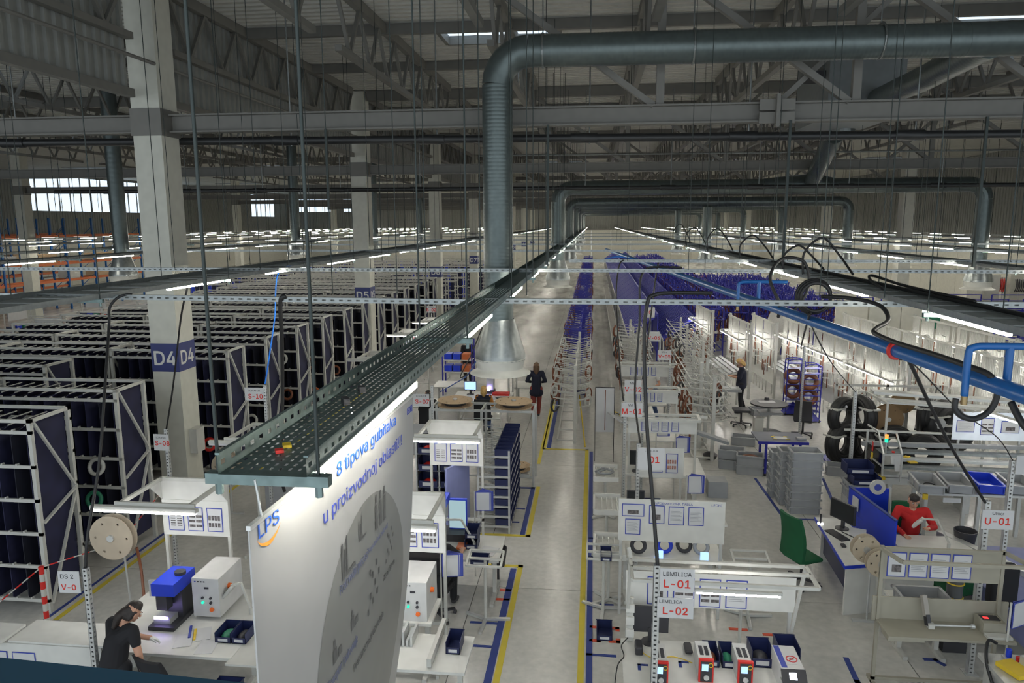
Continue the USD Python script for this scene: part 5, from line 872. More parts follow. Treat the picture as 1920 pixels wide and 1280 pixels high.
post('slotted post with the V-02 sign', 1.1, 15.5, 2.5, w=.05); sign('white sign with red V-02', .88, 15.45, 2.34, .36, .3, [('Mini', .05, inkp, .06, 0), ('V-02', .1, redtxt, -.1, 0)]); post('slotted post with the V-05 sign', 2.1, 19.85, 2.4, w=.05); sign('white sign with red V-05', 1.94, 19.8, 2.26, .36, .27, [('Mimi', .05, inkp, .06, 0), ('V-05', .09, redtxt, -.08, 0)]); sign('far white sign with red V-06', 2.0, 24, 2.12, .4, .32, [('V-06', .11, redtxt, -.1, 0)]); post('post of the far V-06 sign', 2.2, 24.05, 2.2); sign('far white sign with red round mark above the V-06 sign', 2.25, 29, 2.3, .35, .4, [('O', .12, redtxt, -.05, 0)]); post('post of the far red round mark sign', 2.25, 29.05, 2.3)
table('white table of the V-02 station', .8, 2.1, 16.8, 17.8); table('white table of the V-05 station', .9, 2.2, 20.2, 21.2); B().box((.75, 16.9, 1.2), (.5, .9, .03), rx=0, ry=25, rz=20).put('grey_chute', greyb, label='grey slanted chute with cables left of the V-02 station', cat='chute'); B().box((2.6, 16.2, 1.1), (.9, .25, .06), ry=18).put('grey_beam', greyd, label='dark grey slanted beam right of the V-02 station', cat='beam'); B().b2(2.5, 2.9, 15.3, 15.7, 0, .35).put('grey_box', greyb, label='grey box on the floor right of the M-01 station', cat='box')
B().lathe([(.001, 0), (.14, 0), (.18, .1), (.1, .16), (.001, .17)], 16, (2.95, 18.0, 0)).put('black_basket', dark, smooth=40, label='small black basket on the floor right of the canopies', cat='basket')
for i, z in enumerate((1.72, 1.9)): B().b2(2.72+.22*i, 2.8+.22*i, 18.6+.5*i, 18.68+.5*i, 0, 2.3).put('white_post', white, label=['nearer thick white post right of the V-05 canopy', 'farther thick white post right of the V-05 canopy'][i], cat='post')
# --- right foreground: desk, bench, bins, crates, machine, coils
dk = thing('office_desk', 'white office desk with blue edging at the right', 'desk', (4.05, 11.6, 0)); B().add([(-.3, -.95, .78), (.45, -.75, .78), (.25, .9, .78), (-.2, .9, .78), (-.3, -.95, .74), (.45, -.75, .74), (.25, .9, .74), (-.2, .9, .74)], [[0, 1, 2], [0, 2, 3], [4, 6, 5], [4, 7, 6], [0, 4, 5], [0, 5, 1], [1, 5, 6], [1, 6, 2], [2, 6, 7], [2, 7, 3], [3, 7, 4], [3, 4, 0]]).put('desktop', whiteb, dk); B().bar((-.305, -.96, .76), (-.205, .9, .76), .012, .05).bar((-.305, -.955, .76), (.45, -.755, .76), .012, .05).put('blue_edge', blueb, dk); B().bar((-.28, -.93, .37), (.25, -.79, .37), .03, .74).put('end_panel', whiteb, dk); B().bar((-.1, -.5, .45), (-.05, .8, .45), .02, .55).put('modesty_panel', navyp, dk); B().b2(-.1, .2, .82, .86, 0, .74).put('rear_panel', whiteb, dk)
monitor('black monitor on the white office desk', 4.15, 12.05, .78, -62, .5, .32); B().box((3.98, 11.75, .79), (.16, .42, .02), 20).put('keyboard', dark, label='black keyboard on the office desk', cat='keyboard'); B().add(*rbox(.07, .11, .035, .015, (3.95, 11.35, .795))).put('computer_mouse', dark, smooth=40, label='black mouse near the front of the office desk', cat='mouse'); lm = thing('desk_scanner', 'small black stand with glowing white foot on the office desk', 'scanner', (3.85, 12.2, .78)); B().lathe([(.001, 0), (.05, 0), (.05, .02), (.001, .02)], 14).put('lit_foot', L('lit_white_foot', (1, 1, 1), .4, em=2.0), lm); B().rod((0, 0, .02), (0, 0, .18), .015, 8).put('stem', dark, lm)
for j, (x, y, l) in enumerate(((4.35, 11.9, 'sheet of paper under the blue partition'), (4.2, 11.2, 'paper pad at the front right of the office desk'))): B().box((x, y, .785), (.25, .35, .008), -20).put('paper_sheet', paper, label=l, cat='paper')
hose([(4.1, 11.9, .79), (4.25, 11.6, .79), (4.2, 11.4, .8), (4.3, 11.2, .79)], .008, 'black cable tangle on the office desk', black, 'thin_cable')
office_chair('dark green swivel chair with tall backrest at the office desk', 3.42, 11.6, 115, green, bh=.72)
office_chair('dark green swivel chair behind the beige bench', 5.3, 10.75, 200, green); hose([(4.98, 10.95, .72), (5.05, 10.8, .78), (5.3, 10.85, .78), (5.35, 10.95, .7), (5.15, 11.05, .68), (4.98, 10.95, .72)], .02, 'black ring armrest of the rear green chair', black, 'armrest_ring')
pa = thing('blue_partition', 'bright blue desk partition with white edging behind the office desk', 'partition', (4.75, 12.1, 0)); B().bar((-.2, .85, .98), (.0, -.65, .98), .03, .42).put('side_screen', blueb, pa); B().bar((-.2, .85, .9), (.45, .85, .9), .03, .55).put('rear_screen', blueb, pa); B().bar((-.2, .85, 1.19), (0, -.65, 1.19), .05, .02).put('screen_edge', tapeb, pa); B().bar((.47, .85, .6), (.47, .85, 1.2), .03).put('white_edge', white, pa); B().bar((-.2, .8, .4), (0, -.6, .4), .03, .75).put('lower_screen', blueb, pa); B().box((-.2, .55, 1.0), (.012, .2, .22), 8).box((-.05, -.1, 1.0), (.012, .2, .28), 8).put('pinned_sheet', paper, pa)
ro = thing('tape_roll', 'white roll with blue centre hanging on the blue partition', 'roll', (4.95, 12.8, 1.25)); B().lathe([(.001, -.02), (.13, -.02), (.13, .02), (.001, .02)], 28, axis='y').put('disc', white, ro, 30); B().lathe([(.001, -.024), (.06, -.024), (.06, .0), (.001, 0)], 20, axis='y').put('centre', inkb, ro, 30)
drum('front tan cable reel at the end of the office desk', 4.12, 10.35, 1.0, .2, .1, 'y', L('tan_board3', (.46, .39, .29), .8)); drum('rear tan cable reel with black winding at the office desk', 3.98, 10.55, 1.12, .2, .12, 'y', L('tan_board4', (.46, .39, .29), .8), core=black); rs2 = thing('reel_stand', 'thin stand holding the two reels at the desk end', 'stand', (4.05, 10.5, 0)); B().rod((0, 0, 0), (0, 0, 1.1), .014, 8).put('pole', alum, rs2); B().bar((-.2, 0, .015), (.2, 0, .015), .04).put('foot', alum, rs2)
# beige bench with the cutter arm
bb = thing('beige_bench', 'beige work bench with backboard and cable cutter arm', 'bench', (4.3, 9.0, 0)); bw = .72
B().b2(-bw, bw, -.42, .0, .86, .89).put('bench_top', beige, bb); B().b2(-bw-.05, bw+.1, .0, .02, .86, 1.18).put('backboard', beige, bb); B().b2(-bw, -.3, -.4, -.2, .82, .86).put('drawer', beige, bb)
for x in (-bw+.02, bw-.02): B().b2(x-.02, x+.02, -.02, .02, 0, 1.85).put('post', beige, bb); B().b2(x-.02, x+.02, -.5, .15, 0, .04).put('foot', beige, bb)
for a, c in (((-bw, 0, .08), (bw, 0, .08)), ((-bw, 0, 1.82), (bw, 0, 1.82)), ((-bw, 0, 1.82), (-bw+.1, -.38, 1.82)), ((bw, 0, 1.82), (bw+.12, -.38, 1.82)), ((-bw+.1, -.38, 1.82), (bw+.12, -.38, 1.82))): B().bar(a, c, .04).put('frame_bar', beige, bb)
B().b2(-bw, bw, -.01, .0, 1.42, 1.8).put('upper_board', beige, bb); sheets(bb, -bw+.05, bw-.35, 1.46, 1.78, -.011, 4, cols='pddd', gap=.03)
ca = thing('cutter_arm', 'grey cutting lever with horizontal rod on the beige bench', 'tool', (4.12, 8.85, .9)); B().bar((-.02, .1, .35), (-.0, .02, .12), .06, .05).put('lever', L('grey_beige_lever', (.30, .28, .25), .5), ca); B().bar((0, .02, .14), (.01, -.02, .02), .05, .06).put('grip', dark, ca); B().box((.03, -.04, .03), (.07, .07, .06)).put('pivot_block', white, ca); B().rod((.06, -.04, .035), (.5, -.02, .035), .014, 10).put('rod', alum, ca, True); B().lathe([(.001, -.02), (.03, -.02), (.03, .02), (.001, .02)], 14, (.52, -.02, .035), 'x').put('end_knob', alum, ca, 30)
cu = thing('counter_unit', 'beige counter unit with red display on the bench right end', 'device', (4.85, 8.85, .89)); B().b2(-.13, .13, -.1, .12, 0, .14).put('housing', beige, cu); B().b2(-.1, .1, -.03, .09, .14, .145).put('panel', dark, cu); B().b2(-.08, -.02, .0, .04, .145, .15).put('red_display', L('red_lit', (.8, .05, .05), .4, em=1.2), cu); B().b2(-.13, .15, -.22, -.12, 0, .03).put('white_strip', white, cu)
crate('grey open crate on the table behind the beige bench', 4.45, 9.75, .72, .62, .42, .15); table('low white table holding the grey crate behind the bench', 4.1, 4.82, 9.5, 10.1, .72)
pd = thing('desk_pedestal', 'white pedestal table with blue edge and bottles behind the bench', 'table', (4.55, 10.6, 0)); B().b2(-.35, .4, -.2, .25, .78, .82).put('top', whiteb, pd); B().b2(-.36, .41, -.21, -.2, .78, .82).put('blue_edge', blueb, pd); B().b2(-.3, .36, -.15, .2, 0, .78).put('body', whiteb, pd)
for j, (x, y, m, h) in enumerate(((4.3, 10.55, dark, .12), (4.5, 10.6, white, .14), (4.68, 10.55, white, .18), (4.82, 10.6, whiteb, .15), (4.4, 10.7, dark, .16))): B().lathe([(.001, 0), (.05, 0), (.05, h*.7), (.02, h), (.001, h)], 16, (x, y, .82)).put('bottle', m, smooth=40, label=f'{["squat black", "small white", "tall white", "plain pale", "upright black"][j]} bottle on the white pedestal behind the bench', cat='bottle')
post('front slotted post carrying the U-01 sign', 4.93, 9.35, 2.35, w=.07); sign('white sign Ulmer with red U-01', 5.05, 9.3, 2.12, .37, .25, [('Ulmer', .036, inkp, .065, 0), ('U-01', .085, redtxt, -.06, 0)]); post('rear slotted post right of the U-01 sign', 5.76, 10.4, 2.55, w=.06); sign('white sign with red 0 at the right picture edge', 5.93, 10.35, 2.5, .3, .26, [('01', .085, redtxt, -.07, .06)])
bt = thing('pipe_column', 'thick dark grey tube with yellow bands behind the U-01 post', 'tube', (4.95, 9.95, 0)); B().rod((0, 0, .5), (0, 0, 1.35), .1, 20).put('tube', L('dark_grey_tube', (.09, .095, .10), .6), bt, True); [B().tube(arc((0, 0, z), .105, 0, 360, (1, 0, 0), (0, 1, 0), 20)[:-1], .01, 6, True).put('yellow_band', yellow, bt) for z in (.75, .95)]; B().b2(-.15, .15, -.15, .15, 0, .5).put('foot', dark, bt)
pu = thing('covered_bench', 'low bench under a periwinkle cover at the right edge', 'bench', (6.2, 10.4, 0)); B().b2(-.55, 1.2, -1.3, 1.6, .3, .6).put('cover', lilac, pu); B().bar((-.5, 1.7, .75), (.6, -.8, .75), .12, .08).put('steel_rail', alum, pu); B().b2(-.5, 1.1, -1.2, 1.5, 0, .3).put('base', alum, pu)
br2 = thing('tool_bench', 'workbench with yellow tools at the bottom right corner', 'bench', (4.85, 7.9, 0)); B().b2(-.35, .7, -.5, .5, .8, .85).put('bench_top', alum, br2); B().b2(-.35, .7, -.52, -.5, .7, .83).put('blue_front', blueb, br2); [B().b2(x-.02, x+.02, -.4, .4, 0, .8).put('leg', alum, br2) for x in (-.3, .6)]
B().box((4.72, 8.05, .88), (.22, .3, .05), 20).put('yellow_tool', yellow, label='flat yellow tool at the left of the bottom right bench', cat='tool'); B().box((5.0, 8.1, .93), (.35, .18, .14), 15).put('metal_fixture', alum, label='grey metal fixture on the bottom right bench', cat='fixture'); B().box((5.05, 7.95, .92), (.12, .14, .08), -10).put('yellow_block', yellow, label='small yellow block in front of the metal fixture', cat='tool'); kt = thing('knob_block', 'small block with blue and red knobs behind the yellow tool', 'tool', (4.8, 8.28, .85)); B().b2(-.08, .1, -.1, .06, 0, .03).put('block', alum, kt); B().rod((-.02, .02, .03), (-.02, .02, .12), .03, 12).put('blue_cap', blueb, kt); B().rod((.04, -.06, .03), (.04, -.06, .08), .025, 12).put('red_cap', red, kt)
hose([(4.72, 8.45, .95), (4.6, 8.4, 1.0), (4.5, 8.2, .85), (4.55, 8.0, .55), (4.7, 7.9, .4)], .018, 'black hose looping at the foot of the U-01 post', black)
fp = flipbook('blue framed page holder at the bottom right edge', 4.95, 8.6, 1.05, 25, 2); B().lathe([(.001, 0), (.05, 0), (.05, .14), (.03, .18), (.001, .18)], 16, (5.25, 8.35, .95)).put('dark_bottle', dark, smooth=40, label='dark bottle at the bottom right picture edge', cat='bottle')
# tilted grey bins and blue bin
for j, (x, m, l) in enumerate(((6.1, greyb, 'long grey tilted bin with black cable ring'), (6.62, greyb, 'long empty grey tilted bin in the middle'), (7.15, blueb, 'bright blue tilted bin'))):
    c = crate(l, x, 13.6+.05*j, 1.0, .44, .75, .16, -8, m); 
B().tube(arc((6.12, 13.5, 1.05), .11, 0, 360, (1, 0, 0), (0, .8, .3), 22)[:-1], .012, 6, True).put('cable_ring', black, smooth=True, label='black cable ring in the left grey tilted bin', cat='cable'); B().box((6.15, 13.32, 1.02), (.2, .12, .01)).put('yellow_green_sheet', yellow, label='yellow-green slip in the left grey tilted bin', cat='paper'); B().b2(7.0, 7.25, 13.5, 13.7, 1.02, 1.06).put('white_parts', paper, label='white bag inside the bright blue bin', cat='bag')
crate('long grey bin at the right picture edge', 7.7, 13.7, 1.0, .44, .75, .16, -8); bs = thing('bin_stand', 'grey stand carrying the row of tilted bins', 'stand', (6.9, 13.6, 0)); [B().b2(x-.03, x+.03, y-.03, y+.03, 0, .98).put('leg', alum, bs) for x in (-.9, 0, .95) for y in (-.25, .25)]; B().b2(-1.0, 1.2, -.3, .3, .95, .99).put('shelf', alum, bs); B().b2(-.98, -.9, -.34, -.3, .88, .98).put('yellow_corner', yellow, bs); B().b2(-.65, -.35, -.36, -.34, .85, .93).put('label_plate', paper, bs)
# cutting line / conveyor machine
cm = thing('cutting_line', 'long grey aluminium cutting line with conveyor profiles', 'machine', (5.0, 14.9, 0)); [B().bar((.75, i*.24, .78+i*.09), (4.3, i*.24-.1, .78+i*.09), .2, .05).put('profile', galv if i % 2 else alum, cm) for i in range(4)]; B().b2(.8, 4.2, -.1, .7, .6, .74).put('body', alum, cm); [B().b2(x-.04, x+.04, 0, .5, 0, .62).put('leg', alum, cm) for x in (1.0, 2.5, 4.0)]; B().b2(.72, 4.3, .85, .95, 1.1, 1.18).put('rear_profile', greyd, cm)
B().box((1.05, .1, 1.05), (.22, .4, .2), rx=-20).put('control_panel', LGS, cm); B().box((1.05, -.12, 1.02), (.1, .02, .26), rx=-20).put('button_strip', paper, cm); B().lathe([(.001, 0), (.03, 0), (.03, .03), (.001, .03)], 12, (1.05, .1, 1.2)).put('red_button', red, cm); B().box((1.45, .15, 1.0), (.16, .12, .02), 10).box((1.4, .3, 1.06), (.1, .1, .02), 45).put('warning_label', yellow, cm); B().rod((1.0, .35, 1.0), (1.0, .35, 1.42), .015, 8).put('lamp_pole', alum, cm); B().rod((1.0, .35, 1.42), (1.0, .35, 1.5), .035, 12).put('orange_beacon', lamp_o, cm); B().rod((1.0, .35, 1.34), (1.0, .35, 1.42), .033, 12).put('green_beacon', lamp_g, cm); B().b2(.62, .8, -.25, -.1, .74, .8).put('yellow_foot', yellow, cm)
gu = thing('machine_guard', 'clear guard frame with sloped aluminium top at the machine', 'guard', (5.75, 14.7, 0)); 
for y in (0, .9): B().bar((0, y, 0), (0, y, 1.5 if y else 1.25), .035).put('post', alum, gu)
for a, c in (((0, 0, 1.25), (0, .35, 1.62)), ((0, .35, 1.62), (0, .9, 1.6)), ((.35, 0, 1.25), (.35, .35, 1.6)), ((0, 0, 1.25), (.35, 0, 1.25)), ((0, .35, 1.62), (.35, .35, 1.6)), ((.35, 0, .7), (.35, 0, 1.25)), ((0, .5, 1.0), (0, 0, 1.0))): B().bar(a, c, .03).put('guard_bar', alum, gu)
clearm = usdkit.material(stage, '/World/Looks/clear_guard', {"t": ("transparent_bsdf", {"color": (.93, .95, .95)}), "g": ("glossy_bsdf", {"roughness": .05}), "f": ("fresnel", {"IOR": 1.45}), "m": ("mix_closure", {})}, [("f.fac", "m.fac"), ("t.BSDF", "m.closure1"), ("g.BSDF", "m.closure2")], surface="m.closure")
B().b2(-.004, .0, .02, .88, .75, 1.24).put('clear_pane', clearm, gu); B().box((-.01, .55, 1.05), (.004, .1, .14)).put('warning_label', yellow, gu); B().box((-.01, .55, 1.25), (.004, .07, .2)).put('red_label', red, gu)
rl = thing('railing_frame', 'white tubular rack frame in front of the black coils', 'frame', (5.7, 16.1, 0)); [B().bar(a, c, .04).put('tube', white, rl) for a, c in (((0.6, 0, 0), (.6, 0, 1.95)), ((-.25, 0, 1.35), (2.6, 0, 1.3)), ((.6, 0, 1.95), (.45, .9, 2.0)), ((.3, .9, 2.0), (3.6, .7, 1.9)), ((.6, .2, 1.95), (3.5, 0, 1.8)), ((2.6, 0, 0), (2.6, 0, 1.9)))]
for i, (y, z) in enumerate(((17.0, 2.0), (16.6, 1.9))): B().bar((6.3, y, z), (9.3, y-.3, z-.1), .3, .06).put('empty_lamp_rail', alum, label=f'{["rear", "front"][i]} long grey lamp rail above the display board', cat='rail')
db = thing('display_board', 'bright bluish white board with three framed sheets at the right', 'board', (7.9, 15.9, 0)); lb_ = L('bright_board', (.74, .80, .88), .5); B().b2(-.35, 1.1, -.015, 0, 1.25, 1.85).put('board', lb_, db)
for (x0, z0, w, h, k) in ((-.28, 1.42, .36, .26, 'd'), (.2, 1.37, .26, .36, 'b'), (.6, 1.42, .36, .26, 'p')): sheets(db, x0, x0+w, z0, z0+h, -.016, 1, cols=k, gap=0)
[B().b2(x-.02, x+.02, 0, .04, 0, 1.3).put('leg', alum, db) for x in (-.2, 1.0)]; B().bar((.0, -.4, 2.0), (.45, -1.9, 2.0), .05, .04).put('lamp_housing', white, db); B().bar((.0, -.42, 1.965), (.44, -1.88, 1.965), .045, .03).put('lamp_tube', taskm, db); B().bar((.02, 0, 1.85), (.02, -.45, 2.0), .025).put('lamp_arm', white, db)
# black coils
def coil(label, x, y, z, r, tr, axis, m=black, rz=0):
    t = thing('cable_coil', label, 'cable coil', (x, y, z), rz)
    u, w = ((0, 1, 0), (0, 0, 1)) if axis == 'x' else ((1, 0, 0), (0, 0, 1)); n = np.array([1, 0, 0]) if axis == 'x' else np.array([0, 1, 0])
    for k in range(9): a = k*2.399; o = n*tr*.55*math.cos(a); rr = r+tr*.5*math.sin(a); B().tube(arc(o, rr, 0, 360, u, w, 32)[:-1], tr*.5, 8, True).put('turn', m, t, True)
    for a in (20, 140, 260): q = arc((0, 0, 0), r, a, a+1, u, w, 2)[0]; B().box(q, (tr*2.3, tr*2.3, .04)).put('strap', dark if a != 140 else white, t)
    return t
cr_ = thing('coil_rack', 'white rack behind the machine holding black coils on pins', 'rack', (5.9, 18.2, 0)); [B().b2(x-.03, x+.03, .0, .06, 0, 1.9).put('post', white, cr_) for x in (0, 1.2, 2.4)]; [B().b2(0, 2.4, 0, .05, z, z+.05).put('rail', white, cr_) for z in (.6, 1.3, 1.85)]; [B().b2(-.2, .5, -.3, .3, 0, .05).put('blue_foot', bluef, cr_)]
[B().rod((x, .05, z), (x, -.45, z), .03, 10).put('pin', alum, cr_) for x, z in ((.12, 1.45), (.12, .85), (1.1, 1.4), (2.0, 1.3))]
coil('black coil hanging upper left in the coil rack', 6.02, 17.95, 1.18, .34, 0.135, 'y', rz=35); coil('black coil hanging lower left in the coil rack', 6.02, 17.9, .52, .36, 0.162, 'y', rz=35); coil('second black coil upper left, seen edge on', 6.45, 17.95, 1.2, .36, 0.149, 'x', rz=15); coil('black coil lower left, seen edge on', 6.5, 17.9, .5, .36, 0.162, 'x', rz=15)
drum('brown wooden reel among the black coils, front', 6.95, 17.7, 1.2, .34, .14, 'y', L('brown_board', (.22, .14, .07), .8), core=black); drum('brown wooden reel among the black coils, behind', 7.45, 18.15, 1.5, .26, .14, 'y', L('brown_board2', (.24, .16, .08), .8), core=black); coil('black coil under the brown reels', 7.05, 17.5, .65, .3, 0.162, 'y'); coil('large black coil right of the brown reels', 7.9, 18.0, 1.25, .34, 0.162, 'x', rz=-25); coil('large black coil with grey hub at right', 8.25, 17.9, 1.05, .38, 0.216, 'x', rz=-60); B().lathe([(.001, -.1), (.12, -.1), (.16, .1), (.001, .1)], 24, (8.05, 17.6, 1.15), 'y').put('grey_hub', alum, smooth=40, label='grey metal hub in the right black coil', cat='hub'); coil('black coil with white tag at far right of the coils', 8.6, 18.0, .85, .34, 0.203, 'x', rz=-70); coil('low black coil behind the orange beacon', 7.6, 17.3, .5, .32, 0.162, 'y')
# crates
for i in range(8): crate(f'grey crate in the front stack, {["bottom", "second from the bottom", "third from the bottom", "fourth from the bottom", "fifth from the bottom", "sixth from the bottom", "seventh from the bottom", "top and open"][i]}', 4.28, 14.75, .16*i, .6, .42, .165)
c0 = None
for sx, sy, n in ((4.1, 15.2, 7), (4.02, 15.62, 6)):
    for i in range(n):
        lab = 'small grey crate in the rear stacks behind the front crate stack'
        if c0 is None: c0 = crate(lab, sx, sy, .165*i, .42, .38, .165, group='crates of the rear stacks')
        else: dup(c0, (sx, sy, .165*i))
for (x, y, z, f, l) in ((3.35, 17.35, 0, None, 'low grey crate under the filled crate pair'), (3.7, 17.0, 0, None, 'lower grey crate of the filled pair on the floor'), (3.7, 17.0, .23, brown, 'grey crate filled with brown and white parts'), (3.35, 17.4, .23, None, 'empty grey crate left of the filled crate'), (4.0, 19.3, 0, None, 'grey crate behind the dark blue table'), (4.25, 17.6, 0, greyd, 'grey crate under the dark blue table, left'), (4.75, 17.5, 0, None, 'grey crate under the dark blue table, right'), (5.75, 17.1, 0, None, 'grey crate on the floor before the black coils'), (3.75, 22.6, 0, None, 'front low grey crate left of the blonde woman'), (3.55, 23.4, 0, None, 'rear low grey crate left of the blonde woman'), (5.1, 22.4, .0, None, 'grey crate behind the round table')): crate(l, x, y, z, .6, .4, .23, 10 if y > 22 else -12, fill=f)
crate('lower grey crate with navy bins beside the blue partition', 5.2, 14.2, .55, .62, .42, .2); crate('upper grey crate under the navy bins', 5.2, 14.2, .76, .62, .42, .1); bin_('front navy bin stacked on the grey crates', 5.2, 14.1, .87, .5, .35, .16); bin_('top navy bin stacked on the grey crates', 5.15, 14.35, 1.0, .5, .35, .2); B().b2(4.9, 5.5, 14.0, 14.4, 0, .55).put('crate_base', alum, label='grey base under the crates with navy bins', cat='stand')
B().b2(3.45, 4.1, 21.95, 22.0, 0.02, .05).b2(3.45, 3.5, 21.95, 23.6, .02, .05).b2(4.05, 4.1, 21.95, 23.6, .02, .05).put('trolley_frame', white, label='flat white trolley frame around the low grey crates', cat='trolley')
# dark blue table
bl = thing('blue_table', 'dark blue topped table on castors with a white plate', 'table', (4.35, 17.1, 0)); B().b2(-.55, .55, -.4, .4, .82, .86).put('tabletop', L('dark_blue_top', (.07, .08, .12), .4), bl); B().b2(-.56, .56, -.41, -.4, .8, .86).put('blue_edge', bluef, bl)
for x in (-.35, .4):
    for y in (-.3, .3): B().b2(x-.025, x+.025, y-.025, y+.025, .06, .82).put('leg', bluef, bl); B().lathe([(.001, -.02), (.04, -.02), (.04, .02), (.001, .02)], 12, (x, y, .04), 'x').put('castor', dark, bl)
    B().b2(x-.02, x+.02, -.3, .3, .12, .16).put('side_rail', bluef, bl)
B().box((4.35, 17.0, .865), (.3, .22, .008), -5).put('white_plate', paper, label='white plate on the dark blue table', cat='plate'); [B().box((4.35+dx, 17.0+dy, .868), (.09, .05, .006), a).put('hazard_strip', yellow, label='yellow-black strip at a corner of the white plate', cat='sticker', group='strips round the white plate') for dx, dy, a in ((-.14, .1, 20), (.14, .1, -20), (-.14, -.1, -20), (.14, -.1, 20))]; B().box((4.8, 16.95, .88), (.2, .14, .04)).put('grey_tool', greyb, label='grey tool at the right end of the dark blue table', cat='tool')
post('tall grey post standing at the dark blue table', 5.5, 19.6, 2.6, w=.05); post('grey slotted post right of the crate stack', 5.31, 15.2, 2.4, w=.06)
# round table, chairs, trolley
rt = thing('round_table', 'dark round-topped stand with white papers near the blonde woman', 'table', (4.9, 20.5, 0)); B().lathe([(.001, .8), (.5, .8), (.5, .84), (.001, .84)], 36).put('top', dark, rt, 30); B().lathe([(.001, 0), (.36, 0), (.36, .02), (.001, .05)], 32).put('foot_disc', L('dark_grey_disc', (.07, .075, .08), .6), rt, 40); B().rod((0, 0, .03), (0, 0, .8), .035, 12).put('column', white, rt); B().b2(-.3, .3, -.25, .15, .55, .62).put('grey_tray', greyb, rt)
B().box((4.85, 20.6, .845), (.45, .25, .006), 5).put('paper_sheet', paper, label='white papers on the dark round table', cat='paper'); B().lathe([(.001, 0), (.07, 0), (.06, .08), (.001, .09)], 14, (4.9, 20.8, .845)).put('small_black_cup', dark, smooth=40, label='small dark pot on the round table', cat='pot')
B().b2(4.45, 4.68, 20.1, 20.35, .02, .5).put('small_cabinet', white, label='small white cabinet under the round table', cat='cabinet')
office_chair('black swivel stool without backrest by the blonde woman', 4.28, 21.1, 0, dark, False); office_chair('black swivel chair beside the tall grey post', 5.75, 20.2, 160, dark)
wt = thing('work_table', 'small grey-topped table with yellow slip left of the blonde woman', 'table', (4.0, 22.0, 0)); B().b2(-.4, .4, -.25, .25, .83, .9).put('top', greyb, wt); B().rod((0, 0, .05), (0, 0, .83), .03, 10).put('column', white, wt); [B().bar((0, 0, .04), (.35*math.cos(a), .35*math.sin(a), .02), .05, .03).put('foot', white, wt) for a in (0, 2.1, 4.2)]; B().box((4.15, 22.0, .905), (.3, .2, .006), 10).put('paper_sheet', paper, label='paper slips on the small grey-topped table', cat='paper')
for j, (x, y, l) in enumerate(((6.35, 21.8, 'front blue wheeled rack with brown cable coils'), (6.1, 22.6, 'rear blue wheeled rack with brown cable coils'))):
    t = thing('wheeled_rack', l, 'trolley', (x, y, 0))
    for yy in (-.15, .15): B().tube(cr([(-.25, yy, .06), (-.25, yy, 1.5), (-.2, yy, 1.68), (0, yy, 1.72), (.2, yy, 1.68), (.25, yy, 1.5), (.25, yy, .06)], 5), .018, 8).put('hoop', bluef, t, True)
    for z in np.arange(.3, 1.6, .16): B().b2(-.25, .25, -.16, .16, z, z+.015).put('shelf_bar', bluef, t)
    B().add([(-.3, -.2, .05), (.3, -.2, .05), (0, 0, .4), (-.3, .2, .05), (.3, .2, .05)], [[0, 1, 2], [1, 4, 2], [4, 3, 2], [3, 0, 2]]).put('base', bluef, t)
    for z in (.75, 1.2): B().tube(arc((-.05, -.05, z), .2, 0, 360, (1, 0, 0), (0, .3, .9), 18)[:-1], .07, 8, True).put('brown_coil', brown, t, True)
    [B().lathe([(.001, -.02), (.05, -.02), (.05, .02), (.001, .02)], 12, (sx, -.15, .05), 'x').put('castor', dark, t) for sx in (-.25, .25)]
# yellow floor pole and blue pad at the white cable stand
B().rod((-.36, 20.9, 1.0), (-.14, 18.6, .02), .018, 8).put('yellow_pole', yellow, label='yellow pole leaning on the white cable stand', cat='pole'); B().box((-.3, 20.6, 1.0), (.25, .2, .1)).put('blue_pad', navyp, label='dark blue pad at the top of the yellow pole', cat='pad')
lk = thing('floor_chain', 'yellow and black chain lying across the floor gap', 'chain')
for i in range(16): B().bar((.35+.075*i, 23.2-.18*i, .02), (.35+.075*(i+1), 23.2-.18*(i+1), .02), .05, .02).put('link', yellow if i % 2 else dark, lk)
cc = thing('conveyor_chute', 'long narrow grey chute along the back aisle', 'conveyor', (.9, 30, 0)); B().b2(0, .35, 0, 30, .5, .54).put('belt', L('grey_mesh', (.30, .29, .27), .7, var=.5, sc=40), cc); [B().b2(x-.02, x+.02, 0, 30, .5, .6).put('side_rail', white, cc) for x in (0, .36)]; [B().b2(.1, .25, y, y+.05, 0, .5).put('leg', white, cc) for y in range(1, 30, 5)]
# ---------------------------------------------------------------- banner
def bp_(u, w): return np.stack([-1.10-.10*(np.clip(w, 0, 3)/1.5)**2*(np.clip(u, 0, 3)/2.2)**2, 2.16+u, 4.82-w-.035*u], -1)
bn = thing('banner', 'big white hanging banner with blue headline and grey circle', 'banner'); NU, NW = 24, 40
U, Wd = np.meshgrid(np.linspace(0, 2.2, NU), np.linspace(0, 2.4, NW), indexing='ij'); fr_ = bp_(U.ravel(), Wd.ravel()); i, j = np.meshgrid(np.arange(NU-1), np.arange(NW-1), indexing='ij'); a = (i*NW+j).ravel(); q = np.stack([a, a+1, a+NW+1, a+NW], -1); m_ = len(fr_)
ring = list(range(0, NW))+[k*NW+NW-1 for k in range(1, NU)]+[(NU-1)*NW+k for k in range(NW-2, -1, -1)]+[k*NW for k in range(NU-2, 0, -1)]; sd = np.array([[ring[k], ring[(k+1) % len(ring)], ring[(k+1) % len(ring)]+m_, ring[k]+m_] for k in range(len(ring))])
B().add(np.vstack([fr_, fr_-[.006, 0, 0]]), np.vstack([tri_q(q)[:, ::-1], tri_q(q)+m_, tri_q(sd)])).put('sheet', L('banner_vinyl', (.34, .34, .335), .3, spec=.5, var=.02), bn, 40)
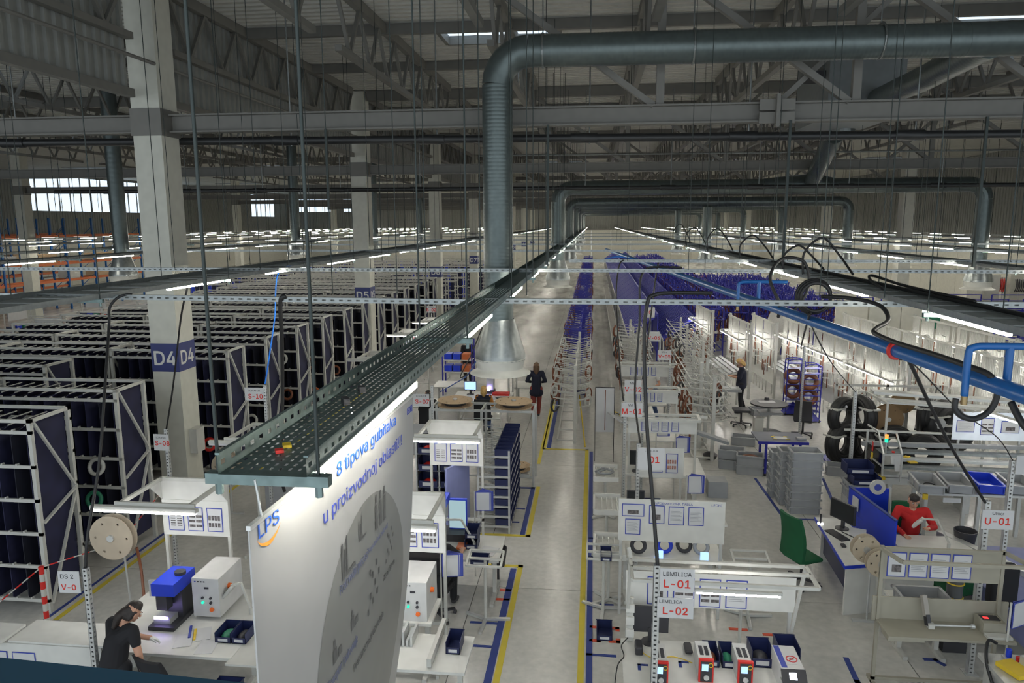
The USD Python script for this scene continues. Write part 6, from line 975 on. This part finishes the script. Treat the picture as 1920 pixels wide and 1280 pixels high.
B().bar(bp_(np.array(0.), np.array(0.))-[.003, 0, 0], bp_(np.array(2.2), np.array(0.))-[.003, 0, 0], .016, .016).put('top_bar', alum, bn)
[B().rod(bp_(np.array(u), np.array(0.))-[.003, 0, 0], (-1.12, 2.16+u, 4.95), .004, 6).put('hanger', alum, bn) for u in (.1, 1.1, 2.1)]
def on(v, u0, w0, slope=0, e=.002): p = bp_(u0+v[:, 0], w0-v[:, 1]+slope*v[:, 0]); p[:, 0] += e+v[:, 2]; return p
cu_, cw_, R_ = 1.23, 1.1, .77
an = np.linspace(0, 2*PI, 73)[:-1]; V = [(cu_, -cw_, 0)]+[(cu_+R_*f*math.cos(t_), -cw_+R_*f*math.sin(t_), 0) for f in np.linspace(.12, 1, 9) for t_ in an]; F_ = [[0, 1+k, 1+(k+1) % 72] for k in range(72)]+[f for r_ in range(8) for k in range(72) for f in ([1+r_*72+k, 1+(r_+1)*72+k, 1+(r_+1)*72+(k+1) % 72], [1+r_*72+k, 1+(r_+1)*72+(k+1) % 72, 1+r_*72+(k+1) % 72])]
B().add(on(np.array(V), 0, 0, 0, .001), F_).put('grey_circle', L('circle_grey_print', (.19, .19, .18), .3, var=.05), bn)
fit = lambda v, w: v*[w/v[:, 0].max(), 1, 1]
B().text('8 tipova gubitaka', .06, 0, fn=lambda v: on(fit(v, .98), .81, .085)).put('headline', inkl, bn); B().text('u proizvodnoj oblasti!!!', .062, 0, fn=lambda v: on(fit(v, 1.28), .63, .235)).put('headline', inkb, bn)
B().text('LPS', .052, 0, fn=lambda v: on(fit(v, .17), .05, .06)).put('logo_letters', inkl, bn)
B().add(*(lambda p: (on(p, 0, 0), [[k, k+2, k+3] for k in range(0, 22, 2)]+[[k, k+3, k+1] for k in range(0, 22, 2)]))(np.array([pt for k in range(12) for t_ in [math.radians(200+k*12)] for pt in ((.14+.1*math.cos(t_), -.04+.055*math.sin(t_), 0), (.14+.1*math.cos(t_), -.052+.06*math.sin(t_)+.012*abs(k-5.5)/5.5, 0))]))).put('logo_swoosh', L('orange_print', (.75, .28, .03), .6), bn)
B().text('LEONI', .04, 0, fn=lambda v: on(fit(v, .13), 2.04, .09)).put('corner_lettering', inkb, bn)
gp = L('dark_grey_print', (.09, .09, .09), .5); gb = L('slate_print', (.12, .13, .20), .5)
for (s, h_, u0, w0, sl, m) in (('Proizvodni procesi', .045, .79, .63, .42, gb), ('Transport i pakovanje', .045, .60, .98, .42, gb), ('Prekomerna proizvodnja', .035, .95, 1.1, .55, gp), ('Nepotrebni pokreti', .028, 1.22, .62, .36, gb), ('Zalihe', .03, 1.5, .9, .25, gp)): B().text(s, h_, 0, fn=lambda v: on(fit(v, sl), u0, w0, 0, .003)).put('caption', m, bn)
def icon(u0, w0, s, kind, m):
    b = B()
    def r(x0, x1, y0, y1): b.add(on(np.array([(x0*s, y0*s, 0), (x1*s, y0*s, 0), (x1*s, y1*s, 0), (x0*s, y1*s, 0)]), u0, w0, 0, .003), [[0, 1, 2], [0, 2, 3]])
    if kind == 'people':
        for k in range(3): r(.05+k*.34, .27+k*.34, 0, .62); r(.1+k*.34, .23+k*.34, .66, .86)
    elif kind == 'tower': r(0, .12, 0, .9); r(.2, .32, 0, .7); r(0, 1, 0, .09); r(.36, .44, .1, 1.0)
    elif kind == 'dots': [r(x, x+.09, y, y+.12) for x, y in ((0, 0), (.15, .25), (.3, .1), (.45, .4), (.3, .6), (.55, .75), (.6, .15), (.15, .7), (.72, .5))]
    else: r(0, .4, 0, .5); r(.5, .9, 0, .3); r(.1, .3, .55, .8)
    b.put('pictogram', m, bn)
icon(1.34, .55, .22, 'people', gp); icon(.83, .58, .19, 'tower', gp); icon(1.08, .5, .12, 'tower', gp); icon(1.2, .95, .28, 'dots', gp); icon(.93, .88, .12, 'box', gp); icon(.68, .9, .13, 'box', gp); icon(1.55, .82, .2, 'dots', gp)
# teal window rail at the bottom left corner, the sill of the gallery the photo was taken from
sl_ = thing('gallery_rail', 'dark teal metal rail at the bottom left corner, close to the camera', 'rail'); B().bar((-1.6, .93, 5.112), (-.35, .88, 5.1), .1, .07).put('rail', L('teal_rail_paint', (.012, .05, .085), .4), sl_)
office_chair('black chair pulled up to the lower left work table', -4.75, 7.25, 160, clk)
B().add(*rbox(.35, .2, .6, .06, (5.55, 9.95, .95))).put('black_bag', clk, smooth=40, label='black bag hanging behind the U-01 post', cat='bag'); bpst = B().b2(5.5, 5.6, 10.06, 10.1, 0, 1.3).put('bag_post', alum, label='thin grey post holding the black bag', cat='post')
wb2 = thing('waste_basket', 'black waste basket left of the U-01 sign behind the beige bench', 'basket', (6.0, 11.9, .55)); B().lathe([(.001, 0), (.12, 0), (.17, .35), (.16, .35), (.11, .02)], 20).put('body', dark, wb2, 40); B().b2(-.15, .15, -.15, .15, -.55, 0).put('stand', greyb, wb2)
# ---------------------------------------------------------------- people
def blob(segs, edge=.028, it=8):
    ms = []
    for p, r, q, s in segs:
        ms.append(mf.Manifold.batch_hull([mf.Manifold.sphere(r, 14).translate(tuple(map(float, p))), mf.Manifold.sphere(s, 14).translate(tuple(map(float, q)))]))
    m = mf.Manifold.batch_boolean(ms, mf.OpType.Add).refine_to_length(edge).to_mesh()
    t = trimesh.Trimesh(np.array(m.vert_properties[:, :3], float), m.tri_verts, process=True); trimesh.smoothing.filter_taubin(t, iterations=it); return t.vertices, t.faces
def hand(w, d, side, up):
    """palm, four unequal bent fingers and a thumb as bone segments from the wrist w along d; side points to the thumb"""
    w, d, side, n = np.asarray(w, float), unit(d), unit(side), unit(up); S = [(w, .024, w+d*.05, .026), (w+d*.02+side*.018, .018, w+d*.075+side*.026, .013), (w+d*.02-side*.018, .018, w+d*.07-side*.026, .013)]
    for k, ln in enumerate((.068, .078, .072, .056)):
        o = w+d*.078+side*(.028-.018*k); a = o+d*ln*.5-n*.008; S += [(o, .0092, a, .0085), (a, .0085, a+d*ln*.42-n*.026, .0075)]
    o = w+d*.022+side*.028; a = o+side*.026+d*.026-n*.006; S += [(o, .012, a, .0105), (a, .0105, a+d*.034+side*.004-n*.012, .009)]; return S
def person(label, loc, rz, P, shirt, pants, hairm, sleeve=.25, long_hair=.0, shoes=dark, jacket=0, sleevem=None, glove=None, tail=False, face=True):
    """P: joints in local metres, facing +y: pelvis, chest, neck, head, shL/elL/wrL, shR/elR/wrR, hipL/knL/anL, hipR/knR/anR, look (unit vector of the face)"""
    t = thing('person', label, 'person', loc, rz, 'people' if False else None); J = {k: np.array(v, float) for k, v in P.items()}
    look = unit(J['look']); hd = J['head']; rt_ = unit(np.cross(look, [0, 0, 1])); upv = np.cross(rt_, look)
    body = [(J['pelvis'], .12, J['chest'], .115), (J['chest'], .1, J['neck']-[0, 0, .06], .06), (J['neck']-[0, 0, .05], .05, J['neck']+[0, 0, .04], .05), (J['neck'], .05, hd-upv*.05, .06)]
    for s in 'LR':
        body += [(J['neck']-[0, 0, .08], .06, J['sh'+s], .055), (J['chest'], .1, J['sh'+s], .055), (J['sh'+s], .052, J['el'+s], .04), (J['el'+s], .04, J['wr'+s], .027)]
        body += [(J['pelvis'], .1, J['hip'+s], .095), (J['hip'+s], .09, J['kn'+s], .058), (J['kn'+s], .056, J['an'+s], .036)]
        f = unit(J['el'+s]*-1+J['wr'+s]); sd = unit(np.cross(f, [0, 0, 1])) if abs(f[2]) < .9 else np.array([-1. if s == 'R' else 1., 0, 0]); sd = sd if glove is None else sd
        hs_ = hand(J['wr'+s], f, sd*(1 if s == 'L' else -1), [0, .6, .8]) 
        if glove is None: body += hs_
        else: B().add(*blob(hand(J['wr'+s]-f*.03, f, sd*(1 if s == 'L' else -1), [0, .6, .8]), .01, 2)).put('glove', glove, t, True)
    body += [(hd-look*.015+upv*.02, .088, hd+look*.012-upv*.045, .068), (hd+look*.05-upv*.075, .035, hd+look*.03-upv*.04, .055), (hd+look*.088+upv*.0, .012, hd+look*.1-upv*.028, .016)]
    body += [(hd+rt_*s*.078-upv*.01, .016, hd+rt_*s*.08-upv*.035, .012) for s in (-1, 1)]
    B().add(*blob(body)).put('body', skin, t, True)
    if face:
        for s in (-1, 1):
            e = hd+look*.079+rt_*s*.03+upv*.0; v = np.array(trimesh.creation.icosphere(1).vertices); fc = trimesh.creation.icosphere(1).faces; B().add(v*.0105+e, fc).put('eye', white, t, True); B().add(v*.006+e+look*.0065, fc).put('pupil', dark, t, True); B().bar(e+upv*.022-rt_*.016+look*.004, e+upv*.022+rt_*.016+look*.004, .008).put('eyebrow', hairm, t)
        B().bar(hd+look*.086-rt_*.02-upv*.058, hd+look*.086+rt_*.02-upv*.058, .009, .008).put('mouth', L('lip%d' % used.get(('/World', 'person'), 0), (.35, .11, .09), .5), t)
    g = .022; top = [(J['pelvis']+(J['chest']-J['pelvis'])*(.02 if jacket else .2)-[0, 0, jacket], .15+g*.5 if jacket else .135+g*.5, J['chest'], .125+g*.5), (J['chest'], .11+g*.5, J['neck']-[0, 0, .075], .068)]
    lower = []; arms = []
    for s in 'LR':
        if jacket: top += [(J['pelvis'], .15, J['hip'+s]-[0, 0, jacket-.03], .125)]
        top += [(J['neck']-[0, 0, .09], .07, J['sh'+s], .058+g*.5), (J['chest'], .115, J['sh'+s], .06+g*.4)]
        u = J['el'+s]-J['sh'+s]; fa = J['wr'+s]-J['el'+s]
        seg = [(J['sh'+s], .058+g*.5, J['sh'+s]+u*min(1, sleeve/.5 if sleeve < .5 else 1), .045+g*.5)]
        if sleeve >= .5: seg += [(J['el'+s], .043+g*.4, J['el'+s]+fa*min(.93, (sleeve-.5)*2), .034+g*.3)]
        if sleevem is None: top += seg
        else: arms += seg
        lower += [(J['pelvis'], .115+g*.3, J['hip'+s], .1+g*.4), (J['hip'+s], .096+g*.4, J['kn'+s], .062+g*.4), (J['kn'+s], .06+g*.4, J['an'+s]+[0, 0, .03], .046+g*.4)]
        a = J['an'+s]; fd = unit([look[0]*.3+math.copysign(.1, a[0])*.3, 1, 0]) if 'toe' not in P else unit(J['toe']); B().add(*blob([(a-[0, 0, .03], .042, a+fd*.1-[0, 0, .045], .038), (a+fd*.1-[0, 0, .045], .038, a+fd*.16-[0, 0, .05], .03)], .02)).put('shoe', shoes, t, True)
    B().add(*blob(top)).put('jacket' if jacket else 'shirt', shirt, t, True); B().add(*blob(lower)).put('trousers', pants, t, True)
    if arms: B().add(*blob(arms)).put('sleeves', sleevem, t, True)
    back = -look; hr_ = [(hd+upv*.035+back*.012, .084, hd+back*.03-upv*.005, .08), (hd+upv*.066+look*.012, .056, hd+upv*.04+back*.02, .078)]
    if long_hair: hr_ += [(hd+back*.035, .08, hd+back*.05-upv*long_hair*.6, .07), (hd+back*.05-upv*long_hair*.6, .07, hd+back*.045-upv*long_hair, .05)]; hr_ += [(hd+rt_*s*.05+back*.015, .042, hd+rt_*s*.062-upv*long_hair*.7+back*.03, .03) for s in (-1, 1)]
    if tail: hr_ += [(hd+back*.09-upv*.02, .045, hd+back*.12-upv*.1, .05), (hd+back*.12-upv*.1, .05, hd+back*.1-upv*.22, .025)]
    v, f = blob(hr_); v = v+(meshkit.fbm(v*60, 3)-.5)[:, None]*.012; B().add(v, f).put('hair', hairm, t, True); return t
def stand_pose(**k):
    P = dict(pelvis=(0, 0, .95), chest=(0, .0, 1.25), neck=(0, .0, 1.46), head=(0, .015, 1.585), look=(0, 1, 0), shL=(-.17, 0, 1.39), elL=(-.22, -.03, 1.12), wrL=(-.21, .06, .88), shR=(.17, 0, 1.39), elR=(.22, -.03, 1.12), wrR=(.21, .06, .88), hipL=(-.085, 0, .9), knL=(-.09, .015, .49), anL=(-.1, -.01, .08), hipR=(.085, 0, .9), knR=(.09, .015, .49), anR=(.1, -.01, .08)); P.update(k); return P
def sit_pose(h=.5, **k):
    P = dict(pelvis=(0, 0, h+.1), chest=(0, .05, h+.4), neck=(0, .07, h+.6), head=(0, .1, h+.73), look=(0, .9, -.35), shL=(-.17, .05, h+.54), elL=(-.23, .15, h+.3), wrL=(-.14, .38, h+.3), shR=(.17, .05, h+.54), elR=(.23, .15, h+.3), wrR=(.14, .38, h+.3), hipL=(-.09, .03, h+.06), knL=(-.11, .42, h+.04), anL=(-.12, .38, .08), hipR=(.09, .03, h+.06), knR=(.11, .42, h+.04), anR=(.12, .38, .08)); P.update(k); return P
person('woman with brown hair in navy jacket and rust red trousers walking away down the aisle', (-1.63, 21.4, 0), 2, stand_pose(anL=(-.09, -.06, .08), knL=(-.09, .02, .49), anR=(.06, .22, .08), knR=(.08, .16, .5), elL=(-.27, -.06, 1.15), wrL=(-.17, .12, 1.08), elR=(.27, -.06, 1.15), wrR=(.17, .12, 1.08)), cln, clrt, hair_br, .95, .24, jacket=.15, face=False)
person('blonde woman in dark clothes looking down at her hands beside the wiring boards', (4.55, 22.6, 0), 80, stand_pose(look=(0, .72, -.7), head=(0, .07, 1.575), neck=(0, .02, 1.46), elL=(-.2, .06, 1.12), wrL=(-.06, .3, 1.14), elR=(.2, .06, 1.12), wrR=(.06, .3, 1.14), anR=(.1, -.12, .08)), cln, clk, hair_b, .62, .14, jacket=.08)
person('dark-haired worker in black T-shirt with white gloves bending over the left press', (-5.25, 7.05, 0), -22, stand_pose(pelvis=(0, -.05, .92), chest=(0, .03, 1.19), neck=(.0, .13, 1.38), head=(.03, .23, 1.46), look=(.25, .75, -.6), shL=(-.18, .1, 1.33), shR=(.18, .1, 1.33), elL=(-.2, .28, 1.08), wrL=(-.1, .5, .95), elR=(.26, .1, 1.06), wrR=(.27, .12, .86)), clk, clk, hair_d, .26, .1, glove=clw, tail=True)
person('blonde woman in a navy vest with orange sleeves seated at the white desk', (-2.95, 19.6, 0), 4, sit_pose(.5), cln, jean, hair_b, .95, .16, sleevem=clo, face=False); office_chair('black office chair of the woman in the navy vest', -2.95, 19.55, 180, clk)
person('dark-haired worker in dark clothes seated behind the S-07 sign', (-4.35, 18.9, 0), 10, sit_pose(.5), clk, clk, hair_d, .95, .12, face=False); office_chair('black chair of the worker behind the S-07 sign', -4.35, 18.85, 190, clk)
person('man in a red sweatshirt with short dark hair working behind the white lamp', (5.32, 12.3, 0), 172, sit_pose(.52, look=(0, .95, -.3), elL=(-.32, .14, .84), wrL=(-.16, .42, .92), elR=(.32, .14, .84), wrR=(.2, .5, .80), shL=(-.2, .05, 1.07), shR=(.2, .05, 1.07)), clr, jean, hair_d, .97); lamp('white magnifier lamp in front of the man in red', 5.5, 11.35, .82, 150, .8); office_chair('green chair of the man in red', 5.32, 12.35, -8, green); table('white work table of the man in red', 4.8, 5.9, 11.0, 11.9)
person('worker in black leaning on the table behind the sheet station, forearm on the tabletop', (-2.25, 10.05, 0), -10, sit_pose(.52, elR=(.26, .3, .84), wrR=(.22, .55, .82), elL=(-.2, .3, .84), wrL=(-.1, .5, .82)), clk, clk, hair_d, .4, .1); office_chair('black chair of the worker behind the sheet station', -2.25, 10.0, 170, clk)
person('worker in white top and jeans standing behind the V-05 sign', (1.75, 21.6, 0), 175, stand_pose(anL=(-.2, 0, .08), anR=(.2, 0, .08), elL=(-.24, .12, 1.1), wrL=(-.1, .3, 1.05), elR=(.24, .12, 1.1), wrR=(.1, .3, 1.05)), clw, jean, hair_br, .3, .1)
person('far worker in an orange vest, left of the two at the blue trolleys', (8.35, 62.5, 0), 30, stand_pose(), vestm, clk, hair_d, .2, face=False); person('far worker in an orange vest, right of the two at the blue trolleys', (9.1, 62.0, 0), -20, stand_pose(), vestm, jean, hair_br, .2, face=False)
person('distant worker with reddish hair behind the banner tray', (-4.45, 25.8, 0), 20, stand_pose(), clk, clk, L('reddish_hair', (.2, .07, .04), .6), .9, .12)
# ---------------------------------------------------------------- tell the members of a row apart by counting from the near end
ORD = ['first', 'second', 'third', 'fourth', 'fifth', 'sixth', 'seventh', 'eighth', 'ninth', 'tenth', 'eleventh', 'twelfth']
groups = {}
for p in stage.GetPrimAtPath('/World').GetChildren():
    cd = p.GetCustomData()
    if cd.get('group') and cd.get('label') and not cd.get('kind'): groups.setdefault((cd['group'], cd['label']), []).append(p)
def place(p):
    if p.IsA(UsdGeom.Mesh): return np.array(UsdGeom.Mesh(p).GetPointsAttr().Get()).mean(0)
    return np.array(p.GetAttribute('xformOp:translate').Get())
BYX = ('trusses', 'short blue', 'thin posts', 'blue tape', 'pale cabinets', 'square hanging')
for (g, lab), ps in groups.items():
    P_ = np.array([place(p) for p in ps])
    if len(ps) < 2: continue
    if g == 'navy bins in the aisle shelf':
        zs, ys = sorted(set(np.round(P_[:, 2], 2)), reverse=True), sorted(set(np.round(P_[:, 1], 2)))
        for p, q in zip(ps, P_): p.SetCustomDataByKey('label', f'navy bin in the {ORD[zs.index(round(q[2], 2))]} row from the top, {ORD[ys.index(round(q[1], 2))]} from the front, aisle shelf')
        continue
    if g == 'bins in the dark shelf':
        zs, xs = sorted(set(np.round(P_[:, 2], 2)), reverse=True), sorted(set(np.round(P_[:, 0], 2)))
        for p, q in zip(ps, P_): p.SetCustomDataByKey('label', f'navy bin in the dark shelf, {ORD[zs.index(round(q[2], 2))]} row from the top, {["left", "right"][xs.index(round(q[0], 2))]} column')
        continue
    if g == 'inner rack bays, near rows':
        ys, xs = sorted(set(np.round(P_[:, 1], 2))), sorted(set(np.round(P_[:, 0], 2)), reverse=True)
        for p, q in zip(ps, P_): p.SetCustomDataByKey('label', f'white cable rack bay, {ORD[ys.index(round(q[1], 2))]} rack row from the camera, {ORD[xs.index(round(q[0], 2))]} bay from the aisle')
        continue
    if g == 'crates of the rear stacks':
        for p, q in zip(ps, P_): p.SetCustomDataByKey('label', f'small grey crate, {ORD[int(round(q[2]/.165))]} from the floor in the {"nearer" if q[1] < 15.4 else "farther"} rear stack')
        continue
    if g.startswith(('loads', 'thin hanging', 'distant lattice', 'dense blue', 'blue hook', 'blue bar', 'distant cable', 'distant curtain', 'distant assembly', 'cable bundles', 'strips round', 'strip lights of', 'rod hangers of the outer', 'blue slanted', 'distant right', 'distant left', 'red', 'plain')): continue
    byx = g.startswith(BYX) or 'trusses' in g
    order = np.argsort(P_[:, 0] if byx else P_[:, 1], kind='stable')
    for r_, k in enumerate(order):
        tail = f', {ORD[r_]} from the {"left" if byx else "near end"}' if r_ < 12 else (', beyond the twelfth from the left' if byx else ', beyond the twelfth')
        ps[k].SetCustomDataByKey('label', lab+tail)
